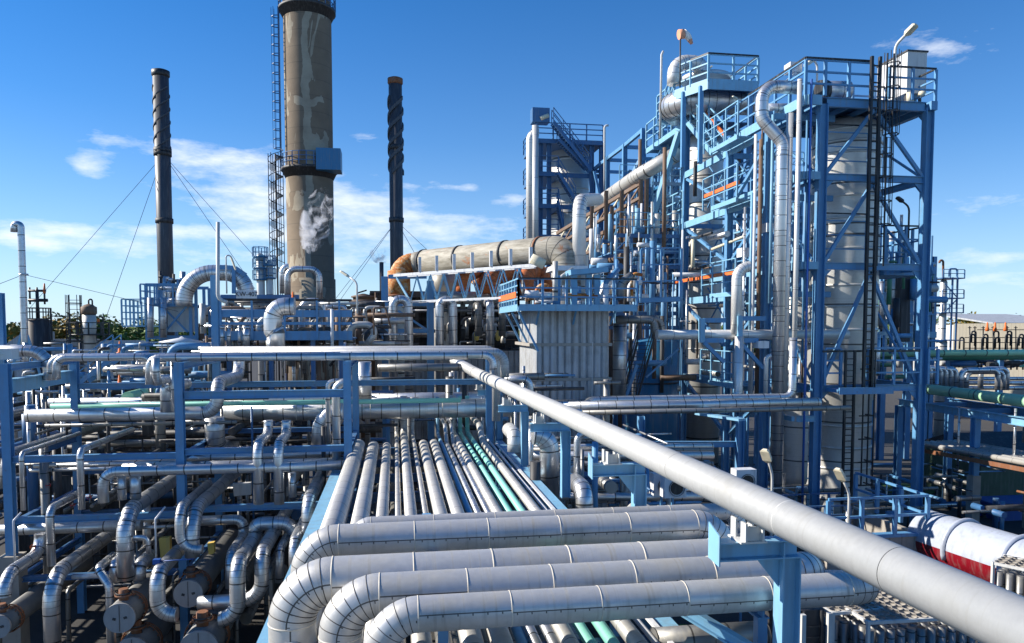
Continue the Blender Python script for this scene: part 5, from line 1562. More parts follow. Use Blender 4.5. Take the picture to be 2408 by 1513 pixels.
# ================================================================ near tower on the right
YT = 42.5
FL = at(H, 985, 900, YT); FR = at(H, 1730, 900, YT)
XA, XB = FL.x, FR.x
YBK = 49.5
XDK = at(H, 852, 715, YT).x       # deck edge left of the front column
LV = [at(O, 1930, v, YT).z for v in (240, 416, 626, 914)]
TH = .45
o = thing('steel_tower', (XA, YT, 0), 'tall blue steel tower round the thick clad column, with decks, braces and black ladders', 'steel tower')
for x_, y_ in ((XA, YT), (XB, YT), (XA, YBK), (XB, YBK)):
    mb = MB(); mb.ib(V((x_, y_, 0)), V((x_, y_, LV[0] - .1)), .52, .48, up=XV if x_ == XA or 1 else YV, tf=.04, tw=.04); link('column', mb, 'blue', parent=o)
for i, z_ in enumerate(LV):
    h_ = (.55, .42, .42, .42)[i]
    for nm, p0, p1 in (('beam', V((XA + .27, YT, z_)), V((XB - .27, YT, z_))), ('beam', V((XA + .27, YBK, z_)), V((XB - .27, YBK, z_))),
                       ('beam', V((XB, YT + .27, z_)), V((XB, YBK - .27, z_))), ('beam', V((XA, YT + .27, z_)), V((XA, YBK - .27, z_)))):
        mb = MB(); mb.ib(p0, p1, h_, .26, tf=.04, tw=.03); link(nm, mb, 'blue', parent=o)
    if i < 3:
        mb = MB(); mb.bar(V((XDK, YT - .3, z_)), V((XDK, YBK + 6, z_)), .16, h_ + .04); mb.bar(V((XDK + .1, YT - .3, z_)), V((XA - .27, YT - .3, z_)), .16, h_ + .04); link('deck_edge', mb, 'blue_light', parent=o)
        mb = MB(); mb.box((XDK + .1, YT - .1, z_ + h_ * .2), (XA - .3, YBK + 6, z_ + h_ * .2 + .05)); link('grating', mb, 'blue_deep', parent=o)
    if i == 0:
        mb = MB(); mb.box((XA - .3, YT + .1, z_ + .29), (XB + .2, YBK, z_ + .34)); link('grating', mb, 'blue_deep', parent=o)
        for k in range(5):
            mb = MB(); x_ = XA + (XB - XA) * (k + .5) / 5; mb.bar(V((x_, YT + .2, z_ + .05)), V((x_, YBK - .2, z_ + .05)), .12, .3); link('joist', mb, 'blue', parent=o)
XM = at(H, 1352, 800, YT).x
for i in range(3):
    zt_, zb_ = LV[i] - .28, LV[i + 1] + .22
    for x_ in (XA + .3, XB - .3):
        mb = MB(); mb.bar(V((XM, YT, zt_)), V((x_, YT, zb_)), .2, .2); link('brace', mb, 'blue', parent=o)
    for x_ in (XA, XB):
        mb = MB(); mb.bar(V((x_, YT + .4, zb_)), V((x_, YBK - .4, zt_)), .13, .13); link('brace', mb, 'blue', parent=o)
        g = MB(); g.prism([V((x_ - .01, YT + .28, LV[i] - .23)), V((x_ - .01, YT + 1.0, LV[i] - .23)), V((x_ - .01, YT + .28, LV[i] - .95))], V((.04, 0, 0))); link('gusset', g, 'blue', parent=o)
    for x_, s in ((XA + .27, 1), (XB - .27, -1)):
        g = MB(); g.prism([V((x_, YT - .02, LV[i + 1] - .23)), V((x_ + s * .55, YT - .02, LV[i + 1] - .23)), V((x_, YT - .02, LV[i + 1] - .8))], V((0, .04, 0))); link('gusset', g, 'blue', parent=o)
# railings
hr = at(H, 1190, 447, YT).z - (LV[0] + .3)
mb = MB(); rail(mb, [V((XDK, YBK + 6, LV[0] + .3)), V((XDK, YBK, LV[0] + .3)), V((XDK, YT - .2, LV[0] + .3)), V((XA, YT - .2, LV[0] + .3)), V((at(H, 1325, 500, YT).x, YT - .2, LV[0] + .3))], hr, 3, 2.0, .11); link('railing', mb, 'blue', parent=o)
mb = MB()
for q in range(3):
    pts = [V((XDK - .02, YBK, LV[0] + .3 + hr)), V((XDK - .02, YT - .2, LV[0] + .3 + hr)), V((at(H, 1325, 500, YT).x, YT - .25, LV[0] + .3 + hr))]
for q in range(2): mb.bar(pts[q] + UPV * .09, pts[q + 1] + UPV * .09, .12, .12)
link('handrail', mb, 'black', parent=o)
for z_ in LV[1:3]:
    mb = MB(); rail(mb, [V((XDK, YBK + 6, z_ + .25)), V((XDK, YT + 2.2, z_ + .25))], 2.2, 3, 2, .09); link('railing', mb, 'blue', parent=o)
    mb = MB(); rail(mb, [V((XA + .3, YT + .5, z_ + .25)), V((XM, YT + .5, z_ + .25))], 2.6, 3, 2.4, .07); link('railing', mb, ['blue'], parent=o)
    mb = MB(); mb.bar(V((XA + .3, YT + .45, z_ + 3.3)), V((XM, YT + .45, z_ + 3.3)), .08, .08); link('handrail', mb, 'black', parent=o)
# right side cage with railing beside the cabinet
xk0, xk1 = at(H, 1440, 450, YT).x, at(H, 1765, 475, YT).x
mb = MB(); rail(mb, [V((xk0, YT - .3, LV[0] + .3)), V((xk1, YT - .3, LV[0] + .3)), V((xk1, YT + 3.4, LV[0] + .3)), V((xk0, YT + 3.4, LV[0] + .3))], hr * .93, 3, 1.7, .1, 0, 1); link('cabinet_railing', mb, ['blue', 'black'], parent=o)
mb = MB(); mb.box((at(H, 1725, 700, YT).x, YT - .4, LV[0] - .25), (xk1 + .1, YT + 3.5, LV[0] + .28)); link('deck_end', mb, 'blue', parent=o)
# black ladders
for lab, v, yt, yb_ in (('ladder', 1357, 400, 1235 + 1513 - 1513 + 504.3 * 3), ):
    p0 = at(H, v, 1500, YT - .7); zt_ = at(H, v, 400, YT - .7).z; zb_ = at(E, 1280, 1230, YT - .7).z
    b_ = V((at(H, 1357, 700, YT - .7).x, YT - .7, zb_))
    mb = MB(); ladder(mb, b_, zt_ - zb_, .54, t=.15, rs=.5, cage=False); link('ladder', mb, 'black', parent=o)
b_ = V((at(H, 1455, 900, YT - .5).x, YT - .5, LV[1])); zt_ = at(H, 1455, 400, YT).z
mb = MB(); ladder(mb, b_, zt_ - b_.z, .44, t=.07, rs=.6, cage=True, cr=.42, c0=2.5); link('ladder', mb, 'black', parent=o)
b_ = V((at(H, 1410, 1200, YT - .5).x, YT - .5, LV[2])); 
mb = MB(); ladder(mb, b_, LV[1] + 2.4 - b_.z, .44, t=.07, rs=.6, cage=True, cr=.42, c0=2.5); link('ladder', mb, 'black', parent=o)
zb_ = at(G, 1160, 660, YT - 1.0).z; b_ = V((at(G, 1162, 300, YT - 1.0).x, YT - 1.0, max(.6, zb_)))
mb = MB(); ladder(mb, b_, LV[3] + 2.4 - b_.z, .6, t=.12, rs=.36, cage=False); link('ladder', mb, 'black', parent=o)
# cage of the lower ladder
mb = MB(); cb = V((at(G, 1235, 300, YT - .3).x, YT - .6, 0)); z0 = at(G, 1235, 385, YT).z
for k in range(9):
    z_ = z0 + k * 1.45
    if z_ < LV[3] + 2.6:
        mb.bar(cb + V((-.2, 0, z_)), cb + V((.75, 0, z_)), .06, .08); mb.bar(cb + V((.75, 0, z_)), cb + V((.75, .8, z_)), .06, .08)
for dx in (0, .38, .75): mb.bar(cb + V((dx, -.06, z0)), cb + V((dx, -.06, LV[3] + 2.4)), .06, .08)
link('ladder_cage', mb, 'black', parent=o)
# level 4: projecting deck with railings
d4 = [at(E, 1085, 1250, YT - 2.2), at(E, 1480, 1265, YT - 2.2)]
mb = MB(); z4 = LV[3]; mb.box((at(E, 1100, 1250, YT - 1.6).x, YT - 1.6, z4 - .15), (at(E, 1480, 1250, YT - 1.6).x, YT - .28, z4 + .05)); mb.bar(V((at(E, 1100, 1250, YT - 1.6).x, YT - 1.66, z4 - .03)), V((at(E, 1480, 1250, YT - 1.6).x, YT - 1.66, z4 - .03)), .1, .4); link('low_deck', mb, 'blue', parent=o)
xa_, xb_ = at(E, 960, 1200, YT).x, at(E, 1730, 1200, YT).x
for (x0, x1, yy) in ((xa_ + .2, at(E, 1090, 1250, YT).x, YT - .3), (at(E, 1390, 1250, YT - 1.6).x, XB - .3, YT - .35), (XB + .3, xb_ + .4, YT - .3)):
    mb = MB(); rail(mb, [V((x0, yy, z4 + .2)), V((x1, yy, z4 + .2))], 2.3, 3, 1.9, .1, 0, 0); link('railing', mb, ['blue'], parent=o)
mb = MB(); zh = at(E, 1100, 965, YT).z; mb.bar(V((xa_, YT - .36, zh)), V((XB - .3, YT - .36, zh)), .1, .12); link('handrail', mb, 'black', parent=o)
# level 3 deck reaching right, with railing
zr = LV[2]; x0, x1 = at(E, 1355, 370, YT + 3).x, at(E, 1790, 370, YT + 1).x
mb = MB(); mb.box((x0, YT + 2, zr - .35), (x1, YT + 6, zr + .25)); link('right_deck', mb, 'blue', parent=o)
mb = MB(); rail(mb, [V((x0, YT + 2, zr + .25)), V((x1, YT + 2, zr + .25)), V((x1, YT + 6, zr + .25)), V((x0, YT + 6, zr + .25))], at(E, 1500, 80, YT + 2).z - zr - .25, 3, 1.5, .1, 0, 1); link('railing', mb, ['blue', 'black'], parent=o)
# level 5 stub beam
z5 = at(E, 850, 1438, YT).z
mb = MB(); mb.ib(V((at(E, 785, 1438, YT).x, YT - .3, z5)), V((XA - .27, YT - .3, z5)), .36, .3); mb.bar(V((XDK - .4, YT - .3, z5)), V((XDK - .4, YBK + 12, z5)), .2, .3); link('stub_beam', mb, 'blue_light', parent=o)
# thick vessel
VY = 46.2
c = ground_at(O, 1982, 700, VY); zv = lambda y: at(O, 1982, y, VY).z
RV = 73.5 / F * (at(O, 1982, 700, VY) - CAM).dot(FW)
o = thing('process_column', c, 'thick grey clad column standing inside the near blue tower, flared at the foot', 'column')
mb = MB(); mb.lathe(c, [(RV * 1.13, 0.3), (RV * 1.10, zv(1178)), (RV * .93, zv(1135)), (RV * .93, zv(940)), (RV * 1.02, zv(930)), (RV * 1.03, zv(560)), (RV * 1.0, zv(400)), (RV * 1.02, zv(395)), (RV * 1.02, zv(318)), (RV * .9, zv(296)), (RV * .5, zv(282))], 56); link('shell', mb, 'clad_vessel', parent=o)
for y in (1092, 1045, 995, 775, 722, 674, 590, 560, 520, 470, 430, 372, 345, 318):
    mb = MB(); k = .95 if y > 940 else 1.045
    mb.ring(c + UPV * zv(y), UPV, RV * k, .16, 48); link('stiffening_band', mb, 'clad_vessel', parent=o)
mb = MB(); mb.lathe(c, [(RV * 1.3, 0), (RV * 1.3, .35)], 40); link('plinth', mb, 'concrete', parent=o)

# second pale column just behind-left of the near tower
c = ground_at(E, 830, 700, 54); zz_ = lambda y: at(E, 830, y, 54).z
o = thing('process_column', c, 'beige column half hidden left of the thick clad column', 'column')
vessel(o, c, [(1.9, 0), (1.5, 1.5), (1.5, zz_(600)), (1.3, zz_(560))], 'clad_vessel', sides=36)
for y in (640, 760, 890, 1010): 
    mb = MB(); mb.ring(c + UPV * zz_(y), UPV, 1.56, .14, 36); link('stiffening_band', mb, 'clad_vessel', parent=o)

# cabinet and gear on the tower top
a_ = at(H, 1580, 655, YT + 1.2); b_ = at(H, 1725, 372, YT + 1.2); 
o = thing('cabinet', (a_.x, a_.y, LV[0]), 'tall grey steel cabinet on legs on top of the near tower', 'cabinet')
dpt = 3.0
mb = MB(); mb.box((a_.x, a_.y, a_.z), (b_.x, a_.y + dpt, b_.z)); link('body', mb, 'grey_box', parent=o)
mb = MB(); mb.box((a_.x - .06, a_.y - .06, b_.z), (b_.x + .06, a_.y + dpt + .06, b_.z + .1)); link('lid', mb, 'dark_steel', parent=o)
mb = MB(); mb.box((a_.x - .012, a_.y + .2, a_.z + .15), (a_.x, a_.y + dpt - .2, b_.z - .15)); link('door', mb, 'white_paint', parent=o)
for x_ in (a_.x + .2, (a_.x + b_.x) / 2, b_.x - .2):
    mb = MB(); mb.bar(V((x_, a_.y + .3, LV[0] + .34)), V((x_, a_.y + .3, a_.z)), .14, .14); link('leg', mb, 'dark_steel', parent=o)
mb = MB(); mb.tube([at(H, 1605, 720, YT + 1), at(H, 1605, 655, YT + 1)], .22, 12); link('pump', mb, 'cream', label='small cream cylinder under the tower top cabinet', cat='cylinder')
a_ = at(H, 1690, 665, YT + .8); mb = MB(); mb.lathe(a_ - UPV * .15, [(.1, 0), (.24, .1), (.2, .3), (.05, .35)], 12); link('valve', mb, 'cream', label='small round fitting at the right of the tower top cabinet', cat='fitting')
o = thing('motor_drum', at(H, 1050, 650, YT + 2), 'silver horizontal drum lying on the near tower top deck', 'drum')
mb = MB(); mb.tube([at(H, 985, 645, YT + 2), at(H, 1165, 645, YT + 2)], .62, 20, rings=0); link('body', mb, 'clad_mid', parent=o)
mb = MB(); mb.tube([at(H, 962, 648, YT + 2), at(H, 1010, 648, YT + 2)], .70, 16); link('end_ring', mb, 'black', parent=o)
mb = MB(); mb.tube([at(H, 1095, 620, YT + 2), at(H, 1095, 596, YT + 2)], .35, 12); link('cap', mb, 'clad_mid', parent=o)
a_ = at(H, 785, 505, YT + 3); b_ = at(H, 845, 440, YT + 3); o = thing('control_box', a_, 'small white box on an arm at the left edge of the tower top', 'box')
mb = MB(); mb.box((a_.x - .25, a_.y, a_.z), (b_.x, a_.y + .8, b_.z)); link('body', mb, 'white_paint', parent=o)
mb = MB(); mb.bar(at(H, 800, 515, YT + 3), at(H, 725, 580, YT + 3), .14, .14); link('arm', mb, 'white_paint', parent=o)
q = at(H, 1490, 700, YT); q.z = LV[0] + .3
lamp(q, at(H, 1497, 320, YT).z - q.z, at(H, 1640, 180, YT - 1.2), 'tall lamp leaning out to the right over the near tower top', r=.09, head=(1.6, .5))
q = at(H, 945, 690, YT + 3); lamp(q, 2.6, at(H, 870, 460, YT + 2.5), 'cream lamp head tilted left behind the tower top railing', r=.07, head=(1, .4))
lamp(at(E, 1588, 300, 50), at(H, 1590, 1460, 50).z - at(E, 1588, 300, 50).z, at(H, 1515, 1395, 50), 'dark lamp drooping left between tower braces on the right', mat='dark_steel', r=.07, head=(1, .4))

# risers at the left of the near tower
RS = 'silver risers on the left flank of the near tower'
pipe('fat silver riser with a crooked neck left of the near tower', .385, seq(H, 830, 622, 43, 'X', 560, 'Z', 840, 'P', (712, 1010, 42.6), 'P', (705, 1100, 42.6), 'Z', 4400), 'clad_mid', R=1.05, sides=28, group=RS, straight=2.5, smat='seam_dark', nb=8)
pipe('short silver crosspiece behind the crooked neck', .3, [at(H, 600, 765, 45), at(H, 800, 765, 45)], 'clad_mid', group=RS)
pipe('medium silver riser right beside the fat crooked one', .2, seq(H, 757, 800, 42.4, 'Z', 2890), 'clad_white', group=RS, sides=16, straight=2.4, smat='seam_dark')
pipe('slim silver riser nearest the front column of the near tower', .15, seq(H, 828, 560, 42.0, 'Z', 2890), 'clad_white', group=RS, sides=14, straight=2.4, smat='seam_dark')
pipe('bright blue thin line running down the front column', .07, seq(H, 910, 560, 41.8, 'Z', 4500), 'bin_blue', rings=0, group=RS)
pipe('hooked pale riser standing on the thick horizontal pipe', .33, seq(E, 470, 370, 43.2, 'X', 385, 'Z', 845), 'clad_white', R=.8, group=RS, sides=20)
pipe('pale riser dropping from the blue stand to the grey horizontal pipe', .27, seq(E, 400, 860, 42.8, 'Z', 1300, 'X', 340), 'clad_white', R=.5, group=RS, sides=20)
pipe('short hooked silver line left of the fat riser', .14, seq(E, 620, 1000, 42.2, 'X', 590, 'Z', 1360), 'clad_white', R=.4, group=RS)
for i, (v, r, m_) in enumerate(((517, .1, 'white_paint'), (555, .13, 'brown_steel'), (495, .09, 'white_paint'), (440, .07, 'clad_mid'), (540, .06, 'orange_old'), (868, .07, 'brown_steel'), (830, .1, 'clad_mid'))):
    y0 = (950, 985, -100, -50, -40, 1500 - 1513 + 0, 1000)[i]
    T_ = H if i < 2 else E
    pipe('thin %s upright among the risers left of the near tower, %s' % (('pale', 'brown', 'pale', 'silver', 'orange', 'brown', 'silver')[i], ('front', 'beside the front pale one', 'long lower', 'by the hooked riser', 'rusty', 'near the front column', 'below the beige column band')[i]), r, seq(T_, v, y0, 44 + .3 * i, 'Z', 2800 if i < 2 else 1330), m_, rings=0)
# brackets carrying the thick horizontal pipe
o = thing('pipe_stand', at(E, 135, 900, 43.5), 'pair of blue hanging brackets round the thick pale horizontal pipe', 'stand')
for v, zt_, zb_ in ((135, 735, 905), (400, 718, 925)):
    mb = MB(); mb.bar(at(E, v, zt_, 42.9), at(E, v, zb_, 42.9), .3, .3); link('hanger', mb, 'blue_light', parent=o)
for (x0, y0, x1, y1) in ((150, 748, 300, 748), (150, 890, 290, 890), (415, 735, 585, 735), (415, 890, 530, 890)):
    mb = MB(); mb.bar(at(E, x0, y0, 42.9), at(E, x1, y1, 42.9), .2, .28); link('arm', mb, 'blue', parent=o)
for (x0, y0, x1, y1) in ((150, 905, 290, 1045), (415, 915, 565, 1085)):
    mb = MB(); mb.bar(at(E, x0, y0, 42.8), at(E, x1, y1, 42.8), .22, .22); link('brace', mb, 'blue', parent=o)
for i, (x0, y0, x1, y1, Yv) in enumerate(((535, 895, 610, 945, 42.5), (595, 60, 640, 125, 44), (420, 235, 475, 300, 47))):
    a_, b_ = at(E, x0, y0, Yv), at(E, x1, y1, Yv)
    mb = MB(); mb.box((a_.x, Yv, b_.z), (b_.x, Yv + .8, a_.z)); link('control_box', mb, 'white_paint', label=('white box beside the fat riser at mid height', 'white box beside the fat riser high up', 'pale box behind the hooked riser')[i], cat='box')

# ================================================================ long access frame behind the near tower
XF = at(O, 1612, 420, 58.0).x
def yx(px, row=500):
    return move(V((XF, 58, 20)), 1, O, px, False).y
cy = [yx(v) for v in (1932, 1806, 1714, 1611, 1510, 1467, 1427, 1394)]
cy[0] = YT + 3.5
zl = [25.2, 21.2, 15.1, 9.0]
o = thing('access_frame', (XF, cy[3], 0), 'long blue access frame with walkways and stairs running back behind the near tower', 'steel frame')
XW = XF + 4.6
for i, y_ in enumerate(cy[1:]):
    top = (26.5, 25.3, at(O, 1611, 300, cy[3]).z, at(O, 1510, 302, cy[4]).z, at(O, 1467, 339, cy[5]).z, at(O, 1427, 370, cy[6]).z, at(O, 1394, 397, cy[7]).z)[i]
    for x_ in (XF, XW):
        if x_ == XW and i < 2: continue
        mb = MB(); mb.ib(V((x_, y_, 0)), V((x_, y_, top)), .45, .42, up=XV, tf=.05, tw=.05); link('column', mb, 'blue' if i < 3 or x_ == XF else 'blue_deep', parent=o)
    for z_ in (top - .3, zl[1] + (3 if i > 3 else 0), zl[2], zl[3]):
        if z_ < top:
            mb = MB(); mb.bar(V((XF + .22, y_, z_)), V((XW - .22, y_, z_)), .2, .36); link('cross_beam', mb, 'blue', parent=o)
for z_ in zl:
    mb = MB(); mb.bar(V((XF - .12, cy[0], z_)), V((XF - .12, cy[3], z_)), .16, .5); link('side_beam', mb, 'blue_light', parent=o)
    mb = MB(); mb.bar(V((XF - 1.3, cy[0], z_ + .1)), V((XF - 1.3, cy[2], z_ + .1)), .14, .3); mb.box((XF - 1.25, cy[0], z_ + .1), (XF - .3, cy[2], z_ + .16)); link('walkway', mb, 'blue_light', parent=o)
    mb = MB(); rail(mb, [V((XF - 1.3, cy[0], z_ + .2)), V((XF - 1.3, cy[2] + 1.5, z_ + .2))], 2.2, 3, 2.0, .065); link('railing', mb, 'blue_light', parent=o)
    mb = MB(); mb.bar(V((XF + .2, cy[1], z_ - .2)), V((XF + .2, cy[2], z_ - 3.6)), .22, .22); link('brace', mb, 'blue', parent=o)
    mb = MB(); mb.bar(V((XF, cy[2] + .5, z_ - 3.4)), V((XF, cy[3] - .3, z_ - .3)), .22, .22); link('brace', mb, 'blue', parent=o)
for z_, y0, y1 in ((20.9, cy[0], cy[2] + 1.5), (8.9 + 2, cy[0], cy[2] + 2), (15.1, cy[1], cy[3] - 1)):
    mb = MB(); mb.bar(V((XF - 1.2, y0, z_ + 1.5)), V((XF - 1.2, y1, z_ + 1.5)), .12, .24); link('orange_board', mb, 'orange', parent=o)
ztop = at(O, 1611, 300, cy[3]).z
mb = MB()
for i in range(3, 7):
    tt = [None, 0, 0, ztop, at(O, 1510, 302, cy[4]).z, at(O, 1467, 339, cy[5]).z, at(O, 1427, 370, cy[6]).z, at(O, 1394, 397, cy[7]).z]
    if i >= 4: mb.bar(V((XF, cy[i], tt[i] - .15)), V((XF, cy[i + 1], tt[i + 1] - .15)), .3, .36)
link('roof_edge', mb, 'blue', parent=o)
for za, zb_, ya, yb_ in ((ztop + .2, ztop + .2, cy[3] - 1.5, cy[4] - 1.5), (21.6, 21.6, cy[3], cy[4])):
    mb = MB(); mb.bar(V((XF - .15, ya, za)), V((XF - .15, yb_, zb_)), .2, .45); link('side_beam', mb, 'blue_light', parent=o)
    mb = MB(); rail(mb, [V((XF - .2, ya, za + .25)), V((XF - .2, yb_, zb_ + .25))], 2.2, 3, 2, .1); link('railing', mb, 'blue_light', parent=o)
mb = MB(); mb.box((XF, cy[3] - 1.5, ztop + .1), (XW, cy[4] - 1.5, ztop + .18)); link('grating', mb, 'blue_deep', parent=o)
# stair between the top deck and the walkway level
s0, s1 = V((XF - .9, cy[3] - 1.6, ztop + .3)), V((XF - .9, cy[2] + 1.0, zl[0] + .2))
mb = MB(); stair(mb, s0, s1, V((.9, 0, 0)), h=2.1, t=.13, steps=14); link('stair_flight', mb, 'blue_light', parent=o)
mb = MB(); mb.bar(s0 + V((1.0, 0, 1.2)), s1 + V((1.0, 0, 1.2)), .1, .26); link('orange_board', mb, 'orange', parent=o)
# big diagonal and brown posts
for lab_, a_, b_, m_, w_ in (('brace', at(K, 1435, 480, 57), at(K, 1165, 1350, 62), 'blue_light', .4), ('brace', at(K, 1240, 1200, 60), at(K, 1400, 1480, 60), 'blue_light', .25), ('brace', at(K, 1040, 900, 74), at(K, 1160, 680, 72), 'blue', .3), ('brace', at(K, 835, 760, 80), at(K, 880, 960, 80), 'blue', .25)):
    mb = MB(); mb.bar(a_, b_, w_, w_); link(lab_, mb, m_, parent=o)
for i, (v, yt, Yv) in enumerate(((820, 960, 66), (920, 900, 64), (1030, 900, 62), (1165, 820, 60), (960, 1010, 63), (1205, 820, 59))):
    a_ = at(K, v, yt, Yv)
    o2 = thing('post', V((a_.x, a_.y, 0)), 'rusty brown steel post under the rising pipe bridge', 'post', 'rusty posts under the rising pipe bridge')
    mb = MB(); mb.ib(V((a_.x, a_.y, 0)), a_, .3, .28, tf=.04, tw=.04); link('shaft', mb, 'brown_steel', parent=o2)
# sloping bridges
for i, (x0, y0, Ya, x1, y1, Yb_) in enumerate(((575, 1200, 76, 1160, 850, 62), (780, 1250, 68, 1160, 1080, 60))):
    a_, b_ = at(K, x0, y0, Ya), at(K, x1, y1, Yb_)
    o2 = thing('pipe_bridge', a_, ('rusty pipe bridge rising to the right below the roof edge', 'lower rusty pipe bridge behind the fat duct elbow')[i], 'pipe bridge')
    mb = MB(); mb.bar(a_, b_, .3, .3); mb2 = MB(); mb2.bar(a_ - UPV * 1.2, b_ - UPV * 1.2, .3, .25)
    link('top_rail', mb, 'brown_steel', parent=o2); link('bottom_rail', mb2, 'brown_steel', parent=o2)
    for k in range(9):
        t_ = k / 9
        mb = MB(); mb.bar(a_ + (b_ - a_) * t_ - UPV * 1.1, a_ + (b_ - a_) * (t_ + .11) - UPV * .15, .12, .12); link('lattice', mb, 'brown_steel' if k % 3 else 'cream', parent=o2)
pipe('fat silver pipe sloping up beneath the roof edge of the access frame', .62, [at(K, 845, 1000, 74), at(K, 1150, 790, 62), at(K, 1420, 640, 58)], 'clad_far', R=1.5, sides=20, straight=3, smat='seam_dark')
pipe('tall silver pipe with a bent over top standing left of the access frame', .44, seq(K, 728, 1440, 47, 'Z', 970, 'P', (860, 960, 55)), 'clad_white', R=1.1, sides=20)
# stair landing below the top
# ---------------------------------------------------------------- second column and its crown
c = ground_at(O, 1657, 500, 60.5); zz_ = lambda y: at(O, 1657, y, 60.5).z
R2 = 41 / F * (at(O, 1657, 500, 60.5) - CAM).dot(FW)
o = thing('process_column', c, 'bright clad column standing inside the access frame, second from the near tower', 'column')
vessel(o, c, [(R2, 0), (R2, zz_(700)), (R2, zz_(350)), (R2 * .9, zz_(325)), (R2 * .6, zz_(310))], 'clad_far', sides=36)
for y in (380, 425, 490, 545, 600, 660, 760, 820, 880):
    mb = MB(); mb.ring(c + UPV * zz_(y), UPV, R2 * 1.02, .12, 36); link('stiffening_band', mb, 'clad_far', parent=o)
# crown platform
Yc = 52
pts = [at(K, x, y, Yv) for x, y, Yv in ((1340, 225, 60), (1400, 175, 55), (1515, 160, 53.5), (1640, 125, 52), (1990, 150, 52))]
zc0 = pts[3].z
P_ = [V((p.x, p.y, zc0)) for p in pts] + [V((at(K, 1990, 150, 52).x, 60, zc0)), V((pts[0].x, 62, zc0))]
o = thing('crown_platform', P_[3], 'blue many-sided platform with railing crowning the access frame', 'platform')
mb = MB(); mb.prism(P_, V((0, 0, -.12))); link('deck', mb, 'blue_deep', parent=o)
mb = MB()
for i in range(6): mb.bar(P_[i] - UPV * .2, P_[i + 1] - UPV * .2, .12, .75)
link('fascia', mb, 'blue_light', parent=o)
mb = MB(); rail(mb, P_, at(K, 1640, -65, 52).z - zc0, 3, 2.1, .1, 0, 0, closed=True); link('railing', mb, ['blue_light'], parent=o)
mb = MB()
zt_ = at(K, 1640, -65, 52).z + .06
for i in range(2, 5): mb.bar(V((P_[i].x, P_[i].y, zt_)), V((P_[i + 1].x, P_[i + 1].y, zt_)), .12, .12)
link('handrail', mb, 'black', parent=o)
for p in (P_[2], P_[3], P_[4], P_[5]):
    mb = MB(); mb.bar(V((p.x - .3, p.y + .6, 25)), V((p.x - .3, p.y + .6, zc0 - .2)), .3, .3); link('leg', mb, 'blue', parent=o)
pipe('fat silver pipe lying below the crown platform, elbow at its left end', .98, seq(K, 1420, 360, 60, 'P', (1370, 310, 57), 'P', (1500, 262, 54.5), 'P', (2000, 275, 54.5)), 'clad_mid', R=1.6, sides=28, rings=.45)
pipe('upside down U pipe standing on the crown platform', .55, seq(K, 1400, 150, 55, 'Z', -10, 'X', 1600, 'Z', 70), 'clad_white', R=.95, sides=24, rings=.4)
pipe('rounded vessel head on the crown platform under the U pipe', 1.9, [at(K, 1620, 130, 56.5), at(K, 1620, 100, 56.5)], 'clad_white', sides=28, name='vessel_head', cat='vessel')
# windsock
q = at(O, 1600, 135, 54); o = thing('windsock', q, 'drooping orange and white windsock on a thin mast above the crown platform', 'windsock')
mb = MB(); mb.tube([q - UPV * 2.2, at(O, 1600, 88, 54)], .06, 8); link('mast', mb, 'dark_steel', parent=o)
mb = MB(); mb.tube([at(O, 1596, 82, 54), at(O, 1608, 80, 54)], .36, 16, r2=.34); link('collar', mb, 'windsock_orange', parent=o)
mb = MB(); mb.tube([at(O, 1607, 80, 54), at(O, 1617, 84, 54), at(O, 1622, 94, 54)], .33, 16, R=.4, r2=.2); link('sleeve', mb, 'windsock_white', parent=o)
mb = MB(); mb.tube([at(O, 1622, 94, 54), at(O, 1627, 104, 54)], .2, 16, r2=.1); link('tail', mb, 'windsock_orange', parent=o)
pipe('thin pale mast at the left corner of the crown platform', .09, [at(K, 1300, 530, 57), at(K, 1310, -60, 57), at(K, 1322, -85, 57)], 'grey_box', rings=0, name='mast', cat='mast')
lamp(at(K, 1640, 80, 53), .3, at(K, 1665, 20, 53), 'yellowed lamp head fixed to the crown platform rail')
lamp(at(K, 1880, 290, 51), .15, at(K, 1815, 235, 50.5), 'cream lamp head sticking up in front of the fat pipe below the crown')
pipe('tan tube sloping up beside the bright column', .1, [at(K, 1660, 1315, 52), at(K, 1960, 1195, 47)], 'cream', rings=0)
random.seed(51)
for k in range(150):
    v = random.uniform(800, 1440); y_ = random.uniform(1190 - .33 * (v - 800) + 60, 1510); p0 = at(K, v, y_, random.uniform(58, 74)); r = random.choice((.06, .1, .15, .22, .3))
    L_ = random.uniform(1, 3.4)
    pts = ([p0, p0 + UPV * L_], [p0, p0 + UPV * L_], [p0, p0 + XV * L_ * .6], [p0, p0 + YV * 4, ][0:2])[k % 4]
    rp(pts, r, random.choice(('clad_far', 'clad_mid', 'blue', 'brown_steel', 'white_paint', 'blue_light', 'blue')), 'small pipe or post in the crowded steelwork between grey tower and bright column', 'small pipes in the steelwork left of the bright column')
for k in range(90):
    v = random.uniform(1320 + 600, 2480); y_ = random.uniform(1020, 1260 + 240); 
    v = random.uniform(1910, 2440); y_ = random.uniform(60, 1400); p0 = at(C, v, y_, random.uniform(50, 66)); r = random.choice((.06, .1, .16, .22)); L_ = random.uniform(1, 5)
    if p0.z < .8: p0.z = .8
    pts = ([p0, p0 + UPV * L_], [p0, p0 + UPV * L_ * 1.5], [p0, p0 + XV * L_ * .6])[k % 3]
    rp(pts, r, random.choice(('clad_far', 'clad_mid', 'brown_steel', 'white_paint', 'blue', 'dark_steel')), 'small upright or pipe in the tangle right of the grey corrugated tower', 'small pipes right of the grey corrugated tower')
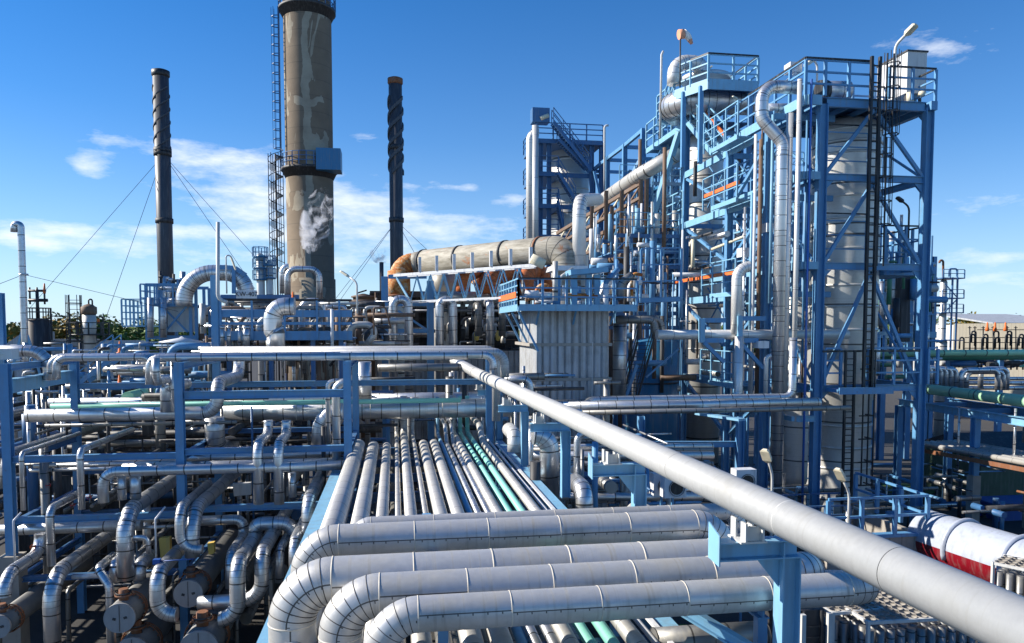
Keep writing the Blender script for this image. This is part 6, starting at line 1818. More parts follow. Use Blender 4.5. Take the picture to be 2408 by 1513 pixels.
for k in range(45):
    v = random.uniform(20, 560); y_ = random.uniform(-450, 1300); p0 = at(E, v, y_, random.uniform(52, 62)); r = random.choice((.06, .1, .16, .22)); L_ = random.uniform(1, 5)
    if p0.z > 24 or p0.z < .5: continue
    pts = ([p0, p0 + UPV * L_], [p0, p0 + UPV * L_ * 1.3], [p0, p0 + XV * L_ * .6], [p0, p0 - YV * 3])[k % 4]
    rp(pts, r, random.choice(('clad_far', 'clad_mid', 'brown_steel', 'white_paint', 'blue', 'cream', 'dark_steel')), 'small pipe inside the access frame between bright column and near tower', 'small pipes inside the access frame')
for k in range(7):
    y_ = (560, 640, 745, 860, 1000, 1080, 1180)[k]; a_ = at(K, 1290, y_ if y_ < 1513 else 1500, 66)
    o2 = thing('small_deck', a_, 'small turquoise blue deck at step %s behind the big slanting brace' % ('one', 'two', 'three', 'four', 'five', 'six', 'seven')[k], 'deck', 'small decks behind the big slanting brace')
    mb = MB(); mb.box((a_.x, 66, a_.z - .25), (a_.x + 4.2, 69, a_.z)); link('floor', mb, 'blue_panel' if k % 2 else 'blue', parent=o2)
    mb = MB(); rail(mb, [V((a_.x, 66, a_.z)), V((a_.x + 4.2, 66, a_.z))], 2, 3, 1.3, .1); link('railing', mb, 'blue', parent=o2)

# lattice steelwork filling the block between the grey tower and the bright column
def lattice(label, T_, cols, rows, Yv, dep, mat, seed):
    rnd = random.Random(seed)
    xs_ = [at(T_, v, 800, Yv).x for v in cols]; zs_ = [at(T_, cols[0], r_, Yv).z for r_ in rows]
    o = thing('lattice_frame', (xs_[0], Yv, 0), label, 'steel frame')
    for x_ in xs_:
        for dy in (0, dep):
            mb = MB(); mb.bar(V((x_, Yv + dy, 0)), V((x_, Yv + dy, zs_[0] - (x_ == xs_[0]) * 1.5)), .2, .2); link('column', mb, mat, parent=o)
    for j, z_ in enumerate(zs_):
        mb = MB(); mb.bar(V((xs_[0], Yv - .15, z_)), V((xs_[-1], Yv - .15, z_)), .12, .3); link('beam', mb, mat, parent=o)
        mb = MB(); mb.bar(V((xs_[0], Yv + dep, z_)), V((xs_[-1], Yv + dep, z_)), .12, .3); link('beam', mb, mat, parent=o)
        if j % 2 == 0:
            mb = MB(); rail(mb, [V((xs_[0], Yv - .2, z_ + .15)), V((xs_[-1], Yv - .2, z_ + .15))], 1.7, 3, 1.3, .06); link('railing', mb, 'blue_light', parent=o)
        if j:
            k = rnd.randrange(len(xs_) - 1)
            mb = MB(); mb.bar(V((xs_[k], Yv, z_)), V((xs_[k + 1], Yv, zs_[j - 1])), .12, .12); link('brace', mb, mat, parent=o)
            mb = MB(); stair(mb, V((xs_[-2], Yv + 1, z_)), V((xs_[-1], Yv + 1, zs_[j - 1])), V((0, .9, 0)), h=1.5, t=.09, steps=9); link('stair_flight', mb, mat, parent=o)


lattice('open blue lattice of decks and stairs left of the big slanting brace', K, (1010, 1090, 1160, 1230), (860, 960, 1060, 1160, 1260, 1360, 1470), 68, 4, 'blue', 3)
lattice('second open lattice with railings between slanting brace and bright column', K, (1245, 1310, 1380, 1450), (600, 720, 850, 960, 1080, 1200, 1320, 1440), 64, 4, 'blue', 4)
lattice('low lattice of thin beams above the dark blue tank', C, (1930, 2040, 2150, 2260, 2370), (150, 260, 370, 480, 590, 700, 800), 58, 4, 'blue_deep', 6)
lattice('lattice frame seen between the risers and the beige column', E, (470, 560, 640, 730, 820), (-300, -190, -80, 40, 150, 260, 380, 500, 640, 780), 63, 3, 'blue', 8)

random.seed(101)
for k, v in enumerate((470, 535, 572, 585, 612, 735, 765, 795, 842, 858, 885, 900)):
    p0 = at(E, v, random.uniform(500, 1300), 43.5 + 1.1 * (k % 4)); L_ = random.uniform(8, 17)
    p0.z = max(p0.z, 2.0)
    rp([p0, p0 + UPV * min(L_, LV[0] - .6 - p0.z)], random.choice((.05, .07, .09)), random.choice(('white_paint', 'clad_mid', 'blue_light', 'blue', 'brown_steel')), 'thin conduit on the left flank of the near tower', 'thin conduits on the left flank of the near tower')
for i, z_ in enumerate(LV[:3]):
    o = thing('cross_bracing', V((XF, cy[1], z_ - 3)), 'thin crossed braces and rails between near tower and bright column, %s storey' % ('top', 'second', 'third')[i], 'brace', 'crossed braces behind the near tower')
    for j in range(3):
        ya, yb_ = cy[0] + j * 4.2, cy[0] + (j + 1) * 4.2
        for q in ((z_ - 3.8, z_ - .5), (z_ - .5, z_ - 3.8)):
            mb = MB(); mb.bar(V((XF + 2.2 + .1 * (q[0] < q[1]), ya, q[0])), V((XF + 2.2 + .1 * (q[0] < q[1]), yb_, q[1])), .09, .09); link('brace', mb, 'blue', parent=o)
        mb = MB(); mb.bar(V((XF + 2.35, ya, z_ - 2.0)), V((XF + 2.35, yb_, z_ - 2.0)), .08, .12); link('rail', mb, 'blue_light', parent=o)

# ================================================================ far stair tower
Yf = 86
o = thing('stair_tower', ground_at(K, 455, 800, Yf), 'small blue stair tower round a grey column, furthest back above the duct', 'stair tower')
xs_ = [at(K, v, 800, Yf).x for v in (455, 515, 815, 885)]
zf = [at(K, 600, v, Yf).z for v in (545, 775, 1000, 1215)]
for x_ in xs_:
    for y_ in (Yf, Yf + 8):
        mb = MB(); mb.ib(V((x_, y_, 0)), V((x_, y_, zf[0])), .5, .45, up=XV, tf=.06, tw=.06); link('column', mb, 'blue_deep', parent=o)
for i, z_ in enumerate(zf):
    mb = MB(); mb.box((xs_[0] - .6, Yf - .6, z_ - .5), (xs_[3] if i == 0 else xs_[1] + 1.2, Yf + 8, z_)); link('deck', mb, 'blue_deep', parent=o)
    mb = MB(); rail(mb, [V((xs_[0] - .6, Yf + 8, z_)), V((xs_[0] - .6, Yf - .6, z_)), V((xs_[3] if i == 0 else xs_[1] + 1, Yf - .6, z_))], 1.8, 3, 2.2, .1); link('railing', mb, 'blue_deep', parent=o)
    if i:
        mb = MB(); stair(mb, V((xs_[1] + .8, Yf - .7, zf[i - 1] - .3)), V((xs_[2] + .5 - 1.4 * i, Yf - .7, z_ + .3)), V((0, -1.0, 0)), h=1.6, t=.12, steps=16); link('stair_flight', mb, 'blue_deep', parent=o)
        mb = MB(); mb.bar(V((xs_[1], Yf + .2, z_ - .2)), V((xs_[3], Yf + .2, z_ - .2)), .2, .5); link('beam', mb, 'blue_deep', parent=o)
mb = MB(); stair(mb, at(K, 535, 430, Yf - 1.2), at(K, 800, 770, Yf - 1.2), V((0, -1.0, 0)), h=1.6, t=.12, steps=18); link('stair_flight', mb, 'blue_deep', parent=o)
c = ground_at(K, 668, 800, Yf + 4); zz_ = lambda y: at(K, 668, y, Yf + 4).z
o = thing('process_column', c, 'grey column inside the small far stair tower', 'column')
vessel(o, c, [(2.4, 0), (2.4, zz_(620)), (2.0, zz_(590))], 'clad_far', sides=36)
for y in (700, 800, 900, 1000, 1100):
    mb = MB(); mb.ring(c + UPV * zz_(y), UPV, 2.45, .2, 36); link('stiffening_band', mb, 'clad_far', parent=o)
pipe('tall thin silver pipe at the left side of the far stair tower', .52, seq(K, 385, 1500, Yf - 1, 'Z', 490, 'X', 440), 'clad_white', R=1.2)
pipe('second tall pale pipe hugging the far stair tower', .38, seq(K, 418, 1500, Yf - 1.4, 'Z', 440), 'clad_white')
a_ = at(K, 400, 410, Yf - 1); mb = MB(); mb.box(a_, a_ + V((2.0, 1.5, 1.6))); link('control_box', mb, 'blue_deep', label='dark blue box on top of the far stair tower', cat='box')
mb = MB(); mb.tube([at(K, 455, 390, Yf - 1), at(K, 512, 368, Yf - 1)], .25, 8); link('floodlight', mb, 'cream', label='small lamp beside the dark blue box on the far stair tower', cat='lamp')
pipe('thin pole at the right of the far stair tower', .12, [at(K, 908, 1100, Yf - 6), at(K, 908, 440, Yf - 6), at(K, 935, 438, Yf - 6)], 'grey_box', rings=0, name='pole', cat='pole')
# ================================================================ right hand background
# tank trailer
tp = [atz(G, 1712, 750, 2.15), atz(G, 2150, 892, 2.15)]
td = (tp[1] - tp[0]).normalized(); TR = 1.33; TL_ = 13.0
ts = td.cross(UPV).normalized()
o = thing('tank_trailer', tp[0] - UPV * 2.15, 'white and red road tanker with raised hoops, at the right edge', 'tank trailer')
mb = MB(); N_ = 48
rows = [(0, .93), (.12, 1.0), (TL_, 1.0), (TL_ + .1, .93)]
i0 = len(mb.v)
for l, k in rows:
    for q in range(N_):
        a_ = 2 * math.pi * q / N_
        mb.v.append(tp[0] + td * l + ts * (math.cos(a_) * TR * k) + UPV * (math.sin(a_) * TR * k))
for q in range(3):
    for k in range(N_):
        k2 = (k + 1) % N_
        dg = (k + .5) * 360 / N_
        red = (300 < dg < 358) or (182 < dg < 240)
        mb.face([i0 + q * N_ + k, i0 + q * N_ + k2, i0 + (q + 1) * N_ + k2, i0 + (q + 1) * N_ + k], None, 1 if red else 0, True)
mb.face([i0 + k for k in range(N_)][::-1]); mb.face([i0 + 3 * N_ + k for k in range(N_)])
link('tank', mb, ['tank_white_shaded', 'crimson'], parent=o)
for l in (2.35, 5.35, 8.4, 11.4):
    mb = MB(); mb.tube([tp[0] + td * l + ts * (math.cos(a_) * (TR + .05)) + UPV * (math.sin(a_) * (TR + .05)) for a_ in [math.radians(v) for v in range(-20, 201, 10)]], .11, 8, R=.01); link('hoop', mb, 'tank_white_shaded', parent=o)
for l in (8.5, 9.9, 11.3):
    for s_ in (-1, 1):
        mb = MB(); mb.tube([tp[0] + td * l + ts * (s_ * .75) - UPV * 1.65, tp[0] + td * l + ts * (s_ * 1.1) - UPV * 1.65], .5, 20); link('wheel', mb, 'black', parent=o)
mb = MB(); mb.bar(tp[0] + td * .6 - UPV * 1.38, tp[0] + td * 12.6 - UPV * 1.38, .9, .2); link('chassis', mb, 'dark_steel', parent=o)
for l in (2.2, 11.8):
    mb = MB(); mb.bar(tp[0] + td * l + ts * .3 - UPV * 2.1, tp[0] + td * l + ts * .3 - UPV * 1.4, .14, .14); link('support_leg', mb, 'dark_steel', parent=o)


def on_tank(l, dg, k=1.012):
    a_ = math.radians(dg)
    return tp[0] + td * l + ts * (math.cos(a_) * TR * k) + UPV * (math.sin(a_) * TR * k)


# white swoosh marks on the red band (camera side: ts or -ts, whichever faces the camera)
sd = 1 if (ts.dot(CAM - tp[0]) > 0) else -1
dgc = lambda v: v if sd == 1 else 180 - v
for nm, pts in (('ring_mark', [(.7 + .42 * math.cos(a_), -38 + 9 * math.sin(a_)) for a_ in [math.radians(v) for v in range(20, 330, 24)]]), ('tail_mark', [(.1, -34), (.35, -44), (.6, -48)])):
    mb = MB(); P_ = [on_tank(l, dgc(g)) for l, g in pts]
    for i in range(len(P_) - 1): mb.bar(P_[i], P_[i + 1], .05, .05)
    link(nm, mb, 'tank_white_shaded', parent=o)
mb = MB(); mb.v.extend([on_tank(5.6, dgc(-55)), on_tank(6.1, dgc(-55)), on_tank(6.05, dgc(-10)), on_tank(6.0, dgc(-8))]); mb.face([0, 1, 2, 3]); link('sail_mark', mb, 'tank_white_shaded', parent=o)

# blue skip and green hut
a_ = atz(G, 2225, 655, 0); o = thing('skip', a_, 'open blue waste skip on the tarmac behind the tanker', 'skip')
mb = MB(); mb.prism([a_, a_ + V((3.2, 0, 0)), a_ + V((3.7, 0, 1.1)), a_ + V((-.3, 0, 1.1))], V((0, 2, 0))); link('body', mb, 'bin_blue', parent=o)
mb = MB(); mb.box(a_ + V((-.35, -.1, 1.1)), a_ + V((3.75, 2.1, 1.22))); link('rim', mb, 'bin_blue', parent=o)
a_ = atz(G, 2095, 520, 0); o = thing('hut', a_, 'dark green hut with a low pitched roof at the right edge', 'hut')
mb = MB(); mb.box(a_, a_ + V((9, 6, 3.6))); link('wall', mb, 'skid_green', parent=o)
mb = MB(); mb.prism([a_ + V((-.3, -.3, 3.6)), a_ + V((-.3, 3, 4.8)), a_ + V((-.3, 6.3, 3.6))], V((9.6, 0, 0))); link('roof', mb, 'dark_steel', parent=o)
mb = MB(); mb.box(a_ + V((4.0, -.06, 0)), a_ + V((5.4, -.003, 2.6))); link('door', mb, 'black', parent=o)

# tube bundles
def bundle(label, a, b_, nx, ny, top, cell=.36):
    o = thing('tube_bundle', V((a.x, a.y, 0)), label, 'tube bundle', 'grey bundles of upright tubes at the lower right')
    ux = (b_ - a); ux.z = 0; ux.normalize(); uy = UPV.cross(ux).normalized()
    c = (a.x, a.y)
    for i in range(nx):
        for j in range(ny):
            q = a + ux * ((i + .5) * cell) + uy * ((j + .5) * cell)
            vis = j == 0 or i == 0 or True
            mb = MB(); q0 = V((q.x, q.y, .1))
            mb.tube([q0, V((q.x, q.y, top - .35 if j or 1 else top))], cell * .36, 12)
            link('tube', mb, 'clad_dull', parent=o)
    for i in range(nx):
        pass
    mb = MB()
    for i in range(nx):
        for j in range(ny):
            q = a + ux * ((i + .5) * cell) + uy * ((j + .5) * cell); q.z = top
            mb.ring(q, UPV, cell * .49, .10, 14)
    f = link('ring_grid', mb, 'concrete', parent=o); f['kind'] = 'stuff'
    W_, D_ = nx * cell, ny * cell
    cs = [a, a + ux * W_, a + ux * W_ + uy * D_, a + uy * D_]
    for z_ in (top - .02, top * .5, .3):
        mb = MB()
        for i in range(4):
            p, q = cs[i].copy(), cs[(i + 1) % 4].copy(); p.z = q.z = z_; mb.bar(p, q, .08, .1)
        link('frame_ring', mb, 'grey_box', parent=o)
    for q in cs:
        mb = MB(); mb.bar(V((q.x, q.y, 0)), V((q.x, q.y, top + .04)), .1, .1); link('corner_post', mb, 'grey_box', parent=o)


bundle('large bundle of grey upright tubes with a honeycomb top, under the slanting pipe', atz(G, 1310, 1365, 3.6), atz(G, 1850, 1335, 3.6), 11, 7, 3.6)
bundle('tube bundle cut by the right edge, beside the tanker', atz(G, 2190, 945, 3.6), atz(G, 2500, 1010, 3.6), 11, 4, 3.6)
bundle('tube bundle behind and left of the large one, mostly hidden', atz(G, 1060, 1300, 3.6), atz(G, 1180, 1290, 3.6), 5, 6, 3.6)
# dark caged equipment left of the bundles
a_, b_ = atz(G, 850, 1310, 4.0), atz(G, 1040, 1300, 4.0)
o = thing('cabinet', V((a_.x, a_.y, 0)), 'dark equipment rack with a ladder, right behind the nearest blue stand', 'cabinet')
mb = MB(); mb.box((a_.x, a_.y + .3, 0), (b_.x, a_.y + 2.4, 4)); link('body', mb, 'dark_steel', parent=o)
mb = MB(); ladder(mb, V(((a_.x + b_.x) / 2, a_.y + .2, 0)), 4.0, .6, cage=False, t=.06); link('ladder', mb, 'dark_steel', parent=o)
for x_ in (a_.x, b_.x): mb = MB(); mb.bar(V((x_, a_.y, 0)), V((x_, a_.y, 4)), .14, .14); link('post', mb, 'grey_box', parent=o)

# green valves and greenish pipe below the crossing pipes
for i, (x_, y_) in enumerate(((130, 1400), (5, 1450))):
    c = at(G, x_, y_, 13.2 + i); o = thing('valve', c, ('green hand valve right of the mint rack pipes, upper one', 'green hand valve right of the mint rack pipes, lower one')[i], 'valve', 'green valves beside the rack')
    mb = MB(); mb.tube([c - UPV * .5, c + UPV * .15], .035, 8); link('stem', mb, 'hydrant_green', parent=o)
    mb = MB(); mb.ring(c + UPV * .15, UPV, .13, .03, 16); mb.bar(c + V((-.12, 0, .15)), c + V((.12, 0, .15)), .02, .02); link('handwheel', mb, 'hydrant_green', parent=o)
    mb = MB(); mb.tube([c + V((-.14, 0, -.25)), c + V((.14, 0, -.25))], .1, 12); mb.ring(c + V((-.14, 0, -.25)), XV, .14, .04, 14); mb.ring(c + V((.14, 0, -.25)), XV, .14, .04, 14); link('body', mb, 'hydrant_green', parent=o)
pipe('dark greenish pipe low at the bottom edge right of the rack', .25, seq(G, -200, 1505, 12.4, 'X', 580), 'clad_dull', sides=20, straight=1.2, smat='seam_dark')

# bund wall with railing
a_, b_ = atz(G, 1722, 752, 2.4), atz(G, 1300, 720, 2.4)
o = thing('bund_wall', V((a_.x, a_.y, 0)), 'tan concrete bund wall with a blue railing at the foot of the near tower', 'wall')
mb = MB(); n_ = 8
for k in range(n_):
    x0 = b_.x - 3 + (a_.x - b_.x + 3) * k / n_; x1 = b_.x - 3 + (a_.x - b_.x + 3) * (k + .95) / n_
    mb.box((x0, a_.y, 0), (x1, a_.y + .3, 2.4))
mb.box((a_.x - .3, a_.y + .31, 0), (a_.x, a_.y + 6, 2.4)); link('panels', mb, 'concrete', parent=o)
mb = MB(); mb.box((b_.x - 3, a_.y - .1, 2.4), (a_.x + .1, a_.y + .4, 2.55)); link('coping', mb, 'blue', parent=o)
mb = MB(); rail(mb, [V((b_.x - 3, a_.y, 2.55)), V((a_.x, a_.y, 2.55)), V((a_.x, a_.y + 6, 2.55))], 1.9, 2, 2.0, .12); link('railing', mb, 'blue', parent=o)
mb = MB(); rail(mb, [V((a_.x - 7, a_.y + 5, 1.2)), V((a_.x - 1, a_.y + 5, 1.2))], 1.6, 3, 1.5, .09); link('railing', mb, 'blue_deep', parent=o)
mb = MB(); rail(mb, [V((a_.x - 9, a_.y + 8, 1.2)), V((a_.x + 1, a_.y + 8, 1.2))], 1.6, 2, 1.5, .09); link('railing', mb, 'blue_deep', parent=o)
random.seed(61)
for k in range(140):
    p0 = atz(G, random.uniform(-500, 2300), random.uniform(250, 620), random.uniform(.5, 3.5)); r = random.choice((.05, .08, .12, .18)); L_ = random.uniform(1, 4)
    if p0.y < 24: continue
    pts = ([V((p0.x, p0.y, 0)), p0], [p0, p0 + XV * L_], [p0, p0 + YV * L_])[k % 3]
    rp(pts, r, random.choice(('blue_deep', 'clad_dull', 'clad_mid', 'dark_steel', 'blue', 'clad_dull')), 'small pipe or post low on the ground at the foot of the near tower', 'small pipes at the foot of the near tower')
for k in range(70):
    p0 = at(D, random.uniform(1350, 2400), random.uniform(20, 620), random.uniform(26, 40)); r = random.choice((.05, .08, .12, .2)); L_ = random.uniform(1, 5)
    if p0.z < .3: p0.z = .3
    pts = ([p0 - UPV * min(p0.z - .05, 3), p0], [p0, p0 + XV * L_], [p0, p0 + YV * L_ * 2])[k % 3]
    rp(pts, r, random.choice(('clad_dull', 'clad_mid', 'dark_steel', 'blue', 'blue_deep', 'clad_dull')), 'small pipe in the shade right of the long rack', 'small pipes in the shade right of the long rack')
# explicit pipes right of rack
QG = 'silver pipes standing right of the long rack'
pipe('fat silver upright with a ringed neck right of the rack', .37, seq(D, 1468, 500, 27, 'Z', 40, 'X', 1350), 'clad_mid', R=.6, group=QG, sides=20)
pipe('short white flanged stub left of the ringed upright', .3, seq(D, 1222, 160, 30, 'Z', 40, 'dy', 1.5), 'clad_white', R=.4, group=QG, sides=16)
pipe('slim upright with a bulbous top right of the ringed one', .13, seq(D, 1662, 480, 26, 'Z', 30, 'dx', .6), 'clad_mid', group=QG)
pipe('low silver hoop right of the slim upright', .3, seq(D, 1715, 640, 24.5, 'Z', 430, 'dy', 1.4), 'clad_mid', R=.5, group=QG, sides=18)
pipe('thin upright between the two nearest posts of the rack edge', .1, seq(D, 1338, 330, 28, 'Z', 0), 'clad_mid', rings=0, group=QG)
pipe('dull pipe aimed at the viewer with a round blind end, right of the second stand', .24, seq(D, 1905, 415, 26.5, 'P', (1780, 310, 31)), 'clad_dull', group=QG, sides=18)
for i, row in enumerate((125, 150, 190, 250, 480)):
    pipe('horizontal grey line crossing in the shade right of the rack, %s' % ('topmost', 'second', 'third', 'fourth', 'lowest')[i], (.16, .12, .2, .13, .18)[i], [at(D, 1340, row, 33 - i), at(D, 2620, row, 33 - i)], 'clad_dull' if i % 2 else 'clad_mid', group=QG)
for i, (T_, v, r0, r1, Yv) in enumerate(((E, 405, 1425, 1860, 37), (C, 2115, 1425, 1600, 38), (D, 1110, -200, 120, 38))):
    a_, b_ = at(T_, v, r0, Yv), at(T_, v, r1, Yv)
    o = thing('steel_column', V((a_.x, Yv, 0)), ('blue column in front of the risers, left of the near tower foot', 'short blue column behind the slanting pipe', 'blue column behind the fourth T-shaped stand')[i], 'column', 'blue columns right of the long rack')
    mb = MB(); mb.ib(V((a_.x, Yv, 0)), a_, .34, .34, up=XV); link('post', mb, 'blue', parent=o)
a_, b_ = at(G, -400, 108, 37.2), at(G, 385, 108, 37.2)
o = thing('beam_frame', a_, 'blue horizontal beam with an inverted V brace behind the slanting pipe', 'beam')
mb = MB(); mb.ib(a_, b_, .3, .26); link('beam', mb, 'blue', parent=o)
for x1 in (-110, 235):
    mb = MB(); mb.bar(at(G, 60, 125, 37.3), at(G, x1, 290, 37.3), .16, .2); link('brace', mb, 'blue', parent=o)
a_ = at(E, 110, 1405, 38); b_ = at(E, 420, 1450, 35); o = thing('walkway', a_, 'pale blue grating strip sloping down beside the column left of the risers', 'walkway'); mb = MB(); mb.bar(a_, b_, .5, .12); link('deck', mb, 'blue_light', parent=o)
for i, (x_, y_, Yv) in enumerate(((450, 365, 27), (-50, 410, 26), (-130, 395, 27))):
    c = at(G, x_, y_, Yv); o = thing('fan_unit', c, ('white fan unit peeping over the slanting pipe beside a blue column', 'white fan unit with black rotor right of the second T-shaped stand', 'white fan unit closest to the second T-shaped stand')[i], 'fan', 'white fan units'); s_ = .42
    mb = MB(); mb.box(c + V((-s_, 0, -s_)), c + V((s_, .5, s_))); link('casing', mb, 'white_paint', parent=o)
    mb = MB(); mb.ring(c + V((.05, -.02, -.05)), YV, s_ * .72, .05, 20); link('grille', mb, 'rotor', parent=o)
    mb = MB(); mb.tube([c + V((.05, -.012, -.05)), c + V((.05, .0, -.05))], s_ * .6, 16); link('rotor', mb, 'rotor', parent=o)
    mb = MB(); mb.bar(V((c.x, c.y + .3, .1)), V((c.x, c.y + .3, c.z - s_)), .08, .08); link('stand', mb, 'blue', parent=o)
for i, (x0, y0, x1, y1, Yv) in enumerate(((605, 165, 630, 460, 30), (1120, 300, 1170, 660, 31))):
    q = at(G, x1, y1, Yv); tpz = at(G, x1, y0 + 150, Yv).z
    lamp(V((q.x, q.y, .2)), tpz - .2, at(G, x0 - 25, y0 - 10, Yv - .4), ('cream lamp head above the slanting pipe, left of the near tower foot', 'cream lamp head in front of the thick column skirt')[i], r=.06, head=(1, .42))

# pale green and silver runs at the right
def run(lab, x0, y0, Ya, x1, y1, Yb_, r, mat, T_=E, **kw):
    return pipe(lab, r, [at(T_, x0, y0, Ya), at(T_, x1, y1, Yb_)], mat, rings=0, **kw)
g1 = atz(E, 1740, 1235, 8.6); g2 = atz(E, 2430, 1320, 8.6)
gd = (g2 - g1).normalized()
pipe('fat pale green pipe with dark saddle shadows at the right edge', .36, [g1, g1 + gd * 30], 'green_pale', rings=0, sides=20, straight=4.2, smat='green_dark')
o = thing('pipe_bridge', g1, 'pale blue pipe bridge carrying the fat pale green pipe at the right edge', 'pipe bridge')
gs = gd.cross(UPV).normalized(); gs = gs if gs.dot(CAM - g1) > 0 else -gs
q0 = g1 + gs * .9 - UPV * 1.1 - gd * 2
mb = MB(); mb.ib(q0, q0 + gd * 32, .5, .4); link('edge_beam', mb, 'blue_light', parent=o)
mb = MB(); mb.ib(q0 - gs * 4, q0 - gs * 4 + gd * 32, .5, .4); link('edge_beam', mb, 'blue', parent=o)
for k in range(8):
    p = q0 + gd * (2 + k * 4); mb = MB(); mb.bar(p - gs * .2, p - gs * 3.8, .2, .3); link('cross_beam', mb, 'blue', parent=o)
for px_, concrete in ((2104, False), (2294, True), (2150, False)):
    if px_ == 2150: continue
    p = q0.copy()
    t_ = 0
    for _ in range(400):
        d_ = (p + gd * t_ - CAM); cx_ = CX + F * d_.dot(RT) / d_.dot(FW)
        if cx_ >= px_: break
        t_ += .1
    p = q0 + gd * t_
    for s_ in (0, 4):
        b_ = V((p.x, p.y, 0)) - gs * s_; zc_2 = 3.6 if concrete else 0
        mb = MB(); mb.ib(b_ + UPV * zc_2, b_ + UPV * (p.z - .25), .42, .4); link('column', mb, 'blue', parent=o)
        if concrete: mb = MB(); mb.bar(b_, b_ + UPV * 3.6, .55, .55); link('concrete_post', mb, 'concrete', parent=o)
for k in range(4):
    p = g1 - gs * (.9 + .75 * k) - UPV * .25
    pipe('silver pipe behind the fat pale green one on the right bridge', .18, [p, p + gd * 30], 'clad_mid', group='silver pipes on the right bridge', rings=0)
# second lower deck with pale pipes
l1 = atz(G, 1672, 110, 5.2); l2 = atz(G, 2408, 245, 5.2); ld = (l2 - l1).normalized(); ls = ld.cross(UPV).normalized(); ls = ls if ls.dot(CAM - l1) > 0 else -ls
for k in range(7):
    p = l1 - ls * (.5 * k) + UPV * .05
    pipe('pale pipe in the lower row under the green pipe on the right', .17, [p, p + ld * 30], ('clad_rack', 'clad_rack', 'clad_mid')[k % 3], group='pale pipes in the lower row at the right', rings=0)
mb = MB(); mb.bar(l1 + ls * .3 - UPV * .3, l1 + ls * .3 + ld * 30 - UPV * .3, .15, .25); link('support_beam', mb, 'rust', label='rusty edge beam under the lower row of pale pipes at the right', cat='beam')
random.seed(71)
for k in range(110):
    p = l1 + ld * random.uniform(0, 26) - ls * random.uniform(.5, 14); z0 = random.uniform(.1, 6); r = random.choice((.07, .1, .16))
    pts = ([V((p.x, p.y, z0)), V((p.x, p.y, random.uniform(6, 8.2)))], [V((p.x, p.y, z0)), V((p.x, p.y, z0)) + ld * 3], [V((p.x, p.y, 5)), V((p.x, p.y, 7.9))])[k % 3]
    rp(pts, r, random.choice(('clad_dull', 'clad_mid', 'clad_rack', 'rust', 'blue_deep', 'dark_steel')), 'small pipe leg between the two pipe decks at the right', 'small pipe legs between the right pipe decks')
# hooked silver legs and hoops
Yh = 50
for i in range(6):
    v = 1745 + i * 36
    pipe('silver hooked pipe leg in the row right of the near tower', .2, seq(E, v, 1215, Yh, 'Z', 1080 + 3 * i, 'X', v - 55), 'clad_mid', group='row of hooked silver pipe legs', R=.4)
for i, (xa_, xb_2, yt) in enumerate(((1960, 2225, 1100), (2000, 2262, 1112), (2100, 2290, 1092))):
    pipe(('wide silver hoop, first right of the hooked legs', 'wide silver hoop nested in the first', 'smaller silver hoop furthest right')[i], .2, seq(E, xa_, 1225, Yh + .8 * i, 'Z', yt, 'X', xb_2, 'Z', 1240), 'clad_mid', R=.5)
for i, row in enumerate((1190, 1225, 1160)):
    pipe('grey horizontal line under the silver hoops, %s' % ('middle', 'lowest', 'highest')[i], .16, [at(E, 1700, row, 53 + i), at(E, 2600, row, 53 + i)], 'clad_mid')
pipe('long dark green pipe crossing at the right, lower edge', .35, [at(E, 1335, 1008, 62), at(E, 2800, 1000, 62)], 'green_dark', rings=0, sides=16)
pipe('long pale topped green pipe crossing at the right', .30, [at(E, 1335, 982, 61.5), at(E, 2800, 974, 61.5)], 'green_pale', rings=0, sides=16)
for i, v in enumerate((1885, 2240)):
    a_ = at(E, v, 1020, 62.5); mb = MB(); mb.bar(V((a_.x, a_.y, 0)), a_, .45, .45); link('post', mb, 'blue', label=('left', 'right')[i] + ' blue post under the long green pipes', cat='post', group='blue posts under the long green pipes')
for k in range(60):
    p0 = at(E, random.uniform(1700, 2500), random.uniform(1020, 1075), random.uniform(62, 75)); r = random.choice((.1, .15, .25))
    rp([p0, p0 + XV * random.uniform(.6, 3)], r, random.choice(('clad_far', 'green_pale', 'dark_steel', 'blue_deep', 'dark_steel')), 'small pipe in the dark gap below the long green pipes', 'small pipes below the long green pipes')
# black manifold with orange tops
random.seed(81)
for i in range(11):
    v = 1985 + i * 42
    p0, p1 = at(E, v, 965, 70), at(E, v, 870 - (i % 3) * 22, 70)
    mb = MB(); mb.tube([V((p0.x, 70, p0.z - 2)), p1, p1 + XV * (.6 if i % 2 else -.5), p1 + V((.6 if i % 2 else -.5, 0, -1.2))], .085, 8, R=.22)
    link('pipe', mb, 'black', label='black bent pipe of the manifold before the beige wall', cat='pipe', group='black manifold pipes before the beige wall')
o = thing('manifold_frame', at(E, 1985, 960, 70.6), 'black cross bars tying the manifold before the beige wall', 'frame')
for row in (815, 870, 905, 945):
    mb = MB(); mb.bar(at(E, 1990 + (row == 815) * 90, row, 70.6), at(E, 2430, row, 70.6), .07, .08); link('bar', mb, 'black', parent=o)
for v in (2025, 2062, 2120, 2190, 2290, 2350):
    mb = MB(); mb.bar(at(E, v, 960, 70.7), at(E, v, 790, 70.7), .08, .08); mb.bar(at(E, v - 12, 800, 70.7), at(E, v + 12, 800, 70.7), .07, .07); link('valve_post', mb, 'black', parent=o)
for i, v in enumerate((2148, 2203, 2276)):
    c = at(E, v, 825, 70); mb = MB(); mb.lathe(c, [(.16, 0), (.2, .2), (.12, .45), (.09, .85), (.03, .95)], 12); link('orange_cone', mb, 'orange', label=('left', 'middle', 'right')[i] + ' of three orange capped valves before the beige wall', cat='cone', group='orange valve caps before the beige wall')
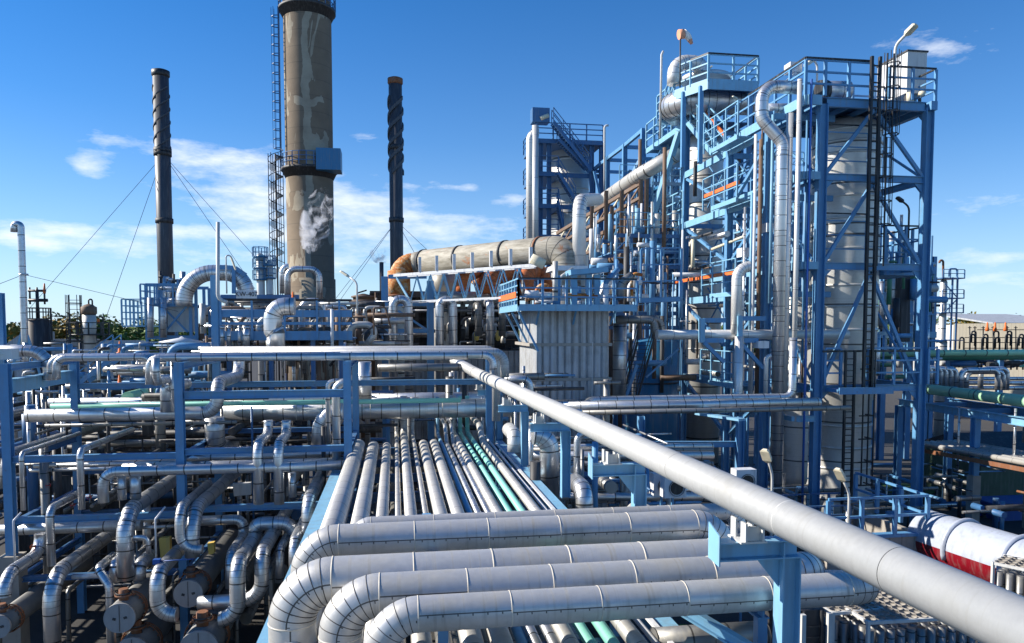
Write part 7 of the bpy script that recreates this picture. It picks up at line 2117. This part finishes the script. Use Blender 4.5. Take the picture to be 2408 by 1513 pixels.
a_, b_ = at(E, 1912, 772, 116), at(E, 2800, 772, 84)
mb = MB(); n_ = 30
for k in range(n_):
    p, q = a_ + (b_ - a_) * (k / n_), a_ + (b_ - a_) * ((k + .965) / n_)
    p.z = q.z = a_.z; mb.prism([V((p.x, p.y, 0)), V((q.x, q.y, 0)), q, p], V((.3, .4, 0)))
link('wall', mb, 'wall_beige', label='long beige panelled wall near the horizon at the right', cat='wall')
a_, b_ = at(E, 2130, 735, 120), at(E, 2900, 735, 120)
o = thing('building', V((a_.x, 118, 0)), 'low grey roofed hall behind the beige wall', 'building')
mb = MB(); mb.prism([V((a_.x, 118, at(E, 2200, 765, 118).z)), V((b_.x, 118, at(E, 2200, 765, 118).z)), V((b_.x, 140, a_.z + 1.2)), V((a_.x + 6, 140, a_.z + 1.2))], V((0, 0, -.3))); link('roof', mb, 'corrugated', parent=o)
mb = MB(); mb.box((a_.x + .5, 118.5, 0), (b_.x, 139, at(E, 2200, 765, 118).z - .35)); link('wall', mb, 'grey_box', parent=o)

# frames behind the near tower, right part
o = thing('process_steelwork', at(E, 1345, 850, 66), 'blue equipment frame seen through the right bay of the near tower', 'steel frame')
for v in (1352, 1425, 1610, 1740, 1765):
    mb = MB(); a_ = at(E, v, 300 if v > 1500 else 430, 66); mb.ib(V((a_.x, 66, 0)), a_, .6, .5, tf=.08, tw=.08); link('column', mb, 'blue', parent=o)
for row in (850, 410, 590, 700):
    mb = MB(); mb.bar(at(E, 1335, row, 65.6), at(E, 1785, row, 65.6), .3, .6 if row == 850 else .35); link('beam', mb, 'blue_light' if row == 850 else 'blue', parent=o)
mb = MB(); mb.bar(at(E, 1547, 410, 60), at(E, 1547, 900, 60), .9, .9); link('duct_post', mb, 'dark_steel', label='dark grey square post behind the right bay of the near tower', cat='post')
for i, (y0, m_) in enumerate(((640, 'green_dark'), (725, 'green_dark'))):
    pipe(('upper', 'lower')[i] + ' dark green horizontal tank behind the near tower', .75, [at(E, 1340, y0, 68), at(E, 1530, y0, 68)], m_, rings=0, sides=20, name='tank', cat='tank')
pipe('thick pale horizontal pipe behind the right bay, bending left', .35, seq(E, 1400, 520, 64, 'X', 1790), 'clad_far')
c = ground_at(E, 1838, 600, 80); zz_ = lambda y: at(E, 1838, y, 80).z
o = thing('column_tower', c, 'slender silver column in a blue cage at the right, beyond the near tower', 'column')
vessel(o, c, [(.6, 0), (.6, zz_(900)), (.4, zz_(880)), (.4, zz_(480)), (.25, zz_(460))], 'clad_far')
for row in (450, 590, 692, 885):
    mb = MB(); z_ = zz_(row); mb.box((c.x - 1.0, 79, z_ - .12), (c.x + 2.0, 82, z_)); link('deck', mb, 'blue_deep', parent=o)
    if row != 885: mb = MB(); rail(mb, [V((c.x - .9, 79, z_)), V((c.x + 1.9, 79, z_))], .95, 2, 1, .07); link('railing', mb, 'blue_deep', parent=o)
for v in (1790, 1940, 1905):
    a_ = at(E, v, 445, 79); mb = MB(); mb.bar(V((a_.x, 79, 0)), a_, .16, .16); link('post', mb, 'blue_deep', parent=o)
for (x0, y0, x1, y1) in ((1850, 490, 1930, 580), (1850, 690, 1935, 600)):
    mb = MB(); mb.bar(at(E, x0, y0, 79), at(E, x1, y1, 79), .1, .1); link('brace', mb, 'blue_deep', parent=o)
mb = MB(); mb.tube([at(E, 1838, 470, 80), at(E, 1838, 325, 80), at(E, 1812, 325, 80), at(E, 1812, 345, 80)], .13, 10, R=.25); link('vent', mb, 'rust', parent=o)
mb = MB(); mb.tube([at(E, 1880, 440, 80), at(E, 1880, 385, 80), at(E, 1935, 385, 80), at(E, 1935, 440, 80)], .1, 10, R=.25); link('top_pipe', mb, 'blue_deep', parent=o)
random.seed(91)
for k in range(90):
    v = random.uniform(1345, 1790); p0 = at(E, v, random.uniform(300, 1200), random.uniform(56, 70)); r = random.choice((.08, .12, .2, .28)); L_ = random.uniform(1, 4)
    pts = ([p0, p0 + UPV * L_], [p0, p0 + UPV * L_ * 1.5], [p0, p0 + XV * L_ * .7])[k % 3]
    rp(pts, r, random.choice(('clad_far', 'blue', 'blue', 'white_paint', 'clad_mid', 'dark_steel', 'green_dark')), 'small pipe behind the right bay of the near tower', 'small pipes behind the right bay of the near tower')
# ground details
a_ = atz(G, 1560, 425, .02); mb = MB(); mb.lathe(V((a_.x, a_.y, .004)), [(2.2, 0), (2.2, .05)], 20); link('grass', mb, 'grass', kind='stuff', label='small patch of bright grass beside the near tower', cat='grass')
a_ = atz(G, 1700, 520, 0); mb = MB(); mb.box((a_.x - 3, a_.y - 14, .004), (a_.x + 60, a_.y + 40, .012)); link('road', mb, 'ground', kind='structure')


# ================================================================ trees on the horizon
def tree(x, y, h, rad, mat, label, seed, n=900):
    rnd = random.Random(seed)
    b_ = V((x, y, 0))
    o = thing('tree', b_, label, 'tree', 'trees on the horizon')
    mb = MB(); mb.tube([b_, b_ + V((.2, 0, h * .35)), b_ + V((-.1, .2, h * .7))], h * .022, 8, r2=h * .008)
    ends = []
    for k in range(7):
        a_ = rnd.uniform(0, 6.28); z0 = h * rnd.uniform(.28, .5); e = b_ + V((math.cos(a_) * rad * .6, math.sin(a_) * rad * .6, z0 + h * rnd.uniform(.12, .32)))
        mb.tube([b_ + V((.1, 0, z0)), e], h * .009, 6, r2=h * .004); ends.append(e)
    link('trunk', mb, 'bark', parent=o)
    mb = MB()
    cl_ = [(b_ + V((rnd.gauss(0, rad * .45), rnd.gauss(0, rad * .45), h * rnd.uniform(.42, .9))), rad * rnd.uniform(.22, .42)) for _ in range(16)] + [(e, rad * .3) for e in ends]
    for k in range(n):
        c, r_ = rnd.choice(cl_)
        d_ = V((rnd.gauss(0, 1), rnd.gauss(0, 1), rnd.gauss(0, 1))).normalized()
        p = c + d_ * r_ * rnd.uniform(.5, 1.05)
        u = V((rnd.gauss(0, 1), rnd.gauss(0, 1), rnd.gauss(0, .6))).normalized(); v_ = u.cross(d_).normalized(); s_ = rnd.uniform(.3, .75)
        i0 = len(mb.v); mb.v.extend([p - u * s_, p + v_ * s_ * .6, p + u * s_, p - v_ * s_ * .6]); mb.face([i0, i0 + 1, i0 + 2, i0 + 3])
    link('crown', mb, mat, parent=o)


TS = [(150, 'leaf_autumn', 742), (185, 'leaf_autumn', 748), (225, 'leaf_dark', 744), (262, 'leaf_dark', 741), (296, 'leaf_green', 746), (322, 'leaf_green', 752), (345, 'leaf_green', 757), (115, 'leaf_autumn', 757)]
LB = ['tree with brownish leaves left of the domed column', 'autumn tinted tree behind the domed column', 'dark green tree just right of the domed column', 'tallest dark green tree in the left group', 'bright green tree in the middle of the left group', 'bright green tree second from the hopper unit', 'bright green tree nearest the hopper unit', 'low brownish tree furthest left on the horizon']
for i, (px_, m_, row) in enumerate(TS):
    p = at(O, px_, row, 170 + 7 * (i % 3)); tree(p.x, p.y, p.z, 7.5, m_, LB[i], 100 + i, 1500)
RTL = ['tall autumn tree just right of the caged silver column', 'dark tree second right of the caged silver column', 'brownish treetop above the beige wall, middle', 'dark treetop left of the hall roof', 'treetop behind the hall roof, left', 'treetop behind the hall roof, right', 'treetop at the right edge of the picture']
for i, (px_, row) in enumerate(((2248, 738), (2272, 742), (2300, 743), (2325, 746), (2352, 747), (2382, 744), (2410, 745))):
    p = at(O, px_, row, 190 + 6 * (i % 3)); tree(p.x, p.y, p.z, 8, ('leaf_autumn', 'leaf_dark', 'leaf_autumn', 'leaf_dark', 'leaf_dark', 'leaf_autumn', 'leaf_dark')[i], RTL[i], 200 + i, 1300)
# far wood closing the horizon
rnd = random.Random(5); mb = MB()
for k in range(9000):
    t_ = rnd.uniform(-.62, 1.15); R_ = 420 + rnd.uniform(-25, 25)
    p = V((math.sin(t_) * R_, math.cos(t_) * R_, rnd.uniform(0, 13 + 2.0 * math.sin(t_ * 23) + 1.2 * math.sin(t_ * 61 + 1)) ** 1.0))
    u = V((rnd.gauss(0, 1), rnd.gauss(0, 1), rnd.gauss(0, .6))).normalized(); v_ = u.cross(V((0, 0, 1))).normalized(); s_ = rnd.uniform(1.2, 2.6)
    i0 = len(mb.v); mb.v.extend([p - u * s_, p + UPV * s_ * .8, p + u * s_, p - UPV * s_ * .8]); mb.face([i0, i0 + 1, i0 + 2, i0 + 3])
link('woodland', mb, 'leaf_dark', label='far wood along the horizon behind the plant', cat='woodland', kind='stuff')
flush_pipes()
for o_ in list(bpy.data.objects):
    if '_o' in o_:
        del o_['_o']
